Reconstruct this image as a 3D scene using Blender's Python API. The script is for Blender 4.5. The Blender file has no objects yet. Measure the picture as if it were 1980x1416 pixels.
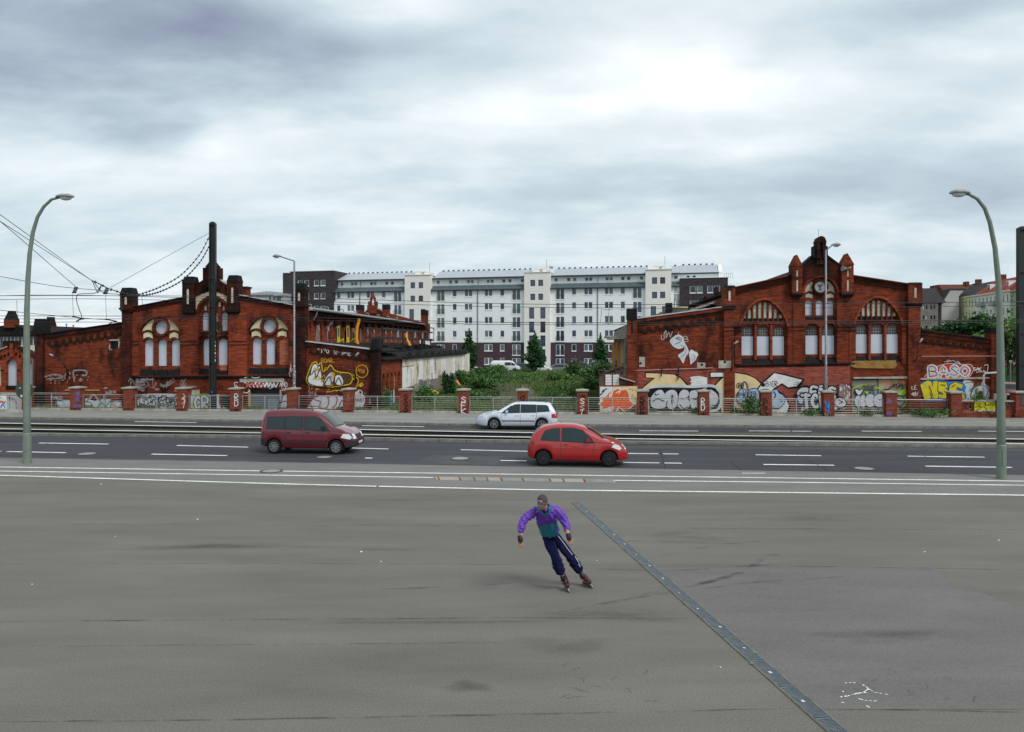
import bpy,bmesh,math,random
import numpy as np
from mathutils import Vector,Matrix
from mathutils.geometry import tessellate_polygon
from mathutils.bvhtree import BVHTree
random.seed(7);rng=np.random.default_rng(5)
R=math.radians
sc=bpy.context.scene
col=sc.collection
# ---------------------------------------------------------------- camera, light, exposure
F,H,HY,CX=1450.0,4.5,668.0,990.0
cam_d=bpy.data.cameras.new('camera');cam=bpy.data.objects.new('camera',cam_d);col.objects.link(cam)
cam.location=(0,0,H);cam.rotation_euler=(R(90),0,0)
cam_d.sensor_width=36;cam_d.lens=36*F/1980;cam_d.clip_end=6000;cam_d.clip_start=.1
cam_d.shift_y=-(708-HY)/1980
sc.camera=cam
sc.view_settings.view_transform='Standard';sc.view_settings.look='None'
sc.view_settings.exposure=0.45;sc.view_settings.gamma=1;sc.view_settings.use_curve_mapping=False
SUN_EL,SUN_AZ=R(48),R(138)
w=bpy.data.worlds.new('World');sc.world=w;w.use_nodes=True
nt=w.node_tree;nt.nodes.clear();N=nt.nodes.new;LK=nt.links.new
sky=N('ShaderNodeTexSky');sky.sky_type='NISHITA';sky.sun_disc=False
sky.sun_elevation=SUN_EL;sky.sun_rotation=SUN_AZ
bg1=N('ShaderNodeBackground');bg1.inputs[1].default_value=.10;LK(sky.outputs[0],bg1.inputs[0])
tc=N('ShaderNodeTexCoord');sep=N('ShaderNodeSeparateXYZ');LK(tc.outputs['Generated'],sep.inputs[0])
def M(op,a,b=None,c=None,clamp=False,tree=None):
 t=tree or nt;n=t.nodes.new('ShaderNodeMath');n.operation=op;n.use_clamp=clamp
 for i,x in enumerate((a,b,c)):
  if x is None:continue
  if isinstance(x,(int,float)):n.inputs[i].default_value=x
  else:t.links.new(x,n.inputs[i])
 return n.outputs[0]
zc=M('ADD',M('MAXIMUM',sep.outputs[2],0.0),.24)
cmb=N('ShaderNodeCombineXYZ');LK(M('DIVIDE',sep.outputs[0],zc),cmb.inputs[0]);LK(M('DIVIDE',sep.outputs[1],zc),cmb.inputs[1])
cmb.inputs[2].default_value=3.7
def wnoise(scale,det,rough,dist,seedz):
 mp=N('ShaderNodeMapping');mp.inputs['Location'].default_value=(seedz,seedz*.7,seedz);mp.inputs['Scale'].default_value=(.75,1.25,1)
 LK(cmb.outputs[0],mp.inputs[0]);n=N('ShaderNodeTexNoise');LK(mp.outputs[0],n.inputs['Vector'])
 n.inputs['Scale'].default_value=scale;n.inputs['Detail'].default_value=det;n.inputs['Roughness'].default_value=rough;n.inputs['Distortion'].default_value=dist
 return n.outputs[0]
n1=wnoise(.9,7,.52,.25,1.3);n2=wnoise(2.6,7,.5,.2,5.1)
n3=wnoise(7.0,6,.55,.2,9.3)
L=M('ADD',M('MULTIPLY',n1,.72),M('MULTIPLY',n2,.46))
L=M('ADD',M('ADD',L,M('MULTIPLY',n3,.22)),-.06)
def blob(px,py,sx,sy,amp):
 global L
 d=Vector(((px-CX)/F,1,-(py-HY)/F)).normalized()
 sb=N('ShaderNodeVectorMath');sb.operation='SUBTRACT';LK(tc.outputs['Generated'],sb.inputs[0]);sb.inputs[1].default_value=d
 ml=N('ShaderNodeVectorMath');ml.operation='MULTIPLY';LK(sb.outputs[0],ml.inputs[0]);ml.inputs[1].default_value=(1/sx,1/sx,1/sy)
 ln=N('ShaderNodeVectorMath');ln.operation='LENGTH';LK(ml.outputs[0],ln.inputs[0])
 wob=M('ADD',ln.outputs[1],M('ADD',M('MULTIPLY',M('SUBTRACT',n1,.5),2.2),M('MULTIPLY',M('SUBTRACT',n2,.5),1.5)))
 mr=N('ShaderNodeMapRange');mr.interpolation_type='SMOOTHSTEP';LK(wob,mr.inputs[0])
 mr.inputs[1].default_value=0;mr.inputs[2].default_value=1;mr.inputs[3].default_value=amp;mr.inputs[4].default_value=0
 L=M('ADD',L,mr.outputs[0])
blob(110,60,.44,.15,-.30);blob(620,95,.40,.09,-.17);blob(1800,25,.44,.07,-.24);blob(300,250,.12,.05,-.12)
blob(1370,135,.36,.12,.30);blob(930,215,.34,.07,.20);blob(720,5,.18,.05,.35);blob(1480,290,.16,.05,.16);blob(420,300,.16,.07,.12)
blob(1700,340,.40,.08,-.14);blob(150,330,.25,.06,.10);blob(1950,250,.2,.06,.12)
cr=N('ShaderNodeValToRGB');LK(L,cr.inputs[0])
cr.color_ramp.elements[0].position=0.0;cr.color_ramp.elements[0].color=(.17,.20,.26,1)
cr.color_ramp.elements[1].position=.98;cr.color_ramp.elements[1].color=(.90,.91,.915,1)
for p,c in((.28,(.275,.325,.40)),(.46,(.375,.45,.505)),(.62,(.47,.555,.60)),(.80,(.66,.71,.73))):
 e=cr.color_ramp.elements.new(p);e.color=(*c,1)
bg2=N('ShaderNodeBackground');LK(cr.outputs[0],bg2.inputs[0]);bg2.inputs[1].default_value=1.0
mx=N('ShaderNodeMixShader');mx.inputs[0].default_value=.93;LK(bg1.outputs[0],mx.inputs[1]);LK(bg2.outputs[0],mx.inputs[2])
wo=N('ShaderNodeOutputWorld');LK(mx.outputs[0],wo.inputs[0])
sd=bpy.data.lights.new('sun','SUN');sd.energy=1.5;sd.angle=R(20);sd.color=(1,.96,.90)
so=bpy.data.objects.new('sun',sd);col.objects.link(so)
sdir=Vector((math.sin(SUN_AZ)*math.cos(SUN_EL),math.cos(SUN_AZ)*math.cos(SUN_EL),math.sin(SUN_EL)))
so.rotation_euler=sdir.to_track_quat('Z','Y').to_euler();so.location=(0,0,60)
# ---------------------------------------------------------------- geometry of the place
def ray(px,py):return Vector(((px-CX)/F,1,-(py-HY)/F))
def G(px,py,z=0.0):
 t=(H-z)*F/(py-HY);d=ray(px,py);return Vector((d.x*t,t,z))
def D(px,py,Y):d=ray(px,py);return Vector((d.x*Y,Y,H+d.z*Y))
class Frame:
 def __init__(s,ox,oy,th):
  s.o=Vector((ox,oy,0));s.th=th;s.U=Vector((math.cos(th),math.sin(th),0));s.V=Vector((-math.sin(th),math.cos(th),0))
 def p(s,q):return s.o+s.U*q[0]+s.V*q[1]+Vector((0,0,q[2]))
 def uz(s,px,py,v):
  d=ray(px,py);t=(v+s.o.dot(s.V))/d.dot(s.V);P=d*t-s.o;return(P.dot(s.U),H+d.z*t)
 def vz(s,px,py,u):
  d=ray(px,py);t=(u+s.o.dot(s.U))/d.dot(s.U);P=d*t-s.o;return(P.dot(s.V),H+d.z*t)
 def loc(s,P):q=Vector(P)-s.o;return Vector((q.dot(s.U),q.dot(s.V),P[2]))
W=Frame(0,0,0)
FA=Frame(0,48.3,math.atan(-.09))
ORG={};FRM={}
def tagp(o,label=None,cat=None,group=None,kind=None):
 if label:o['label']=label
 if cat:o['category']=cat
 if group:o['group']=group
 if kind:o['kind']=kind
 return o
def thing(name,label,cat,at=(0,0,0),fr=W,group=None,kind=None):
 o=bpy.data.objects.new(name,None);col.objects.link(o);o.empty_display_size=.3
 o.location=fr.p(at);o.rotation_euler=(0,0,fr.th)
 ORG[o.name]=Vector(at);FRM[o.name]=fr
 return tagp(o,label,cat,group,kind)
def link(name,me,parent,loc=(0,0,0)):
 o=bpy.data.objects.new(name,me);col.objects.link(o);o.parent=parent
 ORG[o.name]=ORG[parent.name]if loc is None else Vector((0,0,0));FRM[o.name]=FRM.get(parent.name,W)
 if loc is not None:o.location=Vector(loc)-(ORG[parent.name]if parent.parent is None else Vector((0,0,0)))
 return o
class MB:
 def __init__(s):s.v=[];s.f=[];s.m=[]
 def face(s,pts,m=0):
  b=len(s.v);s.v+=[tuple(p)for p in pts];s.f.append(tuple(range(b,b+len(pts))));s.m.append(m)
 def add(s,vs,fs,m=0):
  b=len(s.v);s.v+=[tuple(p)for p in vs];s.f+=[tuple(i+b for i in f)for f in fs];s.m+=[m]*len(fs)
 def box(s,x0,x1,y0,y1,z0,z1,m=0):
  s.add([(x0,y0,z0),(x1,y0,z0),(x1,y1,z0),(x0,y1,z0),(x0,y0,z1),(x1,y0,z1),(x1,y1,z1),(x0,y1,z1)],[(0,3,2,1),(4,5,6,7),(0,1,5,4),(1,2,6,5),(2,3,7,6),(3,0,4,7)],m)
 def prism(s,poly,axis,a0,a1,m=0):
  n=len(poly)
  def P(p,a):return(p[0],a,p[1])if axis=='y' else((a,p[0],p[1])if axis=='x' else(p[0],p[1],a))
  s.add([P(p,a0)for p in poly]+[P(p,a1)for p in poly],[tuple(range(n)),tuple(range(2*n-1,n-1,-1))]+[(i,i+n,(i+1)%n+n,(i+1)%n)for i in range(n)],m)
 def wall(s,outer,holes,a0,T,axis='y',Rv=.2,m=0,mr=None):
  loops=[outer]+holes;flat=[p for l in loops for p in l]
  def P(p,a):return(p[0],a,p[1])if axis=='y' else(a,p[0],p[1])
  tr=tessellate_polygon([[Vector((p[0],p[1],0))for p in l]for l in loops])
  s.add([P(p,a0)for p in flat],[tuple(t)for t in tr],m)
  n=len(outer);s.add([P(p,a0)for p in outer]+[P(p,a0+T)for p in outer],[(i,i+n,(i+1)%n+n,(i+1)%n)for i in range(n)],m)
  s.add([P(p,a0+T)for p in outer],[tuple(range(n))],m)
  for h in holes:
   n=len(h);s.add([P(p,a0)for p in h]+[P(p,a0+Rv)for p in h],[(i,i+n,(i+1)%n+n,(i+1)%n)for i in range(n)],m if mr is None else mr)
 def tube(s,pts,r,n=8,m=0,cap=True):
  pts=[Vector(p)for p in pts];k=len(pts);rr=r if isinstance(r,(list,tuple))else[r]*k;vs=[];up=Vector((0,0,1));a=None
  for i,p in enumerate(pts):
   t=(pts[min(i+1,k-1)]-pts[max(i-1,0)]).normalized()
   if a is None:a=t.cross(up if abs(t.z)<.9 else Vector((1,0,0))).normalized()
   else:a=(a-t*a.dot(t)).normalized()
   b=t.cross(a)
   vs+=[p+(a*math.cos(2*math.pi*j/n)+b*math.sin(2*math.pi*j/n))*rr[i]for j in range(n)]
  fs=[(i*n+j,i*n+(j+1)%n,(i+1)*n+(j+1)%n,(i+1)*n+j)for i in range(k-1)for j in range(n)]
  if cap:fs+=[tuple(range(n))[::-1],tuple(range((k-1)*n,k*n))]
  s.add(vs,fs,m)
 def ring(s,c,r0,r1,y0,y1,a0=0,a1=360,n=20,m=0,ky=1.0):
  pi_,po=[],[]
  for i in range(n+1):
   a=R(a0+(a1-a0)*i/n);pi_.append((c[0]+r0*math.cos(a),c[1]+r0*math.sin(a)*ky));po.append((c[0]+r1*math.cos(a),c[1]+r1*math.sin(a)*ky))
  for i in range(n):s.prism([pi_[i],po[i],po[i+1],pi_[i+1]],'y',y0,y1,m)
 def band(s,pts,wd,y0,y1,m=0):
  k=len(pts);P=[Vector(p)for p in pts];A=[];B=[]
  for i in range(k):
   t=(P[min(i+1,k-1)]-P[max(i-1,0)]).normalized();nn=Vector((-t.y,t.x));A.append(P[i]+nn*wd/2);B.append(P[i]-nn*wd/2)
  for i in range(k-1):s.prism([A[i],B[i],B[i+1],A[i+1]],'y',y0,y1,m)
 def mesh(s,name,org=(0,0,0),mats=(),smooth=False,weld=False):
  me=bpy.data.meshes.new(name);o=Vector(org)
  me.from_pydata([(v[0]-o[0],v[1]-o[1],v[2]-o[2])for v in s.v],[],s.f)
  for m_ in(mats if isinstance(mats,(list,tuple))else[mats]):me.materials.append(m_)
  me.polygons.foreach_set('material_index',s.m)
  if weld:
   b=bmesh.new();b.from_mesh(me);bmesh.ops.remove_doubles(b,verts=b.verts,dist=1e-4);bmesh.ops.recalc_face_normals(b,faces=b.faces);b.to_mesh(me);b.free()
  if smooth:me.polygons.foreach_set('use_smooth',[True]*len(me.polygons))
  me.update();return me
 def build(s,name,mats,parent,smooth=False,label=None,kind=None,weld=False):
  org=ORG[parent.name];me=s.mesh(name,org,mats,smooth,weld)
  o=bpy.data.objects.new(name,me);col.objects.link(o);o.parent=parent
  ORG[o.name]=org;FRM[o.name]=FRM[parent.name]
  return tagp(o,label,None,None,kind)
 def solo(s,name,mats,label=None,cat=None,at=(0,0,0),fr=W,group=None,kind=None,smooth=False,weld=False):
  me=s.mesh(name,at,mats,smooth,weld)
  o=bpy.data.objects.new(name,me);col.objects.link(o);o.location=fr.p(at);o.rotation_euler=(0,0,fr.th)
  ORG[o.name]=Vector(at);FRM[o.name]=fr
  return tagp(o,label,cat,group,kind)
MATS={}
def mat(name,c,rough=.7,var=.15,scale=3.0,metal=0.0,bump=0.0,bscale=None,coat=0.0,c2=None,spec=None,stretch=None,emit=None,det=6,grain=0.0,gscale=60,island=0.0):
 if name in MATS:return MATS[name]
 m=bpy.data.materials.new(name);m.use_nodes=True;t=m.node_tree;b=t.nodes['Principled BSDF'];n_=t.nodes.new;l_=t.links.new
 b.inputs['Roughness'].default_value=rough;b.inputs['Metallic'].default_value=metal
 if coat:b.inputs['Coat Weight'].default_value=coat;b.inputs['Coat Roughness'].default_value=.04
 if spec is None and rough>=.7:spec=.18
 if spec is not None:b.inputs['Specular IOR Level'].default_value=spec
 tcn=t.nodes.new('ShaderNodeTexCoord');vec=tcn.outputs['Object']
 if stretch:
  mp=n_('ShaderNodeMapping');mp.inputs['Scale'].default_value=stretch;l_(vec,mp.inputs[0]);vec=mp.outputs[0]
 if var or c2:
  nz=n_('ShaderNodeTexNoise');nz.inputs['Scale'].default_value=scale;nz.inputs['Detail'].default_value=det;nz.inputs['Roughness'].default_value=.62;l_(vec,nz.inputs['Vector'])
  rp=n_('ShaderNodeValToRGB');l_(nz.outputs[0],rp.inputs[0]);rp.color_ramp.elements[0].position=.3;rp.color_ramp.elements[1].position=.72
  a_=tuple(x*(1-var)for x in c);b_=c2 if c2 else tuple(min(1,x*(1+var))for x in c)
  rp.color_ramp.elements[0].color=(*a_,1);rp.color_ramp.elements[1].color=(*b_,1);out=rp.outputs[0]
  if grain:
   g=n_('ShaderNodeTexNoise');g.inputs['Scale'].default_value=gscale;g.inputs['Detail'].default_value=3;l_(tcn.outputs['Object'],g.inputs['Vector'])
   mr=n_('ShaderNodeMapRange');l_(g.outputs[0],mr.inputs[0]);mr.inputs[1].default_value=.3;mr.inputs[2].default_value=.7;mr.inputs[3].default_value=1-grain;mr.inputs[4].default_value=1+grain
   hs=n_('ShaderNodeVectorMath');hs.operation='SCALE';l_(out,hs.inputs[0]);l_(mr.outputs[0],hs.inputs['Scale']);out=hs.outputs[0]
  if island:
   gm=n_('ShaderNodeNewGeometry');mr=n_('ShaderNodeMapRange');l_(gm.outputs['Random Per Island'],mr.inputs[0]);mr.inputs[3].default_value=1-island;mr.inputs[4].default_value=1+island
   hs=n_('ShaderNodeVectorMath');hs.operation='SCALE';l_(out,hs.inputs[0]);l_(mr.outputs[0],hs.inputs['Scale']);out=hs.outputs[0]
  l_(out,b.inputs['Base Color'])
 else:b.inputs['Base Color'].default_value=(*c,1)
 if bump:
  bz=n_('ShaderNodeTexNoise');bz.inputs['Scale'].default_value=bscale or scale*8;bz.inputs['Detail'].default_value=4;l_(vec,bz.inputs['Vector'])
  bp=n_('ShaderNodeBump');bp.inputs['Strength'].default_value=bump;bp.inputs['Distance'].default_value=.02;l_(bz.outputs[0],bp.inputs['Height']);l_(bp.outputs[0],b.inputs['Normal'])
 MATS[name]=m;return m
def brickmat(name,c1,c2,mort,soot=.75,sootlo=.50,sootc=(.012,.008,.007),bw=.26,bh=.077,streak=True):
 if name in MATS:return MATS[name]
 m=bpy.data.materials.new(name);m.use_nodes=True;t=m.node_tree;b=t.nodes['Principled BSDF'];n_=t.nodes.new;l_=t.links.new
 b.inputs['Roughness'].default_value=.9;b.inputs['Specular IOR Level'].default_value=.15
 tcn=n_('ShaderNodeTexCoord');sp=n_('ShaderNodeSeparateXYZ');l_(tcn.outputs['Object'],sp.inputs[0])
 cb=n_('ShaderNodeCombineXYZ');l_(M('ADD',sp.outputs[0],sp.outputs[1],tree=t),cb.inputs[0]);l_(sp.outputs[2],cb.inputs[1])
 br=n_('ShaderNodeTexBrick');l_(cb.outputs[0],br.inputs['Vector']);br.inputs['Scale'].default_value=1
 br.inputs['Brick Width'].default_value=bw;br.inputs['Row Height'].default_value=bh;br.inputs['Mortar Size'].default_value=.006;br.inputs['Mortar Smooth'].default_value=.2
 br.inputs['Color1'].default_value=(*c1,1);br.inputs['Color2'].default_value=(*c2,1);br.inputs['Mortar'].default_value=(*mort,1);br.inputs['Bias'].default_value=-.1
 nz=n_('ShaderNodeTexNoise');nz.inputs['Scale'].default_value=.75;nz.inputs['Detail'].default_value=10;nz.inputs['Roughness'].default_value=.68
 mp=n_('ShaderNodeMapping');mp.inputs['Scale'].default_value=(1,1,.62)if streak else(1,1,1);l_(tcn.outputs['Object'],mp.inputs[0]);l_(mp.outputs[0],nz.inputs['Vector'])
 mr=n_('ShaderNodeMapRange');l_(nz.outputs[0],mr.inputs[0]);mr.inputs[1].default_value=sootlo;mr.inputs[2].default_value=sootlo+.15;mr.inputs[3].default_value=0;mr.inputs[4].default_value=soot
 mix=n_('ShaderNodeMix');mix.data_type='RGBA';l_(mr.outputs[0],mix.inputs['Factor']);l_(br.outputs[0],mix.inputs['A']);mix.inputs['B'].default_value=(*sootc,1)
 n3=n_('ShaderNodeTexNoise');n3.inputs['Scale'].default_value=1;n3.inputs['Detail'].default_value=6;n3.inputs['Roughness'].default_value=.7
 m3=n_('ShaderNodeMapping');m3.inputs['Scale'].default_value=(1.1,1.1,9);l_(tcn.outputs['Object'],m3.inputs[0]);l_(m3.outputs[0],n3.inputs['Vector'])
 r3=n_('ShaderNodeMapRange');l_(n3.outputs[0],r3.inputs[0]);r3.inputs[1].default_value=.3;r3.inputs[2].default_value=.7;r3.inputs[3].default_value=.42;r3.inputs[4].default_value=1.6
 vs=n_('ShaderNodeVectorMath');vs.operation='SCALE';l_(mix.outputs['Result'],vs.inputs[0]);l_(r3.outputs[0],vs.inputs['Scale'])
 l_(vs.outputs[0],b.inputs['Base Color'])
 bp=n_('ShaderNodeBump');bp.inputs['Strength'].default_value=.5;bp.inputs['Distance'].default_value=.012
 l_(M('SUBTRACT',nz.outputs[0],br.outputs['Fac'],tree=t),bp.inputs['Height']);l_(bp.outputs[0],b.inputs['Normal'])
 MATS[name]=m;return m
BR=brickmat('red_brick',(.228,.047,.020),(.130,.027,.013),(.07,.026,.018),.85,.50)
BRD=brickmat('sooty_brick',(.105,.020,.011),(.055,.013,.009),(.03,.014,.011),.92,.40)
BRR=brickmat('orange_brick',(.34,.068,.026),(.22,.040,.018),(.12,.05,.04),.6,.50)
BRP=brickmat('faded_pink_brick',(.34,.085,.060),(.25,.060,.045),(.15,.06,.05),.5,.53)
BRN=brickmat('pillar_brick',(.24,.050,.028),(.17,.034,.021),(.22,.12,.09),.5,.52)
BRI=brickmat('infill_brick',(.42,.12,.06),(.34,.09,.045),(.3,.17,.12),.4,.60)
BRV=brickmat('violet_clinker',(.085,.052,.066),(.065,.040,.052),(.10,.08,.09),.15,.55,(.05,.04,.05))
BRG=brickmat('dark_clinker',(.062,.052,.056),(.048,.040,.044),(.075,.07,.07),.15,.55,(.04,.035,.04))
SLATE=mat('black_glazed_tile',(.010,.010,.012),.75,.5,2.0,bump=.4,bscale=30)
STONE=mat('weathered_concrete',(.40,.37,.32),.9,.35,2.5,bump=.4,bscale=40)
COP=mat('coping_stone',(.37,.35,.31),.85,.28,5,bump=.2,bscale=40)
CREAM=mat('cream_plaster',(.66,.58,.38),.85,.22,2.5,det=8,bump=.2,bscale=20)
CREAMD=mat('dirty_plaster',(.50,.45,.36),.9,.45,2.2,det=8)
BOARD=mat('pale_blue_grey_board',(.56,.59,.67),.7,.08,.8)
GLASSD=mat('dark_glass',(.030,.038,.050),.10,.5,.8,spec=.6)
GLASSB=mat('blue_glass',(.055,.085,.14),.09,.4,.35,spec=.7)
ROOFG=mat('corrugated_grey_roof',(.36,.35,.32),.85,.3,1.5,stretch=(3,.4,3))
ROOFD=mat('roofing_felt',(.016,.015,.015),1.0,.5,1.2)
STEELD=mat('dark_steel',(.016,.017,.016),.55,.35,4,metal=.2)
POLE=mat('green_black_pole_paint',(.012,.016,.014),.5,.3,3)
LAMPG=mat('sage_green_paint',(.17,.21,.17),.5,.14,3.0)
LAMPS=mat('grey_galvanised',(.22,.235,.26),.5,.15,4,metal=.3)
LHEAD=mat('lamp_head_grey',(.30,.30,.32),.45,.2,9)
LGLASS=mat('lamp_glass',(.62,.66,.68),.15,.1,9,spec=.6)
GALV=mat('galvanised_rail',(.42,.42,.41),.45,.22,5,metal=.55)
ORANGE=mat('orange_chute',(.85,.32,.02),.5,.1,3)
WIRE=mat('wire',(.015,.015,.017),.5,0)
RUST=mat('rust',(.20,.07,.025),.9,.6,3)
# ---------------------------------------------------------------- ground, roads, track
class Line:
 def __init__(s,pts,z=0.0):
  P=[G(x,y,z)for x,y in pts];s.P=[(p.x,p.y)for p in P]
 def __call__(s,X):
  P=s.P;i=0
  while i<len(P)-2 and X>P[i+1][0]:i+=1
  (a,b),(c,d)=P[i],P[i+1]
  if X<P[0][0]:c,d=P[-1];a,b=P[0]
  elif X>P[-1][0]:a,b=P[0];c,d=P[-1];return d+(X-c)*(d-b)/(c-a)
  return b+(X-a)*(d-b)/(c-a)
class Off:
 def __init__(s,l,d):s.l=l;s.d=d
 def __call__(s,X):return s.l(X)+s.d
XS=[-420,-220,-120]+[i*3.0 for i in range(-28,29)]+[120,220,420]
def strip(mb,A,B,z,m=0,xs=XS):
 n=len(xs);mb.add([(x,A(x),z)for x in xs]+[(x,B(x),z)for x in xs],[(i,i+1,n+i+1,n+i)for i in range(n-1)],m)
def vface(mb,A,z0,z1,m=0,xs=XS):
 n=len(xs);mb.add([(x,A(x),z0)for x in xs]+[(x,A(x),z1)for x in xs],[(i,i+1,n+i+1,n+i)for i in range(n-1)],m)
PZ=.10
def street(name,c,**k):return mat(name,c,**k)
PLAZ=mat('plaza_asphalt',(.164,.153,.134),.94,.17,.55,bump=.35,bscale=55,grain=.20,gscale=40,stretch=(.35,1.5,1),det=9)
PATCH=mat('plaza_patch',(.156,.148,.140),.92,.14,.8,bump=.3,bscale=60,grain=.16,gscale=44,stretch=(.4,1.4,1),det=9)
ASPH=mat('road_asphalt',(.060,.060,.068),.80,.22,.5,bump=.25,bscale=45,grain=.16,gscale=30,stretch=(.25,2.2,1),det=8)
CYCLE=mat('cycle_strip',(.185,.182,.170),.88,.14,.8,bump=.3,bscale=50,grain=.14,gscale=40,stretch=(.4,1.5,1))
PAVE=mat('pavement',(.25,.245,.225),.9,.22,1.5,bump=.4,bscale=40,grain=.15,gscale=30,stretch=(.4,1.5,1))
PAVEL=mat('pavement_light',(.33,.325,.30),.9,.15,2,bump=.3,bscale=40)
KERB=mat('kerb_granite',(.20,.19,.17),.9,.3,3,bump=.4,bscale=40)
BALL=mat('shaded_ballast',(.003,.003,.003),1.0,.4,8,bump=.3,bscale=30,spec=0.0)  # dark bed between the rails, near-black with the groove shade put into the colour
EARTH=mat('waste_ground',(.060,.072,.030),1.0,.5,.5,c2=(.13,.115,.08),bump=.5,bscale=12)
LINEP=mat('road_paint',(.84,.83,.78),.7,.22,1.3,grain=.20,gscale=14)
RAILM=mat('polished_rail',(.92,.92,.92),.5,.03,4,metal=.35)
CONC=mat('concrete_slab',(.26,.25,.23),.9,.2,3,bump=.3,bscale=40)
CONCL=mat('pale_concrete_slab',(.36,.32,.27),.9,.15,3,bump=.3,bscale=40)
SEAM=mat('tar_seam',(.060,.058,.052),.9,.5,3)
def softmat(name,c,a,scale=2.0,stretch=(1,1,1)):
 m=mat(name,c,.85,0);m2=m.copy();m2.name=name;t=m2.node_tree;b=t.nodes['Principled BSDF']
 tcn=t.nodes.new('ShaderNodeTexCoord');mp=t.nodes.new('ShaderNodeMapping');mp.inputs['Scale'].default_value=stretch
 nz=t.nodes.new('ShaderNodeTexNoise');nz.inputs['Scale'].default_value=scale;nz.inputs['Detail'].default_value=8;nz.inputs['Roughness'].default_value=.7
 mr=t.nodes.new('ShaderNodeMapRange');mr.inputs[1].default_value=.42;mr.inputs[2].default_value=.68;mr.inputs[3].default_value=0;mr.inputs[4].default_value=a
 t.links.new(tcn.outputs['Object'],mp.inputs[0]);t.links.new(mp.outputs[0],nz.inputs['Vector']);t.links.new(nz.outputs[0],mr.inputs[0]);out=mr.outputs[0]
 if name=='damp_stain':at=t.nodes.new('ShaderNodeAttribute');at.attribute_name='fade';out=M('MULTIPLY',out,at.outputs['Fac'],tree=t)
 t.links.new(out,b.inputs['Alpha'])
 MATS[name]=m2;return m2
SKID=softmat('tyre_rubber_mark',(.045,.045,.047),.36,3,(.5,1,1));DAMP=softmat('damp_stain',(.06,.06,.055),.50,.5,(.5,1.6,1))
Lplaza=Line([(0,891),(500,898.7),(950,907),(1980,925)],0)
Lkn=Line([(0,843),(500,848),(880,856),(1260,860),(1980,867)],0)
Lk2=Line([(0,836),(500,843),(880,850.5),(1260,855),(1980,861.5)],.12)
Lr2=Line([(0,830),(500,838),(880,844),(1260,850),(1980,858.5)],.12)
Lr1=Line([(0,819),(500,827.5),(880,835),(1260,841.6),(1980,850)],.12)
Lt=Line([(0,816.5),(500,824),(880,830.5),(1260,836),(1980,841)],.05)
Lfk=Line([(0,810.5),(500,817),(880,824),(1260,826),(1980,830)],0)
Lfk2=Off(Lfk,.28)
def Lfence(X):return 48.3-.09*X
g=MB();g.box(-3000,3000,-600,3500,-.5,-.03)
tagp(g.solo('ground',EARTH,kind='structure'))
g=MB();near=lambda X:-25.0
strip(g,near,Lplaza,PZ);vface(g,Lplaza,-.02,PZ)
plaza=g.solo('plaza',PLAZ,kind='structure')
g=MB();strip(g,Off(Lplaza,-2),Lkn,0);road=g.solo('road',ASPH,kind='structure')
g=MB();strip(g,Off(Lt,-.3),Off(Lfk,.3),0.0);froad=g.solo('far_road',ASPH,kind='structure')
kerb=tagp(bpy.data.objects.new('kerb',None),kind='structure');col.objects.link(kerb);ORG['kerb']=Vector((0,0,0));FRM['kerb']=W
stone_m={}
def kerb_run(line,depth,z1,step,x0,x1,nm):
 me=MB();me.box(0,step-.02,0,depth,-.05,z1);mesh=me.mesh('kerb_stone',mats=KERB);x=x0
 while x<x1:
  o=link('kerb_stone',mesh,kerb,(x,line(x),random.uniform(-.004,.004)));o.rotation_euler=(0,0,math.atan2(line(x+step)-line(x),step));x+=step
kerb_run(Lkn,.30,.14,1.3,-32,30,'near')
kerb_run(Lfk,.28,.13,1.25,-36,34,'far')
g=MB();b0=Off(Lkn,.30);strip(g,b0,Lk2,.135,1);strip(g,Lk2,Off(Lr2,-.12),.03,0);vface(g,Lk2,.03,.135,1)
strip(g,Off(Lr2,-.12),Off(Lr1,.25),-.10,0);vface(g,Off(Lr1,.25),-.1,.06,0);strip(g,Off(Lr1,.25),Lt,.06,2)
for k in range(3):
 a=(k+1)/4;strip(g,lambda X,a=a:Lr2(X)*(1-a)+Lr1(X)*a-.07,lambda X,a=a:Lr2(X)*(1-a)+Lr1(X)*a+.07,-.05,0)
g.solo('tramway_bed',[BALL,KERB,mat('weedy_verge',(.10,.10,.075),1,.4,3)],kind='structure')
def rail(line,lab):
 g=MB()
 for(a,b,z0,z1)in((-.12,.12,.0,.14),(-.13,.13,-.06,.0)):
  strip(g,Off(line,a),Off(line,b),z1,0);vface(g,Off(line,a),z0,z1,1)
 o=g.solo('tram_rail',[RAILM,mat('rail_side',(.02,.016,.014),.6,.3,5,metal=.4)],lab,'rail',(0,line(0),0))
rail(Lr2,'shiny steel tram rail nearer to the dashed road');rail(Lr1,'shiny steel tram rail nearer to the brick pillars')
g=MB();strip(g,Lfk2,Off(Lfence,-.45),.13,0)
strip(g,lambda X:Lfence(X)*.42+Lfk2(X)*.58,lambda X:Lfence(X)*.36+Lfk2(X)*.64,.134,1)
fp=g.solo('far_pavement',[PAVE,PAVEL],kind='structure')
g=MB();strip(g,Off(Lfence,-.45),lambda X:200.0-.09*X,.10)
g.solo('waste_ground',EARTH,kind='structure')
def sheet(name,pts_a,pts_b,z,m,parent,k=None):
 g=MB();n=len(pts_a);g.add([(p.x,p.y,z)for p in pts_a]+[(p.x,p.y,z)for p in pts_b],[(i,i+1,n+i+1,n+i)for i in range(n-1)])
 return g.build(name,m,parent)
for o in(plaza,road,froad,fp):ORG[o.name]=Vector((0,0,0));FRM[o.name]=W
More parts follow.
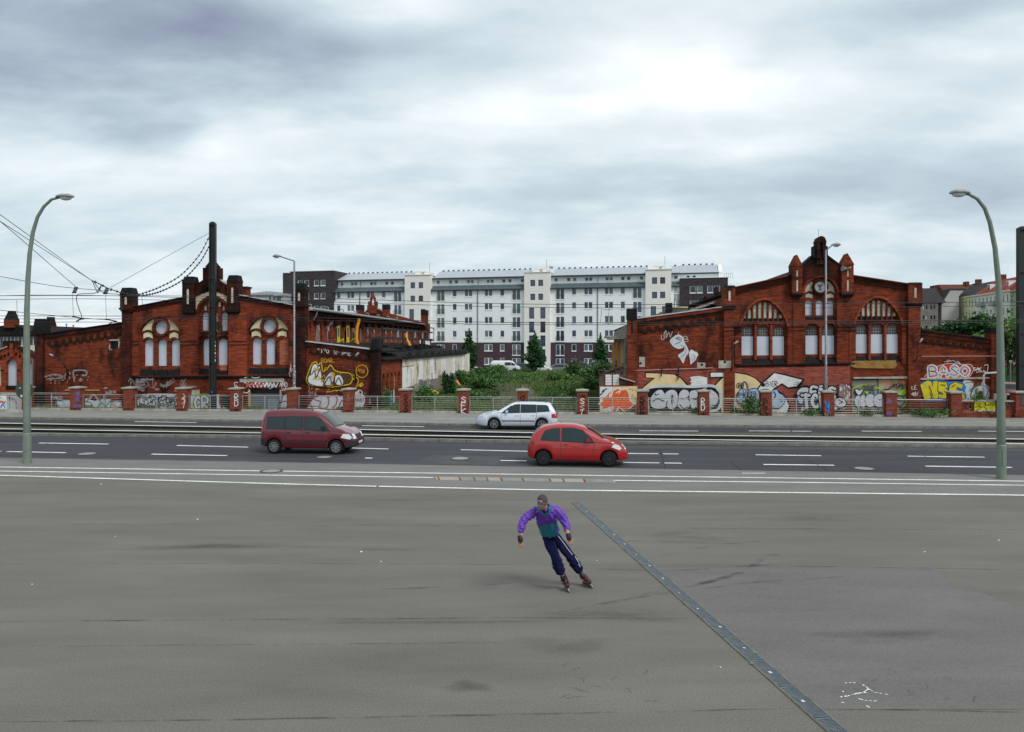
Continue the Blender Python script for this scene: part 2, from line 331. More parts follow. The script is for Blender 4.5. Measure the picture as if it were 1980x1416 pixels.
L1=Line([(0,903.5),(500,911),(880,916),(1260,921.5),(1980,937)],PZ);L3=Line([(0,919.5),(500,935),(730,941),(1050,948),(1980,958)],PZ)
L2a=Line([(0,911.5),(500,919),(838,924)],PZ);L2b=Line([(1190,929.5),(1500,932.8),(1980,939)],PZ)
g=MB();strip(g,lambda X:L3(X)-.0,Lplaza,PZ+.004);g.build('cycle_strip',CYCLE,plaza)
def painted(line,x0,x1,hw=.05,z=PZ+.008,parent=plaza,name='painted_line',m=LINEP):
 xs=[x0+(x1-x0)*i/max(2,int(abs(x1-x0)/1.5))for i in range(max(2,int(abs(x1-x0)/1.5))+1)]
 g=MB();strip(g,Off(line,-hw),Off(line,hw),z,0,xs);return g.build(name,m,parent)
L1=Line([(0,903.5),(500,911),(880,916),(1260,921.5),(1980,931)],PZ)
painted(L1,-60,60,.06);painted(L2a,-60,G(838,924,PZ).x,.055);painted(L2b,G(1187,929.5,PZ).x,60,.055)
xk=G(729,941,PZ).x;painted(L3,-60,xk-.02,.068);painted(L3,xk+.06,60,.068)
def dash(x0,y0,x1,y1,parent=road,hw=.085,nm='lane_dash'):
 a,b=G(x0,y0),G(x1,y1);t=(b-a).normalized();n=Vector((-t.y,t.x,0))*hw
 g=MB();z=Vector((0,0,.005));g.face([a-n+z,b-n+z,b+n+z,a+n+z]);return g.build(nm,LINEP,parent)
for d in[(75,857,90,857.2),(92,857.2,210,859),(342,861.7,480,865),(-60,872,2,873),(13,873.5,127,875.7),(293,878.5,439,881.3),(706,886,720,886.2),(676,866.6,751,868.5),(891,870,1020,873),(968,890.8,1018,891.5),(1194,877,1273,877.8),(1282,877.9,1312,878.3),(1205,894.5,1275,895.5),(1283,895.6,1318,896.1),(1461,879.8,1588,881.5),(1476,898.5,1613,900),(1755,882.4,1788,883),(1790,883.1,1904,884.3),(1790,901.8,1956,904.2),(2060,886,2200,888)]:dash(*d)
for d in[(1236,833.3,1350,834),(1448,833.6,1528,834),(1532,834,1569,834.3),(1666,834,1782,834.6),(1891,834,1990,834.6),(700,823.5,820,825.5),(260,815.5,380,817.5)]:dash(*d,parent=froad)
slabs=thing('slab_strip','strip of old concrete slabs set flush into the asphalt between the two thin white lines','paving',(0,G(1000,926,PZ).y,PZ))
sx=[(841,846,1),(846.5,887,1),(887.5,915,0),(915.5,940,0),(941,966,1),(968,1008,0),(1010,1061,0),(1062,1087,1),(1088,1126,1),(1129,1182,0),(1183,1187,1)]
for a,b,l in sx:
 q=[G(a,922.6+(a-840)*.0155,PZ),G(b,922.6+(b-840)*.0155,PZ),G(b+3,928.6+(b-840)*.0155,PZ),G(a+3,928.6+(a-840)*.0155,PZ)]
 g=MB();g.prism([(p.x,p.y)for p in q],'z',PZ-.05,PZ+.012);g.build('slab',CONCL if l else CONC,slabs)
 if b-a>20:
  g=MB();p0,p1=G(a,922.6+(a-840)*.0155,PZ),G(a+3,928.6+(a-840)*.0155,PZ);g.prism([(p0.x-.02,p0.y),(p0.x+.02,p0.y),(p1.x+.03,p1.y),(p1.x-.03,p1.y)],'z',PZ-.05,PZ+.017);g.build('joint',RUST,slabs)
def ribbon(pts,wd,z,m,name,parent,zf=PZ):
 P=[G(x,y,zf)for x,y in pts];Q=[]
 for i in range(len(P)-1):
  p0,p1,p2,p3=P[max(i-1,0)],P[i],P[i+1],P[min(i+2,len(P)-1)]
  for k in range(8):
   t=k/8;Q.append(.5*((2*p1)+(p2-p0)*t+(2*p0-5*p1+4*p2-p3)*t*t+(3*p1-p0-3*p2+p3)*t**3))
 Q.append(P[-1]);n=len(Q);A=[];B=[]
 for i in range(n):
  t=(Q[min(i+1,n-1)]-Q[max(i-1,0)]).normalized();k=wd*(1 if isinstance(m,str)else min(1,.25+min(i,n-1-i)/(n*.2)))*random.uniform(.8,1.2);nn=Vector((-t.y,t.x,0))*k/2
  A.append(Q[i]-nn);B.append(Q[i]+nn)
 return sheet(name,A,B,z,m,parent)
def seam_run(pts,wd,m=SEAM,nm='tar_seam'):
 q=[]
 for i in range(len(pts)-1):
  (a,b),(c,d)=pts[i],pts[i+1];k=max(2,int(abs(c-a)/60))
  q+=[(a+(c-a)*j/k,b+(d-b)*j/k+random.uniform(-.6,.6))for j in range(k)]
 q.append(pts[-1]);ribbon(q,wd,PZ+.004,m,nm,plaza)
SEAM2=softmat('thin_tar',(.060,.058,.052),.60,2.5,(.6,1,1))
for pts,wd in(([(-40,1203),(500,1198),(990,1195),(1330,1197)],.032),([(-40,1396),(300,1394),(700,1388),(1300,1376),(1540,1370)],.026),([(-40,1090),(500,1090),(1000,1092),(1180,1094)],.022),([(-40,1013),(500,1015),(1000,1018),(1160,1022)],.024),([(1170,1021),(1500,1023),(2020,1025)],.03),([(-40,1251),(600,1246),(1000,1243)],.018),([(-40,936.5),(300,938),(800,943)],.03),([(-40,963),(990,968),(2020,973)],.02),([(1260,1093),(1400,1092),(1560,1096),(2020,1103)],.03),([(1640,1372),(1980,1378)],.03)):seam_run(pts,wd*1.5,SEAM2)
q=[(1264,1098),(1790,1097),(2010,1196),(2010,1372),(1584,1373)]
g=MB();P=[G(x,y,PZ)for x,y in q];g.face([(p.x,p.y,PZ+.0035)for p in P]);g.build('asphalt_patch',PATCH,plaza)
for pts,wd in(([(1240,1150),(1360,1129),(1440,1105),(1480,1078),(1508,1073)],.10),([(1120,1100),(1300,1104),(1430,1096),(1512,1091)],.06),([(1320,1146),(1450,1128),(1560,1121),(1642,1115)],.07),([(1080,1185),(1200,1162),(1320,1140),(1440,1105)],.07),([(1250,1083),(1330,1065),(1375,1058)],.04),([(700,1142),(800,1138),(900,1134),(990,1129)],.05),([(1130,1050),(1260,1047),(1400,1052),(1500,1045)],.05)):ribbon(pts,wd*1.3,PZ+.012,SKID,'skid_mark',plaza)
def stain(cx,cy,rx,ry,nm='damp_stain'):
 g=MB();pts=[]
 for i in range(26):
  a=2*math.pi*i/26;k=1+.18*math.sin(3*a+cx)+.12*math.sin(5*a+cy);p=G(cx+rx*k*math.cos(a),cy+ry*k*math.sin(a),PZ);pts.append((p.x,p.y,PZ+.008))
 c=G(cx,cy,PZ);mid=[(c.x+(p[0]-c.x)*.5,c.y+(p[1]-c.y)*.5,p[2])for p in pts];g.add([(c.x,c.y,PZ+.008)]+mid+pts,[(0,i+1,(i+1)%26+1)for i in range(26)]+[(i+1,i+27,(i+1)%26+27,(i+1)%26+1)for i in range(26)]);o=g.build(nm,DAMP,plaza);at=o.data.attributes.new('fade','FLOAT','POINT')
 for i in range(27):at.data[i].value=1.0 if i==0 else.6
for a in((420,1058,260,9),(1180,1190,200,16),(1340,1040,110,14),(905,1330,60,14),(1090,1250,140,22),(640,1062,170,6),(1500,1005,160,9),(1900,1150,90,20),(1700,1230,130,16),(800,1203,280,5)):stain(*a)
def crack(x,y,L_,wd,m=SKID):
 pts=[(x,y)];a=random.uniform(-.5,.5)
 for i in range(6):a+=random.uniform(-.9,.9);x+=L_*math.cos(a);y+=L_*.45*math.sin(a)+random.uniform(-2,2);pts.append((x,y))
 return pts
CRK=mat('crack',(.045,.042,.036),.95,.3,3)
for i in range(24):
 x,y=(random.uniform(1080,1250),random.uniform(1290,1360))if i<14 else(random.uniform(1640,1940),random.uniform(1290,1360))
 ribbon(crack(x,y,random.uniform(3,6),1),.004,PZ+.012,CRK,'crack',plaza)
RP=mat('road_patch',(.080,.079,.082),.8,.2,1,grain=.12,gscale=40)
for q in([(840,880),(972,883),(960,900),(790,897)],[(1180,862.5),(1980,868.5),(1980,873),(1500,870),(1180,866)],[(0,884),(500,891),(500,898),(0,890.6)]):
 g=MB();P=[G(x,y)for x,y in q];g.face([(p.x,p.y,.003)for p in P]);g.build('road_patch',RP,road)
for pts in([(1276,868),(1280,882),(1284,896),(1286,908)],[(1412,893),(1428,905),(1440,914)],[(560,898),(610,893),(640,893)],[(1560,890),(1590,904),(1604,912)]):ribbon(pts,.035,.008,CRK,'crack',road,0)
def manhole(px,py,rr,zf,lab,ring=True,par=None):
 c=G(px,py,zf);t=thing('manhole_cover',lab,'manhole cover',(c.x,c.y,zf));g=MB()
 g.tube([(c.x,c.y,zf-.03),(c.x,c.y,zf+.012)],rr*.78,24);g.build('lid',mat('cast_iron_lid',(.30,.29,.27),.55,.3,20,bump=.6,bscale=40),t)
 g=MB();n=28
 vs=[(c.x+r_*math.cos(2*math.pi*i/n),c.y+r_*math.sin(2*math.pi*i/n),zf+.015)for r_ in(rr*.8,rr)for i in range(n)];g.add(vs,[(i,(i+1)%n,n+(i+1)%n,n+i)for i in range(n)])
 g.build('frame',mat('iron_rim',(.085,.080,.075),.7,.3,12),t)
manhole(890,887,.42,0,'round worn manhole cover in the road left of the small red car')
manhole(627,884.5,.36,0,'round manhole cover in the road just below the dark red van')
manhole(168,878,.42,0,'round manhole cover in the road right of the left green lamp post')
manhole(1671,906.5,.42,0,'round manhole cover in the road towards the right green lamp post')
manhole(525,911.3,.40,PZ+.006,'rusty round manhole cover cutting the first white line on the plaza edge')
gp=G(1457,916,PZ);g=MB();g.box(gp.x-.4,gp.x+.4,gp.y-.07,gp.y+.07,PZ-.02,PZ+.02)
g.solo('gully_cover',mat('pale_iron',(.45,.44,.42),.6,.1,9),'small pale rectangular gully cover at the edge of road and plaza','drain cover',(gp.x,gp.y,PZ))
# ---- the drainage channel across the plaza
ch=thing('drain_channel','long steel drainage channel with perforated grates running diagonally over the plaza','drain',(G(1350,1180,PZ).x,G(1350,1180,PZ).y,PZ))
cl=[(1113,972),(1167,1019),(1224,1073),(1283,1130),(1345,1187),(1416,1247),(1480,1306),(1530,1352),(1605,1430),(1690,1520)]
P=[G(x,y,PZ)for x,y in cl]
A0=G(1113,972,PZ);A1=G(1620,1416,PZ);dv=(A1-A0).normalized();LN=(A1-A0).length+2.0;nv=Vector((-dv.y,dv.x,0))
GRATE=mat('grate_steel',(.15,.175,.19),.45,.3,6,metal=.5,bump=.2)
GDARK=mat('grate_hole',(.022,.022,.024),.8,0);EDGE=mat('channel_edge',(.19,.165,.12),.8,.4,5)
hw=.108
def chq(a,b,s0,s1,z0,z1):return[A0+dv*a+nv*s0,A0+dv*b+nv*s0,A0+dv*b+nv*s1,A0+dv*a+nv*s1]
for s in(-1,1):
 g=MB();q=chq(0,LN,s*hw,s*(hw+.018),0,0);g.prism([(p.x,p.y)for p in q],'z',PZ-.05,PZ+.016);g.build('channel_edge',EDGE,ch)
g=MB();q=chq(0,LN,-hw,hw,0,0);g.prism([(p.x,p.y)for p in q],'z',PZ-.05,PZ+.0055);g.build('channel_trough',GDARK,ch)
seg=.82;nseg=int(LN/seg)
gm=MB();gl=seg-.02
for(a,b,c_,d_)in((0,gl,-hw+.002,-hw+.022),(0,gl,hw-.022,hw-.002),(0,.03,-hw+.022,hw-.022),(gl-.03,gl,-hw+.022,hw-.022)):gm.box(a,b,c_,d_,0,.011)
k=0
x=.03+.022
while x<gl-.035:gm.box(x,x+.013,-hw+.022,hw-.022,0,.0095);x+=.03
for yy in np.arange(-.06,.07,.03):gm.box(.03,gl-.03,yy-.006,yy+.006,0,.0105)
gmesh=gm.mesh('grate',mats=GRATE)
pm=MB();pm.box(-.026,.026,-.022,.022,0,.004);pmesh=pm.mesh('bolt_plate',mats=mat('bolt_plate',(.60,.61,.63),.35,.1,9,metal=.3))
ang=math.atan2(dv.y,dv.x)
for i in range(nseg):
 p=A0+dv*(i*seg+.01);o=link('grate',gmesh,ch,(p.x,p.y,PZ+.006+random.uniform(0,.003)));o.rotation_euler=(0,0,ang)
 p=A0+dv*(i*seg+.41)+nv*random.uniform(-.02,.02);o=link('bolt_plate',pmesh,ch,(p.x,p.y,PZ+.018));o.rotation_euler=(0,0,ang+random.uniform(-.2,.2));o.scale=[random.uniform(.6,1.1)]*2+[1]
 if random.random()<.5:q_=A0+dv*(i*seg+random.uniform(.1,.7))+nv*random.choice([-1,1])*hw;dm=MB();s_=random.uniform(.02,.05);dm.prism([(q_.x+s_*math.cos(a)*random.uniform(.6,1.3),q_.y+s_*math.sin(a))for a in(0,1.2,2.4,3.5,4.8)],'z',PZ+.01,PZ+.021);dm.build('dirt',EDGE,ch)
ck=[]
def chalk(pts,wd=.012,gap=.55):
 g=MB();P=[G(x,y,PZ)for x,y in pts]
 for a,b in zip(P[:-1],P[1:]):
  k=max(1,int((b-a).length/.05))
  for j in range(k):
   if random.random()>gap+.35:continue
   p=a.lerp(b,j/k);q_=a.lerp(b,(j+random.uniform(.4,.9))/k);t=(b-a).normalized();n=Vector((-t.y,t.x,0))*wd*random.uniform(.4,.8);z=Vector((0,0,.008))
   g.face([p-n+z,q_-n+z,q_+n+z,p+n+z])
 return g
CHK=mat('chalk',(.78,.80,.82),.9,.1,20)
cc=G(1670,1345,PZ);ct=thing('chalk_drawing','broken white chalk scribble on the plaza at the lower right','chalk mark',(cc.x,cc.y,PZ))
for pts,gp_ in(([(1634,1322),(1650,1321),(1668,1325),(1680,1333),(1690,1340),(1722,1345)],.5),([(1625,1349),(1640,1347),(1660,1341),(1680,1340)],.65),([(1640,1347),(1656,1343)],.6),([(1629,1334),(1631,1341)],.5),([(1660,1352),(1672,1356),(1698,1357)],.45),([(1627,1360),(1634,1359)],.5),([(1675,1366),(1685,1371)],.4),([(1700,1358),(1712,1362)],.2),([(1680,1333),(1668,1341),(1650,1345)],.5)):
 q_=chalk(pts,.014,gp_)
 if q_.f:q_.build('chalk_stroke',CHK,ct)
for(x,y,s,lab)in((382,1005,.045,'white scrap of litter on the plaza far left of the skater, nearest the white lines'),(698,1068,.05,'largest white scrap of litter left of the skater'),(737,1087,.025,'tiny white scrap just right of the larger scrap left of the skater'),(195,937.5,.05,'white scrap lying just below the white lines at the left'),(1154,1085,.02,'tiny white speck between the skater and the drain channel'),(62,1131,.022,'tiny pale speck on the plaza near the left edge'),(1393,1292,.02,'small pale speck left of the lower drain channel'),(1931,1046,.05,'pale scrap on the plaza near the right edge'),(1788,1068,.03,'small pale scrap in the open plaza on the right'),(223,1038,.022,'small white crumb on the plaza below the left white lines')):
 s*=.62;c=G(x,y,PZ);g=MB();g.prism([(c.x+s*math.cos(a)*random.uniform(.6,1.3),c.y+s*.8*math.sin(a))for a in(0,1.1,2.3,3.3,4.6)],'z',PZ+.004,PZ+.012+s*.2)
 g.solo('litter',mat('white_paper',(.8,.8,.8),.8,.05,9),lab,'litter',(c.x,c.y,PZ))
SK={'A':[[(0,0),(.5,1),(1,0)],[(.2,.4),(.8,.4)]],'B':[[(0,0),(0,1),(.7,.95),(.75,.6),(.1,.52),(.85,.45),(.85,.05),(0,0)]],'C':[[(.95,.8),(.5,1),(.05,.6),(.1,.2),(.5,0),(.95,.2)]],'D':[[(0,0),(0,1),(.7,.9),(.95,.5),(.7,.1),(0,0)]],'E':[[(.9,1),(.05,1),(.05,0),(.9,0)],[(.05,.5),(.7,.5)]],'F':[[(.9,1),(.05,1),(.05,0)],[(.05,.5),(.7,.5)]],'G':[[(.95,.8),(.5,1),(.05,.6),(.1,.2),(.5,0),(.9,.15),(.9,.45),(.55,.45)]],'H':[[(0,0),(0,1)],[(1,0),(1,1)],[(0,.5),(1,.5)]],'I':[[(.5,0),(.5,1)]],'J':[[(.8,1),(.8,.2),(.4,0),(.05,.25)]],'K':[[(0,0),(0,1)],[(.9,1),(.05,.45),(.95,0)]],'L':[[(.05,1),(.05,0),(.9,0)]],'M':[[(0,0),(.05,1),(.5,.35),(.95,1),(1,0)]],'N':[[(0,0),(.05,1),(.9,0),(1,1)]],'O':[[(.5,1),(.05,.65),(.1,.2),(.5,0),(.9,.2),(.95,.65),(.5,1)]],'P':[[(0,0),(0,1),(.75,.95),(.8,.55),(0,.45)]],'R':[[(0,0),(0,1),(.75,.95),(.8,.55),(.1,.48),(.95,0)]],'S':[[(.9,.85),(.5,1),(.08,.75),(.5,.5),(.92,.25),(.5,0),(.05,.15)]],'T':[[(0,1),(1,1)],[(.5,1),(.5,0)]],'U':[[(0,1),(.05,.2),(.5,0),(.95,.2),(1,1)]],'V':[[(0,1),(.5,0),(1,1)]],'W':[[(0,1),(.25,0),(.5,.7),(.75,0),(1,1)]],'X':[[(0,0),(1,1)],[(0,1),(1,0)]],'Y':[[(0,1),(.5,.5),(1,1)],[(.5,.5),(.5,0)]],'Z':[[(0,1),(1,1),(0,0),(1,0)]],'0':[[(.5,1),(.05,.6),(.5,0),(.95,.6),(.5,1)]],'&':[[(.9,0),(.3,.9),(.6,1),(.1,.3),(.4,0),(.9,.5)]],' ':[]}
PC={}
def paint(name,c,rough=.75,var=.14):
 if name not in PC:PC[name]=mat('paint_'+name,c,rough,var,3.0,det=8)
 return PC[name]
paint('black',(.012,.012,.014));paint('white',(.70,.70,.68));paint('silver',(.56,.58,.61),.5);paint('bluegrey',(.40,.48,.60));paint('cream',(.72,.56,.30));paint('orange',(.75,.13,.03))
paint('red',(.50,.035,.02));paint('crimson',(.38,.02,.04));paint('yellow',(.66,.55,.03));paint('ochre',(.50,.30,.03));paint('green',(.02,.20,.10));paint('lime',(.30,.55,.05));paint('blue',(.02,.24,.70))
paint('navy',(.03,.06,.22));paint('faded',(.27,.17,.155));paint('fadedgrey',(.24,.20,.20));paint('teal',(.05,.40,.42));paint('violet',(.16,.13,.34));paint('brown',(.10,.045,.02));paint('grey',(.24,.24,.25));paint('wirewhite',(.6,.6,.58));paint('slategrey',(.13,.14,.15))
class Paint:
 def __init__(s,conv,place,scale,off0=.004):s.conv=conv;s.place=place;s.k=scale;s.n=0;s.mb=MB();s.mats=[];s.off0=off0;s.step=.0022
 def mi(s,c):
  m=PC[c]
  if m not in s.mats:s.mats.append(m)
  return s.mats.index(m)
 def off(s):s.n+=1;return s.off0+s.n*s.step
 def smooth(s,P,closed):
  n=len(P);Q=[]
  rngi=range(n if closed else n-1)
  for i in rngi:
   g_=(lambda j:P[j%n])if closed else(lambda j:P[max(0,min(n-1,j))]);p0,p1,p2,p3=g_(i-1),g_(i),g_(i+1),g_(i+2)
   for k in range(4):
    t=k/4;Q.append(tuple(.5*(2*p1[a]+(p2[a]-p0[a])*t+(2*p0[a]-5*p1[a]+4*p2[a]-p3[a])*t*t+(3*p1[a]-p0[a]-3*p2[a]+p3[a])*t**3)for a in(0,1)))
  if not closed:Q.append(P[-1])
  return Q
 def stroke(s,pts,wpx,c,closed=False,sm=True,taper=False):
  m=s.mi(c);o=s.off();P=list(pts)
  if len(P)>2 and sm:P=s.smooth(P,closed)
  if closed:P=P+[P[0],P[1]]
  P=[Vector(s.conv(*p))for p in P];Q=[P[0]]
  for p in P[1:]:
   if(p-Q[-1]).length>1e-4:Q.append(p)
  n=len(Q);hw=wpx*s.k/2;A,B=[],[]
  if n<2:return
  for i in range(n):
   t=(Q[min(i+1,n-1)]-Q[max(i-1,0)]);t=t.normalized()if t.length>1e-6 else Vector((1,0));nn=Vector((-t.y,t.x))*hw*((1-.6*i/n)if taper else 1);e=o-i*.00004
   A.append(s.place(*(Q[i]+nn),e));B.append(s.place(*(Q[i]-nn),e))
  s.mb.add(A+B,[(i,i+1,n+i+1,n+i)for i in range(n-1)],m)
  if not taper and wpx>1.2:
   for q,t,e in((Q[0],(Q[0]-Q[1]).normalized(),o),(Q[-1],(Q[-1]-Q[-2]).normalized(),o-(n-1)*.00004)):
    nn=Vector((-t.y,t.x));cap=[s.place(*(q+(nn*math.cos(a)+t*math.sin(a))*hw),e)for a in[math.pi*j/5 for j in range(6)]];s.mb.face(cap,m)
 def fill(s,pts,c,sm=False):
  m=s.mi(c);o=s.off();P=s.smooth(list(pts),True)if sm else list(pts);P=[s.conv(*p)for p in P]
  tr=tessellate_polygon([[Vector((p[0],p[1],0))for p in P]]);s.mb.add([s.place(*p,o)for p in P],[tuple(t)for t in tr],m)
 def glyphs(s,txt,x,y,w,h,gap=.2,slant=0,rise=0,jit=0,vertical=False):
  out=[]
  for i,chh in enumerate(txt):
   for st in SK.get(chh,[]):
    q=[]
    for(a,b)in st:
     a+=random.uniform(-jit,jit);b+=random.uniform(-jit,jit)
     if vertical:q.append((x+a*w,y+i*h*(1+gap)+(1-b)*h))
     else:q.append((x+i*w*(1+gap)+a*w+slant*b*h,y+rise*i+(1-b)*h))
    out.append(q)
  return out
 def tag(s,txt,x,y,w,h,c='white',lw=1.2,**k):
  sm=k.pop('sm',True)
  for q in s.glyphs(txt,x,y,w,h,**k):s.stroke(q,lw,c,sm=sm)
 def throwup(s,txt,x,y,w,h,fat,c='silver',line='black',lo=2.4,glow=None,hl='white',**k):
  gl=[s.glyphs(ch_,x+i*w*(1+k.get('gap',.1)),y+k.get('rise',0)*i,w,h,slant=k.get('slant',0),jit=k.get('jit',.05))for i,ch_ in enumerate(txt)]
  if glow:
   for g_ in gl:
    for q in g_:s.stroke(q,fat+lo*2+5,glow)
  for g_ in gl:
   for q in g_:s.stroke(q,fat+lo*2,line)
   for q in g_:s.stroke(q,fat,c)
   if hl:
    for q in g_:s.stroke([(a-fat*.2,b-fat*.22)for a,b in q[:3]],max(.7,fat*.10),hl)
 def scribble(s,x,y,w,h,c,lw=1.0,n=7,loops=True):
  pts=[(x+w*i/n+random.uniform(-.25,.25)*w/n,y+h*(random.uniform(0,.35)if i%2 else random.uniform(.65,1)))for i in range(n+1)]
  s.stroke(pts,lw,c)
  if loops:
   for j in range(2):
    cx,cy=x+random.uniform(.2,.8)*w,y+random.uniform(.3,.7)*h;s.stroke([(cx+w*.16*math.cos(a),cy+h*.28*math.sin(a))for a in(0,1.3,2.6,4.0,5.2)],lw,c,closed=True)
 def vscribble(s,x,y,w,h,c,lw=1.0,n=8):
  s.stroke([(x+w*(random.uniform(0,.3)if i%2 else random.uniform(.7,1)),y+h*i/n+random.uniform(-.3,.3)*h/n)for i in range(n+1)],lw,c)
  for j in range(3):
   cx,cy=x+w/2,y+h*(.2+.3*j);s.stroke([(cx+w*.4*math.cos(a),cy+h*.1*math.sin(a))for a in(0,1.3,2.6,4.0,5.2)],lw,c,closed=True)
 def splotch(s,x,y,w,h,c,n=14):
  for i in range(n):
   cx,cy=x+random.random()*w,y+random.random()*h;a,b=random.uniform(.04,.12)*w,random.uniform(.06,.16)*h
   s.fill([(cx+a*random.uniform(.5,1.2)*math.cos(t),cy+b*random.uniform(.5,1.2)*math.sin(t))for t in[i_*2*math.pi/7 for i_ in range(7)]],c)
 def done(s,name,parent,label=None):
  if not s.mb.f:return None
  return s.mb.build(name,s.mats,parent,label=label)
def wallpaint(fr,v,px_m=29.0):return Paint(lambda x,y:fr.uz(x,y,v),lambda a,b,o:(a,v-o,b),1/px_m)
# ---------------------------------------------------------------- street front: pillars and railings
fence_px=[50,150,252,355,458,567,675,785,897,1011,1126,1242,1360,1480,1600,1720,1845]
plab=['plain brick pillar partly hidden behind the left green lamp post beside the grey utility box','brick pillar with blue spray tags, in front of the grey patched left brick wing','untagged brick pillar left of the silver and black maze graffiti','brick pillar with a thin white looping tag, right of the silver maze graffiti','brick pillar with bold black and white R D tag, right of the black tram mast','clean brick pillar standing below the left grey street lamp','brick pillar with a faint grey tag near its top, amid the red outlined white graffiti','brick pillar with a dark vertical scrawl in front of the pale shed wall','brick pillar with white letters S F K above the bonnet of the silver car','brick pillar with dark loops standing behind the roof of the silver car','brick pillar with angular white strokes left of the orange graffiti','brick pillar with dense black scribble right of the orange graffiti','brick pillar with white R and D tag in front of the big silver bubble letters','brick pillar with black zigzag scrawl in front of the pale blue bubble letters','brick pillar with blue scrawl below the right grey street lamp','brick pillar with faint violet tags in front of the rusty painted gate','brick pillar at the left end of the low brick wall with yellow posters']
GP='brick pillars along the street front'
pu=[FA.uz(x,790,0)[0]for x in fence_px]
shaft=MB();shaft.box(-.32,.32,-.32,.32,0,1.50);
shaft_me=shaft.mesh('shaft',mats=BRN)
cap=MB();cap.box(-.36,.36,-.36,.36,1.46,1.50);cap.add([(-.41,-.41,1.50),(.41,-.41,1.50),(.41,.41,1.50),(-.41,.41,1.50),(-.41,-.41,1.57),(.41,-.41,1.57),(.41,.41,1.57),(-.41,.41,1.57),(0,0,1.64)],[(0,3,2,1),(0,1,5,4),(1,2,6,5),(2,3,7,6),(3,0,4,7),(4,5,8),(5,6,8),(6,7,8),(7,4,8)])
cap_me=cap.mesh('cap',mats=COP)
def pillar_art(i,pr,x):
 p=wallpaint(FA,-.322,30);y0=758+(x-150)*.008
 if i==1:p.scribble(x-6,y0-2,11,12,'violet',1.3,4);p.scribble(x-6,y0+10,10,9,'violet',1.1,4);p.tag('BNO',x-7,y0+24,4,6,'violet',1.4)
 if i==3:p.stroke([(x-1,y0+2),(x+3,y0+8),(x-2,y0+12),(x+3,y0+14),(x-1,y0+30)],1.2,'white');p.stroke([(x-4,y0+14),(x,y0+8),(x+1,y0+18),(x-4,y0+22)],1,'white')
 if i in(4,12):
  for c,lw in(('black',3.2),('white',1.7)):p.tag('RD',x-4,y0+2 if i==4 else y0+3,7,11,c,lw,vertical=True,gap=.1)
  p.vscribble(x-3,y0+30,5,10,'black',.8,4)
 if i==6:p.tag('SO',x-4,y0,5,6,'fadedgrey',1.1,vertical=True)
 if i==7:p.vscribble(x-5,y0-2,9,40,'black',1.2,10)
 if i==8:p.tag('SFK',x-5,y0+4,9,10,'white',1.9,vertical=True,gap=.12)
 if i==9:p.vscribble(x-6,y0,11,26,'black',1.4,5)
 if i==10:
  p.tag('S',x-4,y0+5,8,10,'white',1.8);p.stroke([(x+3,y0+18),(x-4,y0+21),(x+4,y0+25),(x-5,y0+28),(x+1,y0+27),(x-2,y0+34),(x+4,y0+40)],1.7,'white',sm=False);p.scribble(x-6,y0-2,12,6,'black',1,6)
 if i==11:p.vscribble(x-6,y0,11,42,'black',1.7,11)
 if i==13:p.vscribble(x-6,y0,11,42,'black',1.3,14)
 if i==14:p.splotch(x-5,y0+4,8,22,'violet',12);p.stroke([(x-5,y0+6),(x,y0+18),(x+3,y0+8),(x+1,y0+26),(x-4,y0+22)],1.8,'blue');p.scribble(x-6,y0+26,12,12,'fadedgrey',.9,4)
 if i==15:p.scribble(x-5,y0,10,12,'violet',1.2,4);p.scribble(x-5,y0+24,9,10,'violet',1.1,4)
 if i==16:p.scribble(x-5,y0+4,10,8,'black',.8,3,False);p.scribble(x-5,y0+18,8,8,'black',.8,3,False)
 p.done('spray_tag',pr)
for i,u in enumerate(pu):
 t=thing('brick_pillar',plab[i],'pillar',(u,0,.10),FA,GP)
 link('shaft',shaft_me,t,(u,0,.10));link('cap',cap_me,t,(u,0,.10));pillar_art(i,t,fence_px[i])
desc=['the left lamp pillar','the blue tagged pillar','the untagged left pillar','the white looped pillar','the R D pillar by the mast','the clean pillar','the faintly tagged pillar','the dark vertical scrawl pillar','the S F K pillar','the pillar behind the silver car','the white stroke pillar','the black scribble pillar','the R D pillar before bubble letters','the black zigzag pillar','the blue scrawled pillar','the violet tagged pillar','the low wall pillar']
sleeve=MB()
pan_us=[(FA.uz(-58,790,0)[0],pu[0])]+list(zip(pu[:-1],pu[1:]))
for i,(a,b)in enumerate(pan_us):
 a2,b2=a+.34,b-.34;gate=i==16
 lab=('steel railing panel at the left edge, left of '+desc[0])if i==0 else('%s railing panel between %s and %s'%('darker' if gate else 'steel',desc[i-1],desc[i]))
 t=thing('railing_panel',lab[:140],'railing',((a+b)/2,0,.10),FA,'railing panels between the brick pillars')
 zt=1.24 if i in(0,1)else 1.16
 me=MB();me.box(a2,b2,-.13,.13,.0,.24);me.build('footing',STONE,t)
 me=MB();me.tube([(a2,0,zt),(b2,0,zt)],.026,8);me.build('top_rail',GALV,t)
 bm_=MB();bm_.tube([(-(b2-a2)/2,0,0),((b2-a2)/2,0,0)],.011 if not gate else.02,6);bme=bm_.mesh('bar',mats=GALV if not gate else mat('brown_gate_steel',(.13,.11,.09),.6,.2,4,metal=.3));n=6
 for k in range(n):link('bar',bme,t,((a+b)/2,0,.33+(zt-.10-.33)*k/(n-1)))
 for uu in(a2+.05,(a+b)/2,b2-.05):
  me=MB();me.box(uu-.025,uu+.025,-.02,.02,.2,zt);me.build('post',GALV if not gate else MATS['brown_gate_steel'],t)
uL=pu[-1]+.34;uR=FA.uz(1958,780,0)[0];uE=FA.uz(2300,780,0)[0]
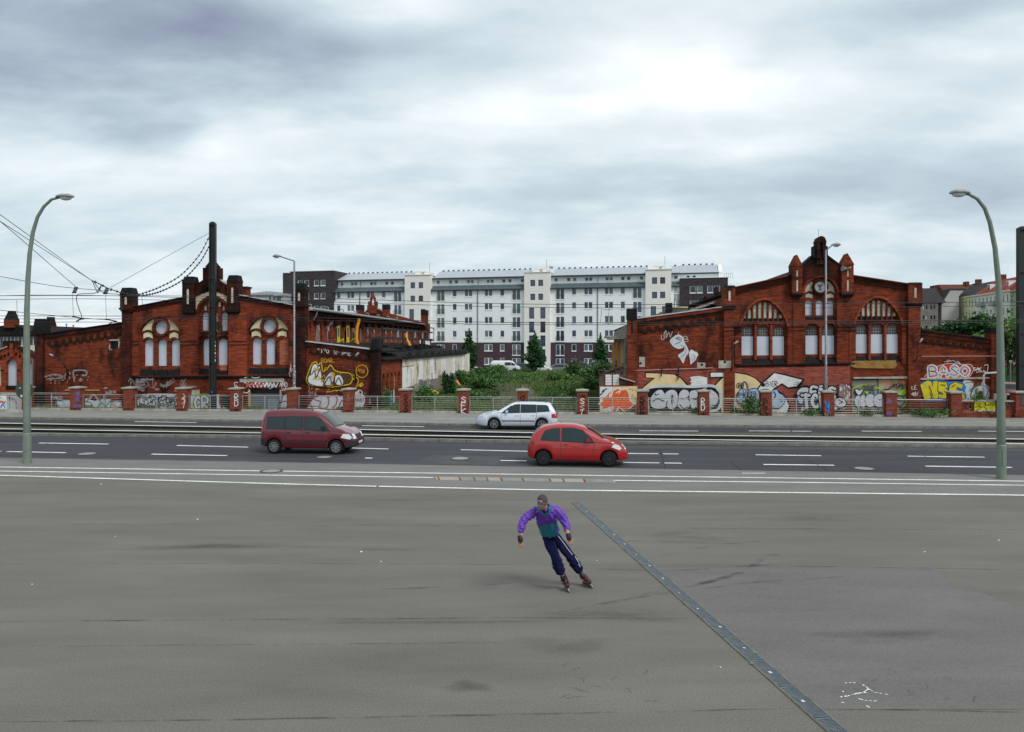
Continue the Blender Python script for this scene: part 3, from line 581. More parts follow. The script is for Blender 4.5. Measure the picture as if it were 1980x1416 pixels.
t=thing('low_brick_wall','low red brick wall with pale coping and yellow posters at the right','wall',(uL,0,.10),FA)
me=MB();me.box(uL,uR,-.16,.16,.05,1.08);me.build('wall',BRN,t)
k=int((uR-uL)/.9)
for j in range(k):
 w_=(uR-uL)/k;me=MB();me.box(uL+j*w_+.008,uL+(j+1)*w_-.008,-.22,.22,1.08,1.17);me.build('coping_stone',COP,t)
p=wallpaint(FA,-.16,31);p.tag('SDR',1860,781,7,9,'black',1.3,jit=.08);p.tag('NY',1944,779,6,10,'black',1.1,jit=.1);p.stroke([(1862,796),(1880,797),(1895,794)],1.2,'fadedgrey');p.splotch(1868,790,30,8,'ochre',6);p.done('spray_tag',t)
t=thing('big_brick_pier','massive brick pier with pale coping and dark plaque, right of the low wall','pier',(uR,0,.10),FA)
me=MB();me.box(uR,uE,-.35,.35,.02,1.62);me.box(uR-.08,uE,-.42,.42,.02,.42);me.build('shaft',BRN,t);me=MB();me.box(uR-.06,uE,-.45,.45,1.62,1.72);me.build('coping',COP,t)
me=MB();ua,za=FA.uz(1974,762,-.35);ub,zb=FA.uz(1990,784,-.35);me.box(ua,ub,-.38,-.35,zb,za);me.build('plaque',mat('slate_plaque',(.05,.065,.07),.5,.2,5),t)
p=wallpaint(FA,-.35,31);p.scribble(1966,756,12,5,'white',.8,6);p.done('spray_tag',t)
YEL=mat('poster_yellow',(.85,.72,.01),.6,.05,3)
for j,(x0,x1,y0,y1,lab,lines)in enumerate(((1884,1898.5,777,796,'left yellow poster with lines of small lettering on the low wall',['PLAKATE','SELBER','MACHEN']),(1898.8,1912,775.5,795,'middle yellow poster with a black figure on the low wall',None),(1912.2,1924,776.5,796,'right yellow poster beside the green lamp post on the low wall',['MACH ES','SELBST']))):
 (a,zt),(b,zb)=FA.uz(x0,y0,-.16),FA.uz(x1,y1,-.16);t=thing('poster',lab,'poster',((a+b)/2,-.16,zb),FA,'yellow posters on the low wall')
 me=MB();me.box(a,b,-.175,-.164,zb+.09,zt);me.build('sheet',YEL,t);me=MB();me.box(a,b,-.175,-.164,zb,zb+.09);me.build('footer',mat('poster_white',(.75,.74,.68),.7,.1,5),t)
 p=wallpaint(FA,-.177,31)
 if lines:
  for r_,s in enumerate(lines):
   wl=(x1-x0-2)/(len(s)*1.3);p.tag(s,x0+1,y0+2.2+r_*3.4,wl,2.2,'black',.38,gap=.3,sm=False)
 else:
  cx=(x0+x1)/2;p.stroke([(cx+1,y0+3),(cx-1,y0+6),(cx+.5,y0+8),(cx-1,y0+10.5)],1.6,'black');p.stroke([(cx-1,y0+6),(cx+2.6,y0+6.5)],.8,'black');p.fill([(cx+.2,y0+1.2),(cx+1.7,y0+1.4),(cx+1.4,y0+3.1),(cx+.3,y0+2.8)],'black');p.stroke([(x0+3,y0+12),(x1-3,y0+12)],.5,'black')
 p.stroke([(x0+1,y1-1.5),(x1-1,y1-1.5)],.6,'grey');p.done('print',t)
def bowlamp(bx,by,hx,hy,side,lab):
 b=G(bx,by,PZ if by>915 else PZ);Y=b.y;t=thing('street_lamp',lab,'street lamp',(b.x,Y,b.z),W,'sage green whip street lamps')
 P=lambda x,y:(x-CX)/F*Y;Z=lambda y:H-(y-HY)/F*Y
 k=Y/F
 if side>0:pts=[(bx,by),(bx-.5,800),(bx-1,700),(bx-.5,600),(bx+1.5,540),(bx+5,490),(bx+11,450),(bx+20,420),(bx+32,400),(bx+47,386),(bx+62,382)]
 else:pts=[(bx,by),(bx-.5,800),(bx-1,700),(bx-3,600),(bx-6,540),(bx-12,480),(bx-22,430),(bx-32,403),(bx-46,385),(bx-62,376),(bx-68,375)]
 q=[((x-CX)*k,Y,H-(y-HY)*k)for x,y in pts];n=len(q)
 me=MB();me.tube(q,[.135,.125,.115,.095,.085,.075,.068,.060,.055,.05,.045],14);me.build('pole',LAMPG,t,smooth=True)
 me=MB();x0=q[0][0];me.tube([(x0,Y,b.z),(x0,Y,b.z+1.1),(x0,Y,b.z+1.13)],[.15,.145,.13],14);me.box(x0-.05,x0+.05,Y-.155,Y-.14,b.z+.45,b.z+.95);me.build('base_sleeve',LAMPG,t,smooth=False)
 e=Vector(q[-1]);s=side;me=MB()
 prof=[(-.10,-.05,.08),(0,-.09,.15),(.15,-.12,.20),(.38,-.11,.20),(.50,-.04,.12),(.52,0,.05)]
 vs=[];m_=10
 for(dx,dz,r)in prof:
  for j in range(m_):
   a=2*math.pi*j/m_;vs.append((e.x+s*dx,e.y+math.cos(a)*r,e.z+.03+(math.sin(a)*.11*(r/.2)if math.sin(a)>0 else math.sin(a)*.035)))
 k_=len(prof);me.add(vs,[(i*m_+j,i*m_+(j+1)%m_,(i+1)*m_+(j+1)%m_,(i+1)*m_+j)for i in range(k_-1)for j in range(m_)]+[tuple(range(m_))[::-1],tuple(range((k_-1)*m_,k_*m_))]);me.build('lamp_head',LHEAD,t,smooth=True)
 me=MB();vs=[]
 for i,(rr_,dz)in enumerate(((1,0),(.85,-.07),(.4,-.105))):
  for j in range(14):a=2*math.pi*j/14;vs.append((e.x+s*(.24+.22*rr_*math.cos(a)),e.y+.16*rr_*math.sin(a),e.z+.0+dz))
 me.add(vs,[(i*14+j,i*14+(j+1)%14,(i+1)*14+(j+1)%14,(i+1)*14+j)for i in range(2)for j in range(14)]+[tuple(range(28,42))]);me.build('lens',LGLASS,t,smooth=True)
bowlamp(52.5,896,137,380,1,'tall sage green street lamp with bowed arm at the left, beside the utility box')
bowlamp(1936,926,1842,372,-1,'sage green street lamp with bowed arm at the right, before the yellow posters')
def greylamp(px,tops,Yv,mirror,lab):
 u,_=FA.uz(px,790,Yv);t=thing('street_lamp',lab,'street lamp',(u,Yv,.1),FA,'grey street lamps behind the pillars')
 q=[FA.uz(x,y,Yv)for x,y in tops];u=q[0][0]
 me=MB();me.tube([(u,Yv,.1),(u,Yv,2.6),(u,Yv,2.65),(u,Yv,q[0][1])],[.105,.10,.075,.055],12);me.build('pole',LAMPS,t,smooth=True)
 me=MB();me.tube([(a,Yv,b)for a,b in q],.042,10);me.build('arm',LAMPS,t,smooth=True)
 e=q[-1];s=1 if q[-1][0]>q[0][0]else-1;me=MB();vs=[];prof=[(-.08,.06,0),(.05,.12,.02),(.25,.17,.03),(.42,.13,.02),(.5,.03,0)]
 for dx,r,dz in prof:
  for j in range(10):a=2*math.pi*j/10;vs.append((e[0]+s*dx,Yv+math.cos(a)*r*.8,e[1]+dz+math.sin(a)*r*(.75 if math.sin(a)>0 else.55)))
 me.add(vs,[(i*10+j,i*10+(j+1)%10,(i+1)*10+(j+1)%10,(i+1)*10+j)for i in range(4)for j in range(10)]+[tuple(range(10)),tuple(range(40,50))]);me.build('lamp_head',LHEAD,t,smooth=True)
 me=MB();vs=[(e[0]+s*(.22+.18*math.cos(a)*r),Yv+.11*math.sin(a)*r,e[1]-.07-d_)for r,d_ in((1,0),(.7,.05))for a in[2*math.pi*j/12 for j in range(12)]];me.add(vs,[(j,(j+1)%12,12+(j+1)%12,12+j)for j in range(12)]+[tuple(range(12,24))]);me.build('lens',LGLASS,t,smooth=True)
 p=wallpaint(FA,Yv-.10,30)
 for k in range(9):y=700+k*8+random.uniform(-2,2);x=px+random.uniform(-2,1.5);p.fill([(x,y),(x+2,y),(x+2,y+3),(x,y+3)],random.choice(['white','silver','faded']))
 p.done('sticker',t)
greylamp(569,[(569,505),(541,496)],.55,False,'left grey street lamp with a short arm to the left, behind the clean brick pillar')
greylamp(1598,[(1597,484),(1610,474)],.55,True,'right grey street lamp with a short arm to the right, before the big right gable')
def mast(px,top,Yb,hw,lab):
 b=D(px,800,Yb);t=thing('tram_mast',lab,'mast',(b.x,Yb,.1),W,'dark tram masts');z=H-(top-HY)/F*Yb
 me=MB()
 for s in(-1,1):me.box(b.x+s*hw-.025,b.x+s*hw+.025,Yb-.15,Yb+.15,.1,z-.04)
 me.box(b.x-hw,b.x+hw,Yb-.02,Yb+.03,.1,z);me.box(b.x-hw-.02,b.x+hw+.02,Yb-.16,Yb+.16,z-.12,z);me.build('column',POLE,t)
 me=MB();me.prism([(b.x-hw*.9,z),(b.x+hw*.9,z),(b.x+hw*.6,z+.09),(b.x-hw*.6,z+.09)],'y',Yb-.12,Yb+.12);me.build('cap',STEELD,t)
 me=MB()
 for k in range(5):me.box(b.x-hw+.02,b.x+hw-.02,Yb-.12,Yb-.02,1.4+k*1.9,1.5+k*1.9)
 me.build('batten',POLE,t)
 return t,b.x,z
mt,mxx,mz=mast(411.5,432,50.9,.18,'tall dark steel tram mast in front of the left gable with the feeder cables')
me=MB();me.box(mxx+.22,mxx+.42,50.8,51.0,H-(638-HY)/F*50.9,H-(622-HY)/F*50.9);me.tube([(mxx+.2,50.9,5.6),(mxx+.65,50.9,5.8),(mxx+.65,50.9,5.3)],.03,6);me.build('insulator_box',STEELD,mt)
me=MB();me.tube([(mxx+.3,50.9,5.4),(mxx+.38,50.85,4.7),(mxx+.24,50.8,3.8),(mxx+.23,50.8,.2)],.022,6);me.build('cable',WIRE,mt)
me=MB();me.box(mxx-.06,mxx+.08,50.7,50.72,1.32,1.37);me.build('blue_plate',mat('blue_plate',(.05,.25,.6),.5,0),mt)
p=Paint(lambda x,y:((x-CX)/F*50.9,H-(y-HY)/F*50.9),lambda a,b,o:(a,50.73-o,b),1/29)
for k in range(6):y=660+7*k;p.fill([(417.5,y),(419,y),(419,y+4),(417.5,y+4)],'white' if k%2 else 'grey')
p.done('sticker',mt)
mast(1980,441,46.4,.37,'thick dark steel tram mast cut by the right edge of the frame')
c=G(22,797,.13);t=thing('utility_box','small grey utility cabinet with purple and red graffiti left of the left green lamp post','utility box',(c.x,c.y,.13))
BXM=mat('utility_grey',(.40,.41,.39),.7,.2,5);x0,x1=(3-CX)/F*c.y,(39-CX)/F*c.y
me=MB();me.box(x0,x1,c.y-.2,c.y+.2,.13,.30);me.build('plinth',STONE,t);me=MB();me.box(x0+.02,x1-.02,c.y-.18,c.y+.18,.30,1.26);me.build('cabinet',BXM,t)
me=MB();me.box(x0-.02,x1+.02,c.y-.22,c.y+.22,1.26,1.33);me.build('lid',BXM,t);me=MB();me.box((x0+x1)/2+.04,(x0+x1)/2+.06,c.y-.185,c.y-.18,.34,1.22);me.build('door_gap',STEELD,t)
p=Paint(lambda x,y:((x-CX)/F*c.y,H-(y-HY)/F*c.y),lambda a,b,o:(a,c.y-.186-o,b),c.y/F)
p.fill([(4,765),(16,764),(17,791),(4,790)],'white');p.splotch(5,781,10,9,'violet',12);p.splotch(5,767,9,8,'violet',7);p.stroke([(5,777),(8,775),(11,779),(15,776)],2,'red');p.stroke([(6,787),(11,781),(14,789)],1.5,'blue');p.splotch(34.5,767,4,22,'violet',10);p.stroke([(35,776),(38,779)],1.5,'red');p.stroke([(35,785),(38,788)],2,'blue');p.tag('HEXO',20,767,3,3.5,'black',.7,rise=.9)
p.done('graffiti',t)
b=G(52.5,896,PZ);t=thing('road_sign','round traffic sign seen from behind, half hidden by the left green lamp post','road sign',((45-CX)/F*46.5,46.5,.13))
me=MB();xx=(47-CX)/F*46.5;z=H-(755-HY)/F*46.5;me.tube([(xx,46.5,z),(xx,46.53,z)],.55,28);me.build('disc',mat('sign_back',(.045,.055,.05),.5,.15,3),t);me=MB();me.tube([(xx,46.6,.13),(xx,46.6,z+.3)],.035,8);me.build('post',LAMPS,t)
me=MB();me.box(xx-.34,xx-.2,46.48,46.495,z+.12,z+.16);me.build('yellow_sticker',YEL,t);me=MB();me.box(xx-.22,xx-.12,46.48,46.495,z-.42,z-.28);me.build('white_sticker',MATS['poster_white'],t)
u,z1=FA.uz(1902,722,.9);t=thing('pipe_frame','bent pale grey pipe rising behind the low wall left of the right green lamp','pipe',(u,.9,.1),FA);me=MB();ue,ze=FA.uz(1932,722,.9);me.tube([(u,.9,.1),(u,.9,z1-.12),(u+.12,.9,z1),(ue+.1,.9,z1+.06)],.06,10);me.build('pipe',mat('pipe_grey',(.42,.43,.45),.5,.1,4),t,smooth=True)
u,z1=FA.uz(1920,761,-.35);u2,z2=FA.uz(1944,772.5,-.35);t=thing('cable_box','grey box on a dark post standing before the low wall, behind the right green lamp','utility box',((u+u2)/2,-.45,.13),FA)
me=MB();me.box(u,u2,-.5,-.35,z2,z1);me.build('box',mat('box_grey',(.20,.20,.20),.6,.15,5),t);me=MB();me.box(u+.15,u+.32,-.48,-.38,.13,z1+.12);me.build('post',STEELD,t)
# ---------------------------------------------------------------- overhead wires
def wire(pts,lab,r=.0125,beads=0,nm='overhead_wire',dead=None,grp='tram wires'):
 g=MB();P=[D(x,y,Y)for x,y,Y in pts];Q=[]
 n=len(P)
 for i in range(n-1):
  p0,p1,p2,p3=P[max(i-1,0)],P[i],P[i+1],P[min(i+2,n-1)]
  for k in range(6):
   t=k/6;Q.append(.5*((2*p1)+(p2-p0)*t+(2*p0-5*p1+4*p2-p3)*t*t+(3*p1-p0-3*p2+p3)*t**3)if n>2 else p1.lerp(p2,t))
 Q.append(P[-1]);t=thing(nm,lab,'wire',tuple(Q[0]),W,grp);g.tube(Q,r,5);g.build('strand',WIRE,t)
 if beads:
  bd=MB();bd.add([(0,0,.075),(.075,0,0),(0,.075,0),(-.075,0,0),(0,-.075,0),(0,0,-.075)],[(0,1,2),(0,2,3),(0,3,4),(0,4,1),(5,2,1),(5,3,2),(5,4,3),(5,1,4)]);bme=bd.mesh('cable_clamp',mats=WIRE)
  Ls=[0]
  for a,b in zip(Q[:-1],Q[1:]):Ls.append(Ls[-1]+(b-a).length)
  for k in range(beads):
   s=Ls[-1]*(k+.5)/beads;j=max(i for i in range(len(Ls)-1)if Ls[i]<=s);p_=Q[j].lerp(Q[j+1],(s-Ls[j])/max(1e-6,Ls[j+1]-Ls[j]));link('cable_clamp',bme,t,p_)
 return t
wire([(-60,572,33.2),(500,574,33),(1000,588,33),(1500,588,31),(2040,583,29)],'upper catenary wire crossing the whole street, topmost long line')
wire([(-60,574,37.2),(150,571,37),(600,583,37),(1000,594,37),(1500,596,36),(2040,590,34)],'second long wire from the top crossing in front of the apartment block')
wire([(-60,611,33.2),(500,613,33),(1000,624,33),(1500,622,31),(2040,619,29)],'third long contact wire crossing the street lower down',.014)
wire([(-60,617,37.2),(500,618,37),(1000,628,37),(1500,626,36),(2040,623,34)],'lowest long contact wire crossing the street',.014)
wire([(-60,581,37.2),(150,578,37),(420,583,37),(700,590,37)],'long wire just under the upper catenary at the left')
wire([(-60,624,35),(150,623,36),(300,624,37)],'short low wire at the far left above the crosses')
wire([(-30,394,26),(0,415,27),(138,515,34),(178,543,36)],'upper thin span wire descending from the top left corner to the feeder cable')
wire([(-30,410,26),(0,428,27),(105,496,33),(178,543,36)],'second thin span wire descending from the left to the feeder cable')
wire([(-30,410,26),(0,428,27),(111,524,33),(147,555,35)],'steepest thin span wire descending from the left edge to the insulators')
wire([(-30,533,30),(0,535,31),(110,554,34),(215,563,36)],'nearly level thin span wire at the left below the steep ones')
wire([(-30,597,30),(0,600,31),(110,611,35),(221,620,37)],'lowest thin span wire at the left ending at the pull-off arms')
wire([(404,451,50.9),(243,540,41),(213,556,37)],'straight thin span wire rising to the right to the tram mast')
wire([(404,459,50.9),(385,494,49),(350,532,46),(310,555,43),(272,569,40),(262,571,39)],'upper feeder cable with many clamps sagging from the tram mast',.022,24,'feeder_cable')
wire([(405,475,50.9),(388,505,49),(355,540,46),(315,562,43),(280,571,40),(250,570,38.6),(215,560,37),(192,549,36.5),(178,543,36)],'lower feeder cable with many clamps running from the mast past the left turret',.026,34,'feeder_cable')
wire([(178,543,36),(187,562,36.4),(190,566,36.5),(196,552,36.3),(187,565,36.4),(178,568,36.4),(160,568,36.2)],'looping jumper cable hanging below the left end of the feeder cable',.018)
wire([(182,546,36),(192,560,36.3),(196,564,36.5),(210,568,37),(230,570,37),(234,580,37),(236,612,37)],'jumper cable dropping beside the left brick turret',.018)
wire([(160,568,36.2),(150,570,36),(148,580,36),(153,598,36),(158,613,36),(150,622,36)],'curved jumper cable hanging down to the left pull-off arm',.018)
for(x,y0,y1,lab)in((140,568,611,'thin vertical dropper wire at the left insulators'),(204,571,616,'thin vertical dropper wire left of the brick turret'),(32,581,617,'thin dropper wire beside the left green lamp post'),(274,573,590,'short dropper just right of the left turret'),(1163,597,626,'thin slanting dropper before the right end of the apartment block'),(1178,590,628,'thin dropper before the apartment windows at its right')):wire([(x,y0,37),(x+(2 if x<1000 else-2),y1,37)],lab,.009)
for(x,y,lab)in((142,560,'left pair of black insulators on the span wire'),(202,562,'right pair of black insulators on the span wire')):
 p0=D(x,y,36);t=thing('insulator_pair',lab,'insulator',tuple(p0));
 for dx in(0,4):
  g=MB();a,b_=D(x+4+dx,y-5,36),D(x-1+dx,y+7,36)
  g.tube([a.lerp(b_,k/8)for k in range(9)],[.02,.06,.02,.06,.02,.06,.02,.07,.05],8);g.build('insulator',WIRE,t)
for(x,y,lab)in((140,612,'left slanting pull-off arm holding the contact wire'),(203,617,'right slanting pull-off arm holding the contact wire')):
 p0=D(x,y,36);t=thing('pull_off_arm',lab,'wire arm',tuple(p0));g=MB();g.tube([D(x,y,36),D(x+12,y+2.5,36),D(x+23,y+5,36)],.032,6);g.build('arm',WIRE,t);g=MB();g.tube([D(x+22,y+5,36),D(x+13,y+6.5,36),D(x+7,y+10,36)],.024,6);g.build('steady_arm',WIRE,t)
VF=2.0
UZ=lambda x,y,v=VF:FA.uz(x,y,v)
def arch(x0,x1,yb,yt,rise=None,n=8,pointed=False):
 rise=rise if rise is not None else(x1-x0)/2;ys=yt+rise;cx=(x0+x1)/2;hw_=(x1-x0)/2;pts=[(x0,yb),(x1,yb)]
 for i in range(n+1):
  a=math.pi*i/n
  if pointed:f=math.cos(a);g_=1-abs(f)**1.9;pts.append((cx+hw_*f,ys-rise*g_**.72))
  else:pts.append((cx+hw_*math.cos(a),ys-rise*math.sin(a)))
 return pts
def circ(cx,cy,r,n=24,ry=None):return[(cx+r*math.cos(2*math.pi*i/n),cy+(ry or r)*math.sin(2*math.pi*i/n))for i in range(n)]
def cv(pts,v=VF):return[UZ(x,y,v)for x,y in pts]
def pbox(mb,x0,x1,y0,y1,v0,v1,m=0,v=VF):
 (a,zt),(b,zb)=UZ(x0,y0,v),UZ(x1,y1,v);mb.box(a,b,v0,v1,zb,zt,m)
def part_poly(name,pts,v0,v1,m,parent,v=VF,label=None):
 g=MB();g.prism(cv(pts,v),'y',v0,v1);return g.build(name,m,parent,label=label)
def mould(parent,pts,wpx,v0,v1,m=BR,name='moulding'):
 g=MB();g.band(cv(pts),wpx/29.0,v0,v1);return g.build(name,m,parent)
def row_of(parent,name,pts,wpx,hpx,v0,v1,m,gap=1.0,drop=0):
 P=[Vector(q)for q in cv(pts)];w_,h_=wpx/29.0,hpx/29.0;g=MB();g.box(-w_/2,w_/2,v0,v1,-h_,0);me=g.mesh(name,mats=m);out=[]
 for a,b in zip(P[:-1],P[1:]):
  n=max(1,int((b-a).length/(w_*(1+gap))));
  for i in range(n):q=a.lerp(b,(i+.5)/n);out.append(link(name,me,parent,(q.x,0,q.y-drop/29.0)))
 return out
def stuffrow(parent,name,pts,wpx,hpx,v0,v1,m,gap=1.0):
 P=[Vector(q)for q in cv(pts)];w_,h_=wpx/29.0,hpx/29.0;g=MB()
 for a,b in zip(P[:-1],P[1:]):
  n=max(1,int((b-a).length/(w_*(1+gap))))
  for i in range(n):q=a.lerp(b,(i+.5)/n);g.box(q.x-w_/2,q.x+w_/2,v0,v1,q.y-h_,q.y)
 return g.build(name,m,parent,kind='stuff')
def sill(parent,x0,x1,y0,y1,v0=VF-.05,v1=VF+.3):
 (a,zt),(b,zb)=UZ(x0,y0),UZ(x1,y1);r=4
 s=bpy.data.objects.new('sill',None)
 g=MB()
 for k in range(r):
  z0,z1=zb+(zt-zb)*k/r,zb+(zt-zb)*(k+1)/r;w0=v0+(v1-v0)*k/r;w1=v0+(v1-v0)*(k+1)/r
  g.prism([(w0-.012,z0),(w1,z1),(v1+.02,z1),(v1+.02,z0)],'x',a,b)
 bpy.data.objects.remove(s);return g.build('sill',SLATE,parent)
def turret_gab(g,x0,x1,yt,ysh,yb,v0,v1,m=0,md=1,apex=True,nar=2.0):
 (a,zt),(b,zb)=UZ(x0,yt),UZ(x1,yb);_,zs=UZ(x0,ysh);c=(a+b)/2;g.box(a,b,v0,v1,zb,zs,m);vm=(v0+v1)/2
 if apex:g.add([(a-.04,v0-.04,zs),(b+.04,v0-.04,zs),(b+.04,v1+.04,zs),(a-.04,v1+.04,zs),(c,v0+.02,zt),(c,v1-.02,zt)],[(0,1,4),(1,2,5,4),(2,3,5),(3,0,4,5),(0,3,2,1)],md)
 else:
  i=(b-a)*.13;g.add([(a-.03,v0-.03,zs),(b+.03,v0-.03,zs),(b+.03,v1+.03,zs),(a-.03,v1+.03,zs),(a+i,v0+.08,zt),(b-i*.6,v0+.08,zt),(b-i*.6,v1-.08,zt),(a+i,v1-.08,zt)],[(0,3,2,1),(4,5,6,7),(0,1,5,4),(1,2,6,5),(2,3,7,6),(3,0,4,7)],md)
def lancet(parent,cx,yt,yb,w_,v0,m=CREAMD):
 part_poly('blind_lancet',arch(cx-w_/2,cx+w_/2,yb,yt,w_*.7,4),v0-.012,v0,m,parent)
oL=UZ(411,790);HL=thing('brick_hall','left red brick hall with cream arched window heads and sloping side wings','hall',(oL[0],VF,.1),FA,'red brick halls')
gable=[(238,800),(238,599),(357,576),(361,560),(378,556),(395,543.5),(427,543.5),(443,555),(461,571),(592,593),(592,800)]
def comp_out(dx,dy):return[(269.5+dx,727+dy),(348+dx,727+dy),(347.3+dx,644+dy)]+[(308.4+dx+38.9*math.cos(R(a)),645+dy-31.5*math.sin(R(a)))for a in range(8,180,9)]+[(269.5+dx,644+dy)]
cen_lo=[(384,725),(442,725),(442,652),(436,648),(427,649),(413,657),(399,649),(390,648),(384,652)]
cen_up=[(385,647.5),(441,647.5),(441,602)]+[(413+28*math.cos(R(a)),603-26*math.sin(R(a)))for a in range(10,175,15)]+[(385,602)]
hole_door=[(482,800),(541,800),(541,752),(482,752)]
holes=[comp_out(0,0),comp_out(210,-2.8),cen_lo,cen_up,hole_door]
g=MB();g.wall(cv(gable),[cv(h)for h in holes],VF,.55,Rv=.22);g.build('gable_wall',BR,HL)
RV=.22
def inner(parent,outline,holes_,m=BR,extra=0.0):g=MB();g.wall(cv(outline),[cv(h)for h in holes_],VF+RV,.20,Rv=.16);return g.build('window_field',m,parent)
def board(parent,pts,m=BOARD,dv=.15,name='window_board'):return part_poly(name,pts,VF+RV+dv,VF+RV+dv+.03,m,parent)
def bigcomp(parent,dx,dy,bricked=None):
 A=lambda x0,x1:arch(x0+dx,x1+dx,708.5+dy,656.5+dy,5.5)
 wins=[A(275.2,293),A(301.6,319.2),A(327.6,346)];rd=circ(309.4+dx,633.2+dy,13.6,28)
 full=comp_out(dx,dy);inner(parent,full,wins+[rd])
 for i,wv in enumerate(wins):
  if bricked==i:board(parent,wv,BRI,.03,'brick_infill')
  else:board(parent,wv)
 board(parent,circ(309.4+dx,633.2+dy,14.2,28))
 c=UZ(309.4+dx,633.2+dy);g=MB();g.ring(c,13.8/29,18.5/29,VF+.06,VF+RV+.05,n=28);g.build('round_window_ring',BR,parent)
 mir=lambda pts:[(616.5-x,y)for x,y in pts]
 up=[(271,644),(274,635),(282,625),(291,618.5),(296,616.7),(292.5,626),(290.8,633),(291.5,640),(288,638.3),(282,637.5),(276,639.5)]
 lo=[(274.4,655),(274.4,645.5),(282,641.8),(291.5,645),(292,655),(286,652),(281,652)]
 for f in(lambda p:p,mir):
  for q in(up,lo):part_poly('cream_panel',[(x+dx,y+dy)for x,y in f(q)],VF+RV-.03,VF+RV,CREAM,parent)
 for x0,x1 in((273.5,294),(300.5,320.5),(326.5,347)):
  c=UZ((x0+x1)/2+dx,662+dy);g=MB();g.ring(c,9.2/29,11.6/29,VF+.12,VF+RV,15,165,10,ky=.75);g.build('arch_ring',BR,parent)
 for x0,x1 in((271.5,293.5),(324.5,346)):
  g=MB();g.band(cv([(x0+dx,645+dy),(x0+4+dx,641+dy),((x0+x1)/2+dx,639.5+dy),(x1-4+dx,641.5+dy),(x1+dx,646+dy)]),2.4/29,VF+.12,VF+RV);g.build('arch_ring',BR,parent)
 for x0,x1 in((269.8,296.5),(299.0,322),(324.5,347.8)):sill(parent,x0+dx,x1+dx,708+dy,726.5+dy,VF+.03,VF+RV+.12)
 mould(parent,[(268+dx,646+dy),(270+dx,637+dy),(277+dx,627+dy),(287+dx,618.5+dy),(298+dx,613.5+dy),(308.5+dx,612+dy),(319+dx,613.5+dy),(330+dx,618.5+dy),(340+dx,627+dy),(347+dx,637+dy),(349+dx,646+dy)],2.6,VF-.03,VF+.05,BR,'arch_moulding')
bigcomp(HL,0,0);bigcomp(HL,210,-2.8,2)
inner(HL,[(x,y)for x,y in cen_lo],[arch(389,408.5,707,655,6),arch(418.5,437,707,655,6)])
for q in(arch(389,408.5,707,655,6),arch(418.5,437,707,655,6)):board(HL,q)
part_poly('brick_infill',[(423,706),(437,706),(437,717),(423,717)],VF+.14,VF+RV,BRI,HL)
sill(HL,384.5,441.5,708,725,VF+.03,VF+RV+.1)
inner(HL,cen_up,[arch(387.6,400,640,603.5,5),arch(406,418,640,603.5,5),arch(424.6,437,640,603.5,5)])
for x0,x1 in((387.6,400),(406,418),(424.6,437)):board(HL,arch(x0,x1,640,603.5,5));sill(HL,x0-1,x1+1,639.5,647,VF+.05,VF+RV+.1)
for cx,yt in((394.5,591),(402.5,584),(412.5,580),(422,584),(430,591)):lancet(HL,cx,yt,yt+9,3.6,VF+RV,CREAM if abs(cx-412)<12 else CREAMD)
mould(HL,[(383,604)]+[(412+30*math.cos(R(a)),604-30*math.sin(R(a)))for a in range(170,5,-15)]+[(443,604)],4.5,VF-.06,VF+.04,BR,'arch_moulding')
stepl=[(376.2,600),(376.2,574),(379,574),(379,566.5),(382,566.5),(382,571),(387.5,571),(387.5,558.5),(390.5,558.5),(390.5,568),(396,568),(399,566),(404.5,561.5),(407,561.5),(407,570),(400,573.5),(391,580),(385,588),(381,598)]
part_poly('cream_panel',stepl,VF-.03,VF,CREAM,HL);part_poly('cream_panel',[(823-x,y)for x,y in stepl],VF-.03,VF,CREAM,HL)
for x0,x1 in((238.5,257),(257.3,268),(349,362.5),(362.8,383.5),(442.5,456),(456.3,477.5),(559,571)):
 g=MB();pbox(g,x0,x1,606 if 262<x0<560 and abs(x0-411)>60 else 604,727,VF-.07,VF);g.build('pilaster',BRR if x0 in(442.5,456.3)else BR,HL)
for x0,x1 in((296,299),(321.5,324.6),(505.6,509),(531.3,534.6),(410,417)):
 pass
def pier(parent,x0,x1,yt,ysh,yb,body=None,nar=0,m=BRD,v0=VF-.34,v1=VF+.45,apex=False):
 g=MB();turret_gab(g,x0,x1,yt,ysh,yb,v0,v1,0,1,apex);o=g.build('turret',[m,SLATE if not apex else m],parent)
 c=(x0+x1)/2;g=MB();g.prism(cv(arch(c-2,c+2,ysh+(yb-ysh)*.75,ysh+(yb-ysh)*.2,3,4)),'y',v0-.01,v0+.0);g.build('blind_lancet',CREAMD,parent)
 g=MB();pbox(g,x0-1.5,x1+1.5,yb,yb+3.5,v0-.05,v1);pbox(g,x0,x1,yb+3.5,yb+7,v0+.06,v1);g.build('corbel_base',SLATE if nar else m,parent)
 if body:g=MB();pbox(g,body[0],body[1],yb+7,body[2],VF-.22,VF+.3);g.build('pier',m if nar!=2 else BR,parent)
pier(HL,237.5,260,557,570,596,(239,256,800));pier(HL,357,379,535.5,549,602,None,1);pier(HL,443,464,533,546,600,None,1);pier(HL,571.5,592,548.5,561,590,(573,592,800))
g=MB();(a,zt),(b,zb)=UZ(402,503),UZ(421,545);g.box(a,b,VF-.3,VF+.4,UZ(0,560)[1],UZ(0,518)[1],0);c=(a+b)/2
zs=UZ(411,518)[1];g.add([(a-.04,VF-.34,zs),(b+.04,VF-.34,zs),(b+.04,VF+.44,zs),(a-.04,VF+.44,zs),(c,VF-.3,zt),(c,VF+.4,zt)],[(0,1,4),(1,2,5,4),(2,3,5),(3,0,4,5),(0,3,2,1)],0)
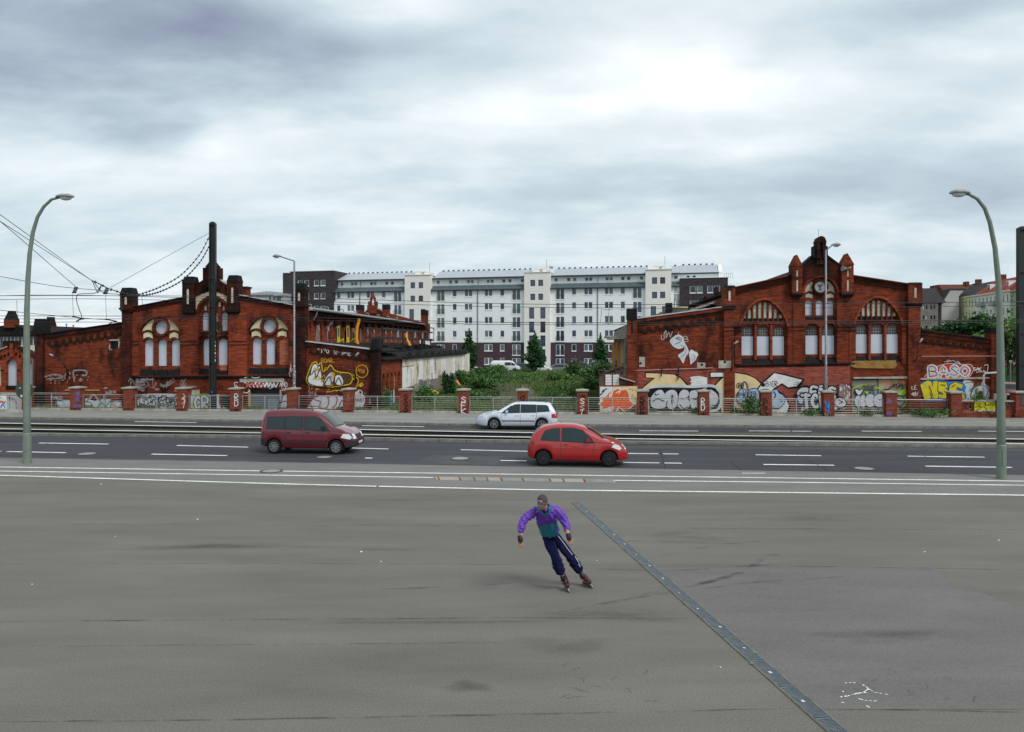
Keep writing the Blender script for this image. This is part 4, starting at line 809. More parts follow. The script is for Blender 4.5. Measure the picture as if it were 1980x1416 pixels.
pbox(g,395,401.9,518.5,560,VF-.22,VF+.3,0);pbox(g,421.1,427.5,518.5,560,VF-.22,VF+.3,0);g.build('pinnacle',BRD,HL)
part_poly('gable_crown',[(379,574),(379,553.5),(397,542),(426,542),(443,553.5),(443,574),(427,566),(411,563),(395,566)],VF-.10,VF+.5,BRD,HL)
ZINC=mat('zinc_coping',(.50,.50,.50),.5,.15,4,metal=.3)
mould(HL,[(427,541.5),(443,552.5)],2.2,VF-.14,VF+.55,ZINC,'coping');mould(HL,[(379,552.8),(396,541.2)],1.4,VF-.14,VF+.55,SLATE,'coping')
mould(HL,[(254,595),(357.5,575)],2.0,VF-.18,VF+.6,SLATE,'coping');mould(HL,[(254,598.5),(357.5,578.5)],4.0,VF-.10,VF+.1,BRD,'cornice')
mould(HL,[(461,570),(571,590.5)],1.6,VF-.18,VF+.6,ZINC,'coping');mould(HL,[(461,574),(571,594)],4.0,VF-.10,VF+.1,BRD,'cornice')
row_of(HL,'dentil',[(262,599),(356,580.5)],2.2,3.4,VF-.09,VF,BRD,1.0);row_of(HL,'dentil',[(463,576.5),(570,596)],2.2,3.4,VF-.09,VF,BRD,1.0)
for y in(661,667.5):
 for x0,x1 in((238.5,268.5),(349,383),(443,477.5),(559,573)):mould(HL,[(x0,y),(x1,y-.6)],1.6,VF-.10,VF-.02,SLATE,'string_course')
for x0,x1 in((296,299),(321.5,324.5),(505.5,508.5),(531.5,534.5),(410,417)):mould(HL,[(x0,661),(x1,661)],1.5,VF+.16,VF+RV+.02,SLATE,'string_course')
mould(HL,[(257,729.5),(572,727)],2.0,VF-.13,VF,SLATE,'string_course');stuffrow(HL,'dentil_band',[(258,731.5),(571,729)],1.5,2.6,VF-.09,VF,SLATE,1.0)
part_poly('lintel',[(464,731),(550,731),(550,739.5),(464,739.5)],VF-.05,VF,STONE,HL)
DOOR=mat('grey_steel_door',(.13,.145,.16),.55,.2,3)
g=MB();pbox(g,483,513.6,762,800,VF+.16,VF+.2);g.build('door_leaf',DOOR,HL);g=MB();pbox(g,514,541,762,800,VF+.16,VF+.2);g.build('door_leaf',DOOR,HL);g=MB();pbox(g,516,538,772,800,VF+.13,VF+.16);g.build('door_panel',mat('door_blue_grey',(.20,.24,.28),.5,.15,3),HL)
g=MB();pbox(g,483,541,752,762,VF+.19,VF+.22);g.build('transom',STEELD,HL);g=MB();pbox(g,480.5,483,753,800,VF-.03,VF+.2);g.build('door_post',mat('sand_post',(.5,.35,.16),.7,.2,4),HL);g=MB();pbox(g,541,544.5,754,800,VF-.03,VF+.2);g.build('door_post',STONE,HL)
g=MB();pbox(g,429,448,766,790,VF-.01,VF+.02);g.build('low_grille',STEELD,HL)
for(x0,x1,y0,y1)in((371,386,754,765),):g=MB();pbox(g,x0,x1,y0,y1,VF-.03,VF);g.build('plaster_patch',CREAMD,HL)
lw=[(86,800),(86,647),(237.5,624.5),(237.5,800)];vent=[(212.5,674.5),(228,674.5),(228,659.5),(212.5,659.5)]
g=MB();g.wall(cv(lw),[cv(vent)],VF+.05,.5,Rv=.25);g.build('wing_wall',BR,HL)
g=MB();pbox(g,212,228.5,659,675,VF+.28,VF+.32)
for k in range(5):pbox(g,212.5,228,660.5+k*3,662+k*3,VF+.2,VF+.28)
g.build('louvre',STEELD,HL)
part_poly('mortar_edge',[(209,657),(231,656),(229,659.3),(212.3,659.3)],VF+.03,VF+.05,STONE,HL);part_poly('mortar_edge',[(228.2,658),(232,662),(230,671),(228.2,675)],VF+.03,VF+.05,STONE,HL);part_poly('mortar_edge',[(209,673),(212.3,664),(212.3,675),(217,676.8),(212,677.5)],VF+.03,VF+.05,STONE,HL)
mould(HL,[(84,646.5),(237.5,624)],2.2,VF-.14,VF+.6,SLATE,'coping');mould(HL,[(88,652),(237.5,629.5)],6,VF-.08,VF+.06,BRD,'cornice')
SOOT=mat('soot_black_brick',(.028,.013,.009),.95,.5,4)
def steps(parent,p0,p1,n,wd,h1,h2,vp,m=SOOT):
 g1=MB();g1.box(-wd*.22/29,wd*.22/29,vp-.09,vp,-h1/29,0);m1=g1.mesh('frieze_block',mats=m);g2=MB();g2.box(-wd*.36/29,wd*.36/29,vp-.075,vp,-h2/29,0);m2=g2.mesh('frieze_ledge',mats=m)
 for i in range(n):
  t=(i+.5)/n;x,y=p0[0]+(p1[0]-p0[0])*t,p0[1]+(p1[1]-p0[1])*t;q=UZ(x,y);link('frieze_block',m1,parent,(q[0],0,q[1]))
  q=UZ(x+wd*.52,y+h1-1);link('frieze_ledge',m2,parent,(q[0],0,q[1]))
steps(HL,(88,661),(237,638),11,13.5,8,4.5,VF+.05)
g=MB();turret_gab(g,69,88,617.5,644,646,VF-.3,VF+.5,0,1,False);g.build('turret',[BRD,SLATE],HL);g=MB();pbox(g,70,85,645,800,VF-.15,VF+.5);g.build('pier',BRD,HL)
g=MB();pbox(g,75.5,79,646,668,VF-.16,VF-.14);g.build('blind_slot',SLATE,HL)
part_poly('sandstone_band',[(125,753),(192,753.5),(192,756.5),(125,756)],VF+.02,VF+.05,mat('sand_band',(.42,.22,.07),.9,.3,4),HL)
rw=[(592,800),(592,661),(718,676.5),(718,800)];g=MB();g.wall(cv(rw),[],VF+.05,.5);g.build('wing_wall',BR,HL)
mould(HL,[(590,660),(718,675.5)],2.0,VF-.16,VF+.6,ZINC,'coping');mould(HL,[(592,666),(718,681)],6,VF-.08,VF+.06,BRD,'cornice');steps(HL,(594,675),(716,690),9,13,7,4,VF+.05)
g=MB();turret_gab(g,718,735,655.5,676,678,VF-.3,VF+.5,0,1,False);g.build('turret',[BRD,SLATE],HL);g=MB();pbox(g,718.5,733,677,800,VF-.18,VF+.6);g.build('pier',BRD,HL)
g=MB();g.tube([(UZ(592,0)[0]+.1,VF-.03,UZ(0,730)[1]),(UZ(570,0)[0],VF-.03,UZ(0,729.5)[1])],.025,6);g.build('conduit',ZINC,HL)
uN0,uN1=UZ(238,0)[0],UZ(592,0)[0];uC0,uC1=UZ(368,0)[0],UZ(454,0)[0];zE=7.05;zM=UZ(400,574)[1];BK=38.0
g=MB();th=.12
g.prism([(uC1,zE+.40),(uN1-2.0,zE+.40),(uN1+.35,zE),(uN1+.35,zE-th),(uC1,zE-th)],'y',VF+.5,VF+BK,0);g.prism([(uN0,UZ(254,596)[1]),(uC0,UZ(357,576)[1]),(uC0,UZ(357,576)[1]-th),(uN0,UZ(254,596)[1]-th)],'y',VF+.5,VF+BK,0)
g.prism([(uC0,zE+.4),(uC1,zE+.4),(uC1,zE+.3),(uC0,zE+.3)],'y',VF+.5,VF+BK,0);g.build('roof',ROOFG,HL)
g=MB();g.tube([(uN1+.40,VF+.5,zE-.06),(uN1+.40,VF+BK,zE-.06)],.09,8);g.tube([(uN1+.40,VF+1.1,zE-.1),(uN1+.3,VF+1.1,zE-.5),(uN1+.1,VF+1.1,zE-.8)],.05,6);g.build('gutter',LAMPS,HL)
for i in range(9):v=VF+3+i*4;zz=zE+.5;g=MB();uu=uN1-2.2;g.tube([(uu,v,zz-.3),(uu,v,zz+.12),(uu-.12,v,zz+.18),(uu-.25,v,zz+.1)],.045,6);g.build('roof_vent',LAMPS,HL)
def varch(vc,hw_,zb,zt,n=8):return[(vc-hw_,zb),(vc+hw_,zb)]+[(vc+hw_*math.cos(math.pi*i/n),zt-hw_+hw_*math.sin(math.pi*i/n))for i in range(n+1)]
zl=4.72
arches=[VF+1.15+2.15*i for i in range(17)]
g=MB();g.wall([(VF+.55,.1),(VF+BK,.1),(VF+BK,zE-.1),(VF+.55,zE-.1)],[varch(a,.52,zl+.1,6.25)for a in arches],uN1-.25,-.35,'x',Rv=-.13);g.build('clerestory_wall',BRR,HL)
infill=mat('grey_block_infill',(.17,.165,.16),.9,.3,4,bump=.3,bscale=20);pal=[infill,infill,STEELD,paint('yellow',0),STEELD,infill,infill,infill]
for i,a in enumerate(arches):
 g=MB();g.prism(varch(a,.50,zl+.1,5.75),'x',uN1-.40,uN1-.37);m_=infill if i not in(2,4)else STEELD;g.build('arch_infill',m_,HL)
 g=MB();g.prism(varch(a,.52,5.5,6.25),'x',uN1-.415,uN1-.385);g.build('arch_plaster',CREAMD if i%3 else infill,HL)
 g=MB();g.box(uN1-.25,uN1+.05,a+1.0,a+1.22,5.95,6.5);g.build('eaves_corbel',BRD,HL)
g=MB();g.box(uN1-.25,uN1+.12,VF+.55,VF+BK,6.5,6.8);g.build('eaves_band',BRD,HL)
p=Paint(lambda x,y:FA.vz(x,y,uN1-.25),lambda a,b,o:(uN1-.25+o,a,b),1/27,.006)
p.stroke([(634,660),(633,645),(637,629),(644,623),(650,629),(653,645)],3.2,'bluegrey');p.stroke([(641,628),(647,623),(652,632)],1.6,'silver');p.splotch(632,640,6,20,'faded',5);p.stroke([(634,652),(636,646),(634,660)],1.5,'crimson')
for x in(654,672):p.fill([(x-3,630),(x+3,630),(x+3,667),(x-3,666)],'yellow');p.fill([(x-1.8,634),(x+1.8,634),(x+1.8,652),(x-1.8,652)],'slategrey')
p.stroke([(657,660),(664,655),(662,662)],3,'yellow');p.stroke([(678,660),(684,655),(687,664)],2.6,'lime');p.fill([(611,628),(615,633),(618,662),(608,660)],'faded');p.fill([(685,640),(688,640),(689,668),(685,668)],'yellow');p.splotch(637,655,14,8,'bluegrey',5);p.done('graffiti',HL)
uA=UZ(735,0)[0];zA=3.55
g=MB();g.prism([(uN1-.1,zl+.02),(uA,UZ(718,676.5)[1]-.05),(uA,UZ(718,676.5)[1]-.2),(uN1-.1,zl-.13)],'y',VF+.55,VF+6.2,0);g.prism([(uN1,zl),(uA+.2,zA+.05),(uA+.2,zA-.1),(uN1,zl-.15)],'y',VF+6.2,VF+BK,0);g.build('aisle_roof',ROOFD,HL)
VS=VF+6.3
ar2=[VF+1.1+1.12*i for i in range(5)]
g=MB();g.wall([(VF+.5,.1),(VS,.1),(VS,zA-.1),(VF+.5,zA-.1)],[varch(a+.2,.34,.6,2.55,8)for a in ar2],uA-.1,-.45,'x',Rv=-.16);g.build('aisle_wall',BRR,HL)
for i,a in enumerate(ar2):
 g=MB();g.prism(varch(a+.2,.34,.6,2.55,8),'x',uA-.28,uA-.25);g.build('arch_infill',[BRD,BRD,SLATE,CREAMD,SLATE][i],HL)
g=MB();g.prism([(uA-.8,zA+.35),(uA+.15,zA),(uA+.15,zA-.1),(uA-.8,zA+.25)],'y',VF+.5,VS+.3);g.build('eaves_roof',ROOFD,HL)
p=Paint(lambda x,y:FA.vz(x,y,uA-.1),lambda a,b,o:(uA-.1+o,a,b),1/28,.006);p.fill([(754,760),(757,755),(758,800),(754,800)],'teal');p.fill([(760,752),(763,758),(763,798),(760,798)],'bluegrey');p.stroke([(755,770),(760,775),(756,785)],1.6,'teal');p.done('graffiti',HL)
VB=VF+BK
def bk(x,y):return FA.uz(x,y,VB)
g=MB();g.prism([bk(*q)for q in[(680,640),(680,606),(705,604),(716,594),(727,594),(741,603),(753,606),(830,627),(830,660)]],'y',VB,VB+.5)
for x0,x1,yt,yb in((690.5,702,590,612),(741,752.5,589,612),(815.5,826.5,600,632)):
 (a,zt),(b,zb)=bk(x0,yt),bk(x1,yb);zs=bk(0,yt+13)[1];g.box(a,b,VB-.4,VB+.5,zb,zs,0);g.box(a-.03,b+.03,VB-.43,VB+.53,zs,zt,1)
(a,zt),(b,zb)=bk(715.5,568),bk(727,606);zs=bk(0,582)[1];c=(a+b)/2
g.box(a+.1,c-.2,VB-.3,VB+.3,zb,zs);g.box(c+.2,b-.1,VB-.3,VB+.3,zb,zs);g.box(c-.2,c+.2,VB-.3,VB+.3,zb,zb+1.0);g.prism([(a+.05,zs),(b-.05,zs),(c,zt)],'y',VB-.32,VB+.32)
g.box(bk(713,0)[0],a+.1,VB-.3,VB+.3,zb,bk(0,587)[1]);g.box(b-.1,bk(729.5,0)[0],VB-.3,VB+.3,zb,bk(0,587)[1]);g.build('rear_gable',[BR,SLATE],HL)
mould_pts=[bk(702,605),bk(716,594.5)];g=MB();g.band([bk(705,603.5),bk(716,594)],.12,VB-.1,VB+.6);g.band([bk(727,594),bk(741,603)],.12,VB-.1,VB+.6);g.build('rear_coping',STONE,HL)
p=wallpaint(FA,VF-.0)
p.off0=.10
for(x,y,w_,h_,c)in((90,723,36,12,'fadedgrey'),(123,718,18,20,'fadedgrey'),(146,715,28,24,'fadedgrey'),(100,733,22,10,'faded'),(258,730,120,28,'fadedgrey')):p.splotch(x,y,w_,h_,c,12)
p.stroke([(148,737),(146,720),(152,716),(170,717),(171,725),(163,726)],3,'grey');p.stroke([(92,729),(108,724),(124,727),(122,731),(96,733)],2,'grey')
for k in range(16):x=random.uniform(256,370);p.stroke([(x+random.uniform(-7,7),734+random.uniform(-4,18))for _ in range(4)],1.2,random.choice(['grey','faded','grey']))
p.done('faded_graffiti',HL)
p=wallpaint(FA,VF);p.off0=.06
p.fill([(112,790),(111,775),(140,774),(146,790)],'silver');p.stroke([(118,786),(108,778),(120,773),(130,788),(136,776),(140,788)],1.4,'teal');p.stroke([(112,788),(106,781),(112,775),(121,776)],1.2,'black');p.tag('PAKO',100,766,5,6,'silver',.9,gap=.1);p.splotch(76,780,12,9,'silver',8)
p.fill([(160,790),(161,774),(170,770),(184,776),(200,772),(216,772),(218,790)],'silver');p.fill([(218,790),(217,778),(228,775),(241,778),(241,790)],'silver');p.stroke([(165,784),(176,786),(178,779),(166,777)],2,'green');p.stroke([(178,782),(188,790),(198,779),(206,786),(216,774),(215,790)],2,'green');p.stroke([(170,776),(182,762),(196,776)],3,'faded');p.stroke([(172,777),(183,764),(194,779)],1,'white');p.stroke([(218,782),(228,786),(238,786),(240,778)],1.6,'orange');p.stroke([(219,781),(230,776),(236,780),(232,786)],1.2,'grey')
p.tag('ARX',206,757,6,6,'silver',.8,rise=-1);p.tag('B',204,763,3,6,'blue',1)
p.done('graffiti',HL)
p=wallpaint(FA,VF);p.off0=.03
p.fill([(262,791),(263,763),(300,761),(346,762),(347,790)],'silver')
for k in range(26):
 x=265+3.05*k;y=766+(k*7)%17;p.stroke([(x,y),(x+4,y+random.uniform(-6,7)),(x+2,y+random.uniform(4,10)),(x+7,y+random.uniform(0,10))],random.choice([1.0,1.5,2.0]),'black')
p.stroke([(264,776),(272,764),(284,770),(296,763),(306,772),(318,764),(330,772),(344,764)],1.8,'black');p.stroke([(264,788),(280,782),(298,790),(314,780),(330,789),(345,783)],1.6,'black')
p.done('graffiti',HL)
p=wallpaint(FA,VF);p.off0=.03
p.fill([(365,766),(424,763),(424,795),(365,795)],'silver');p.stroke([(365,765),(395,762),(425,764)],1.6,'lime');p.fill([(370,780),(378,777),(384,783),(376,788),(370,785)],'lime')
p.throwup('CRA',377,768,12,22,5,'white','black',1.6,slant=.0,gap=.25);p.fill([(414,768),(420,768),(430,795),(422,795)],'silver');p.fill([(432,786),(440,790),(440,795),(430,795)],'lime')
p.done('graffiti',HL)
p=wallpaint(FA,VF);p.off0=.07
for k in range(9):x=470+7*k;p.stroke([(x,748),(x+5,739+k%3),(x+8,749),(x+12,741)],2,['white','silver','white'][k%3]);
for k in range(5):x=470+8*k;p.stroke([(x,749),(x+4,741),(x+9,748)],2.2,'red')
p.stroke([(474,731),(484,728),(495,731),(506,728)],1.6,'white');p.stroke([(520,741),(532,746),(522,752)],1.2,'white');p.tag('AND',542,739,4.5,9,'white',1.2,gap=.1,jit=.1);p.tag('W',546,748,8,8,'silver',1.2);p.stroke([(472,758),(478,760),(484,756)],1.8,'white')
p.fill([(546,792),(545,772),(549,764),(560,762),(560,792)],'silver');p.stroke([(546,776),(548,766),(556,761),(560,763)],1.8,'black');p.stroke([(541,779),(552,776),(562,778)],2,'black');p.stroke([(549,784),(551,791),(557,786),(558,792)],1,'black')
p.tag('E',456,741,6,7,'white',1.2,jit=.2);p.splotch(446,771,5,6,'white',3);p.splotch(561,705,6,28,'white',9);p.splotch(560,725,10,12,'faded',4)
p.done('graffiti',HL)
p=wallpaint(FA,VF+.05);p.off0=.035
p.tag('TIZO',614,675,5,7,'white',1.3,gap=.15,rise=.3);p.tag('TGI MARC',645,679,3.6,6,'silver',.9,gap=.2,rise=.5,jit=.1);p.tag('ROAR',622,694,5,8,'ochre',1.1,gap=.1);p.stroke([(618,702),(634,699),(648,701)],.8,'ochre')
ol=[(593,735),(598,718),(604,704),(612,700),(616,706),(622,702),(625,718),(634,712),(640,706),(648,716),(660,720),(676,722),(682,730),(678,742),(660,746),(640,748),(620,746),(600,744)]
p.fill(ol,'brown',True);p.stroke(ol,1.6,'yellow',True)
p.fill([(602,724),(606,707),(613,705),(615,712),(619,709),(622,730),(616,736),(606,733)],'white',True);p.fill([(597,738),(600,726),(612,731),(624,736),(624,746),(606,744)],'white',True);p.fill([(628,738),(636,724),(644,721),(646,732),(640,744),(630,744)],'silver',True);p.fill([(650,742),(650,728),(658,726),(664,736),(662,744)],'white',True)
for k in range(16):x,y=random.uniform(602,662),random.uniform(712,740);p.stroke([(x,y),(x+3,y-4),(x+6,y+1)],1.4,'ochre')
for q in([(604,724),(610,716),(612,730),(620,712)],[(598,741),(612,747),(632,748)],[(629,742),(638,728),(643,742)],[(650,742),(656,730),(662,742)]):p.stroke(q,1.6,'black')
p.stroke(circ(701,718,11.5,12,12),1.0,'yellow',True);p.tag('APER',693,713,3.2,6,'ochre',.9,gap=.1,rise=.8);p.stroke([(691,726),(684,734),(692,730)],1,'yellow');p.stroke([(682,724),(694,734),(690,748),(682,754)],1.1,'yellow');p.stroke([(694,746),(702,740),(697,748),(704,744)],1.4,'yellow');p.stroke([(632,760),(650,755),(672,755)],1,'yellow')
p.stroke([(600,770),(600,750),(596,740)],.9,'ochre');p.splotch(598,745,16,22,'fadedgrey',16);p.splotch(610,745,50,12,'ochre',6);p.stroke([(577,768),(581,764),(584,770),(588,765),(590,770)],1.6,'yellow');
p.done('graffiti',HL)
p=wallpaint(FA,VF+.05);p.off0=.04
p.fill([(600,797),(602,778),(612,767),(630,764),(668,765),(700,762),(706,775),(700,790),(696,797)],'silver',True)
for q in([(603,772),(600,780),(604,788),(612,792),(618,786),(620,776)],[(620,776),(612,774),(604,770)],[(612,768),(624,764),(634,768),(636,780),(630,792)],[(634,770),(644,764),(652,770),(650,782),(644,789),(648,794),(642,797)],[(656,766),(668,764),(672,776),(664,780)],[(652,797),(662,774),(672,790),(654,797)],[(622,790),(632,789)]):p.stroke(q,2.1,'crimson')
p.stroke([(686,790),(690,796),(694,792)],1.6,'crimson');p.tag('INNST',684,770,4,6,'crimson',.9,gap=.1);p.tag('WD',686,755,7,8,'white',1.6,jit=.1);p.splotch(700,758,8,8,'teal',4);p.tag('EVA',718,763,4,5,'white',1,gap=.2);p.tag('RV',716,771,5,12,'white',1.1,gap=.2,jit=.1)
p.stroke([(655,757),(660,752),(666,756),(664,762),(656,763)],2.6,'black');p.stroke([(658,758),(662,755),(664,759)],1.2,'grey');p.stroke([(604,766),(620,760),(640,762)],2,'black')
p.fill([(577,792),(577,778),(583,774),(589,778),(589,792)],'white',True);p.stroke([(578,782),(583,779),(588,782)],2.6,'orange');p.stroke([(580,789),(583,786),(587,789)],1,'black');p.stroke([(578,796),(583,793),(588,796)],1.6,'orange')
p.done('graffiti',HL)
def walllamp(pts,lab,v=VF-.5,head=True,box=True):
 q=[(UZ(x,y)[0],v+.0,UZ(x,y)[1])for x,y in pts];q[0]=(q[0][0],VF-.05,q[0][2]);t=thing('wall_lamp',lab,'wall lamp',q[0],FA);g=MB();g.tube(q,.035,7);g.build('bracket',STEELD,t)
 e=Vector(q[-1]);d_=(e-Vector(q[-2])).normalized();g=MB();g.tube([e-d_*.05,e+d_*.05,e+d_*.2,e+d_*.3],[.03,.065,.075,.035],10);g.build('lamp_head',LHEAD,t,smooth=True)
 if box:g=MB();g.box(q[0][0]-.06,q[0][0]+.06,VF-.12,VF,q[0][2]-.35,q[0][2]+.1);g.build('junction_box',SLATE,t)
walllamp([(131.5,717),(131.5,703),(128,695),(112,688)],'curved wall lamp reaching left on the left brick wing')
walllamp([(688,728),(687,705),(687,693),(692,688)],'wall lamp with a white lantern on the aisle front right of the yellow outlined graffiti')
walllamp([(1412,732),(1413,690),(1413,668),(1417,665)],'slender wall lamp left of the left big arched window of the right hall')
walllamp([(1766,705),(1767,690),(1768,668),(1772,662)],'wall lamp at the corner between the right hall and its right wing')
u,z=UZ(164,748);t=thing('reflector_lamp','flat black shaded lamp on a thin post behind the railing left of the maze graffiti','lamp',(UZ(204,0)[0],1.2,.1),FA)
g=MB();q=FA.uz(204,752,1.2);g.tube([(q[0],1.2,.1),(q[0],1.2,q[1]+.06)],.02,6);g.build('post',LAMPS,t);g=MB();g.tube([(q[0],1.2,q[1]),(q[0],1.2,q[1]+.04),(q[0],1.2,q[1]+.1)],[.05,.18,.03],10);g.build('shade',LHEAD,t)
for x,y,lab in((128.5,626,'taller thin cross standing on the left wing roof'),(141.5,628,'shorter thin cross standing on the left wing roof')):
 c=UZ(x,y,6);c2=FA.uz(x,y,6.0);b_=FA.uz(x,643,6.0);t=thing('roof_cross',lab,'cross',(c2[0],6,b_[1]-.3),FA);g=MB();g.box(c2[0]-.02,c2[0]+.02,5.98,6.02,b_[1]-.3,c2[1]);g.build('upright',WIRE,t);g=MB();g.box(c2[0]-.12,c2[0]+.12,5.985,6.015,c2[1]-.12,c2[1]-.08);g.build('arm',WIRE,t)
oR=UZ(1587,795);HR=thing('brick_hall','right red brick hall with pointed pinnacle, round relief and big pointed window arches','hall',(oR[0],VF,.1),FA,'red brick halls')
gab=[(1398,800),(1398,565),(1420,556.5),(1528.5,533),(1529,529),(1571,496),(1599,496),(1624.5,515),(1647,534),(1752,550),(1776,553),(1776,800)]
def big_out(dx,dy):return[(1434+dx,704+dy),(1521.5+dx,704+dy),(1521.5+dx,630+dy)]+[(1477.5+dx+44*math.cos(R(a)),630+dy-50*(1-abs(math.cos(R(a)))**1.9)**.72)for a in range(8,180,9)]+[(1434+dx,630+dy)]
c_lo=[(1557,703),(1617,703),(1617,634),(1610,626),(1599,626),(1587,634),(1576,626),(1564,626),(1557,634)]
c_up=[(1556,619),(1618,619),(1618,566)]+[(1587+31*math.cos(R(a)),567-31*math.sin(R(a)))for a in range(8,180,12)]+[(1556,566)]
gatehole=[(1647,800),(1756,800),(1756,733),(1647,733)]
g=MB();g.wall(cv(gab),[cv(big_out(0,0)),cv(big_out(220.8,-4)),cv(c_lo),cv(c_up),cv(gatehole)],VF,.55,Rv=.22);g.build('gable_wall',BR,HR)
FRM_P=mat('pinkish_window_frame',(.22,.09,.07),.8,.3,4);WFR=mat('old_window_frame',(.45,.42,.36),.8,.3,4)
def halfwin(parent,x0,x1,yt,ym,yb,dy=0):
 o=arch(x0,x1,yb,yt,5.5);board(parent,arch(x0,x1,ym,yt,5.5),FRM_P,.13,'window_head')
 g=MB();pbox(g,x0+1.8,x1-1.8,yt+6.5,ym,VF+RV+.10,VF+RV+.13,0)
 for k in range(1,4):xx=x0+1.8+(x1-x0-3.6)*k/4;pbox(g,xx-.25,xx+.25,yt+6.5,ym,VF+RV+.08,VF+RV+.10,1)
 for k in range(1,3):yy=yt+6.5+(ym-yt-6.5)*k/3;pbox(g,x0+1.8,x1-1.8,yy-.25,yy+.25,VF+RV+.075,VF+RV+.095,1)
 g.build('glazing',[GLASSD,WFR],parent)
 g=MB();pbox(g,x0-.3,x1+.3,ym,yb+.6,VF+RV+.04,VF+RV+.08);g.build('window_board',BOARD,parent)
def pointcomp(dx,dy):
 ws=[(1435,1457.6),(1465.2,1488),(1495.5,1517.8)]
 inner(HR,big_out(dx,dy),[arch(a+dx,b+dx,687.5+dy,628+dy,6.5)for a,b in ws])
 for a,b in ws:
  halfwin(HR,a+dx+.2,b+dx-.2,628.4+dy,650.7+dy,687+dy)
  c=UZ((a+b)/2+dx,637+dy);g=MB();g.ring(c,11.2/29,14/29,VF+.12,VF+RV,20,160,10,ky=.8);g.build('arch_ring',BR,HR)
  sill(HR,a-1.5+dx,b+1.5+dx,687+dy,703.5+dy,VF+.03,VF+RV+.12)
 for x,yt in((1441.5,608),(1451,598),(1461,589),(1471,584.5),(1481,585),(1491,589),(1500.5,597),(1510.5,608)):
  part_poly('lancet_panel',arch(x-2.9+dx,x+2.9+dx,615.5+dy,yt+dy,5,6),VF+RV-.012,VF+RV+.0,CREAMD,HR)
  g=MB();pbox(g,x-3+dx,x+3+dx,615.5+dy,622.5+dy,VF+RV-.03,VF+RV);g.build('lancet_sill',SLATE,HR)
 xs=[1436.5,1446.2,1456,1466,1476,1486,1496,1505.5,1515.5]
 for x in xs:
  h=50*(1-min(1,abs(x-1477)/44)**1.9)**.72;g=MB();pbox(g,x-1.2+dx,x+1.2+dx,630-h+1+dy,622.5+dy,VF+.12,VF+RV);g.build('mullion',BR,HR)
 g=MB();pbox(g,1434+dx,1521+dx,622.5+dy,625.5+dy,VF+.08,VF+RV);g.build('transom',BR,HR)
 pts=[(1432+dx,632+dy)]+[(1477.5+dx+46.5*math.cos(R(a)),631+dy-53*(1-abs(math.cos(R(a)))**1.9)**.72)for a in range(176,3,-9)]+[(1523.5+dx,632+dy)]
 mould(HR,pts,4.2,VF-.05,VF+.05,BRR,'arch_moulding')
pointcomp(0,0);pointcomp(220.8,-4)
inner(HR,c_lo,[arch(1559.5,1582.8,685.5,628,6.5),arch(1591.5,1615,685.5,628,6.5)]);
for a,b in((1559.7,1582.6),(1591.7,1614.8)):halfwin(HR,a,b,628.4,649,685);sill(HR,a-2,b+2,685,702.5,VF+.03,VF+RV+.12)
ups=((1559,1573.2),(1579.6,1594),(1599.5,1614.3));inner(HR,c_up,[arch(a,b,610,580,5)for a,b in ups])
for a,b in ups:board(HR,arch(a,b,610,580,5));sill(HR,a-1.5,b+1.5,609.6,618.5,VF+.05,VF+RV+.1)
for s,q in((1,[(1557.5,567),(1560,555),(1566,547),(1572,543.5),(1573,548),(1571,556),(1573,563),(1566,562.5),(1560,565)]),):
 for f in(lambda x:x,lambda x:3173.5-x):part_poly('cream_panel',[(f(x),y)for x,y in q],VF+RV-.03,VF+RV,CREAMD,HR);part_poly('cream_panel',[(f(x),y)for x,y in[(1559.5,576),(1559.5,570),(1566,567.5),(1573,570),(1573,577),(1566,575)]],VF+RV-.03,VF+RV,CREAMD,HR)
c=UZ(1586.8,554.8);g=MB();g.ring(c,10.5/29,14.5/29,VF+.02,VF+RV+.02,n=28);g.build('relief_ring',BRD,HR)
rt=thing
g=MB();g.prism([(c[0]+10.6/29*math.cos(a),c[1]+10.6/29*math.sin(a))for a in[2*math.pi*i/28 for i in range(28)]],'y',VF+.10,VF+RV,0)
for dx_,dz_,r_ in((-.09,.12,.075),(.09,.12,.075),(0,.06,.09),(0,-.06,.06),(-.05,-.17,.045),(.05,-.17,.045)):
 g.tube([(c[0]+dx_,VF+.06,c[1]+dz_),(c[0]+dx_,VF+.10,c[1]+dz_)],[r_*.6,r_],10,1)
g.build('round_relief',[mat('relief_grey',(.36,.36,.36),.8,.25,6),mat('relief_dark',(.10,.10,.10),.8,.3,6)],HR)
mould(HR,[(1554,568)]+[(1587+33.5*math.cos(R(a)),567-33.5*math.sin(R(a)))for a in range(176,3,-12)]+[(1620,568)],4.0,VF-.05,VF+.05,BRR,'arch_moulding')
for x0,x1 in((1420.5,1433),(1522.5,1532),(1533,1556),(1618,1640),(1641,1654),(1743,1752)):g=MB();pbox(g,x0,x1,632 if x0 not in(1533,1618)else 578,704,VF-.08,VF);g.build('pilaster',BR,HR)
for x0,x1 in((1459.5,1463.5),(1490,1494),(1585,1589.5),(1680.3,1684.3),(1710.8,1714.8)):g=MB();pbox(g,x0,x1,628,696,VF+.04,VF+RV);g.build('mullion_pier',BRR,HR)
pier(HR,1397.5,1420,552.7,556,592,(1399,1418,800),2,BR);pier(HR,1752,1779,547,550,586,(1754,1777,800),2,BR)
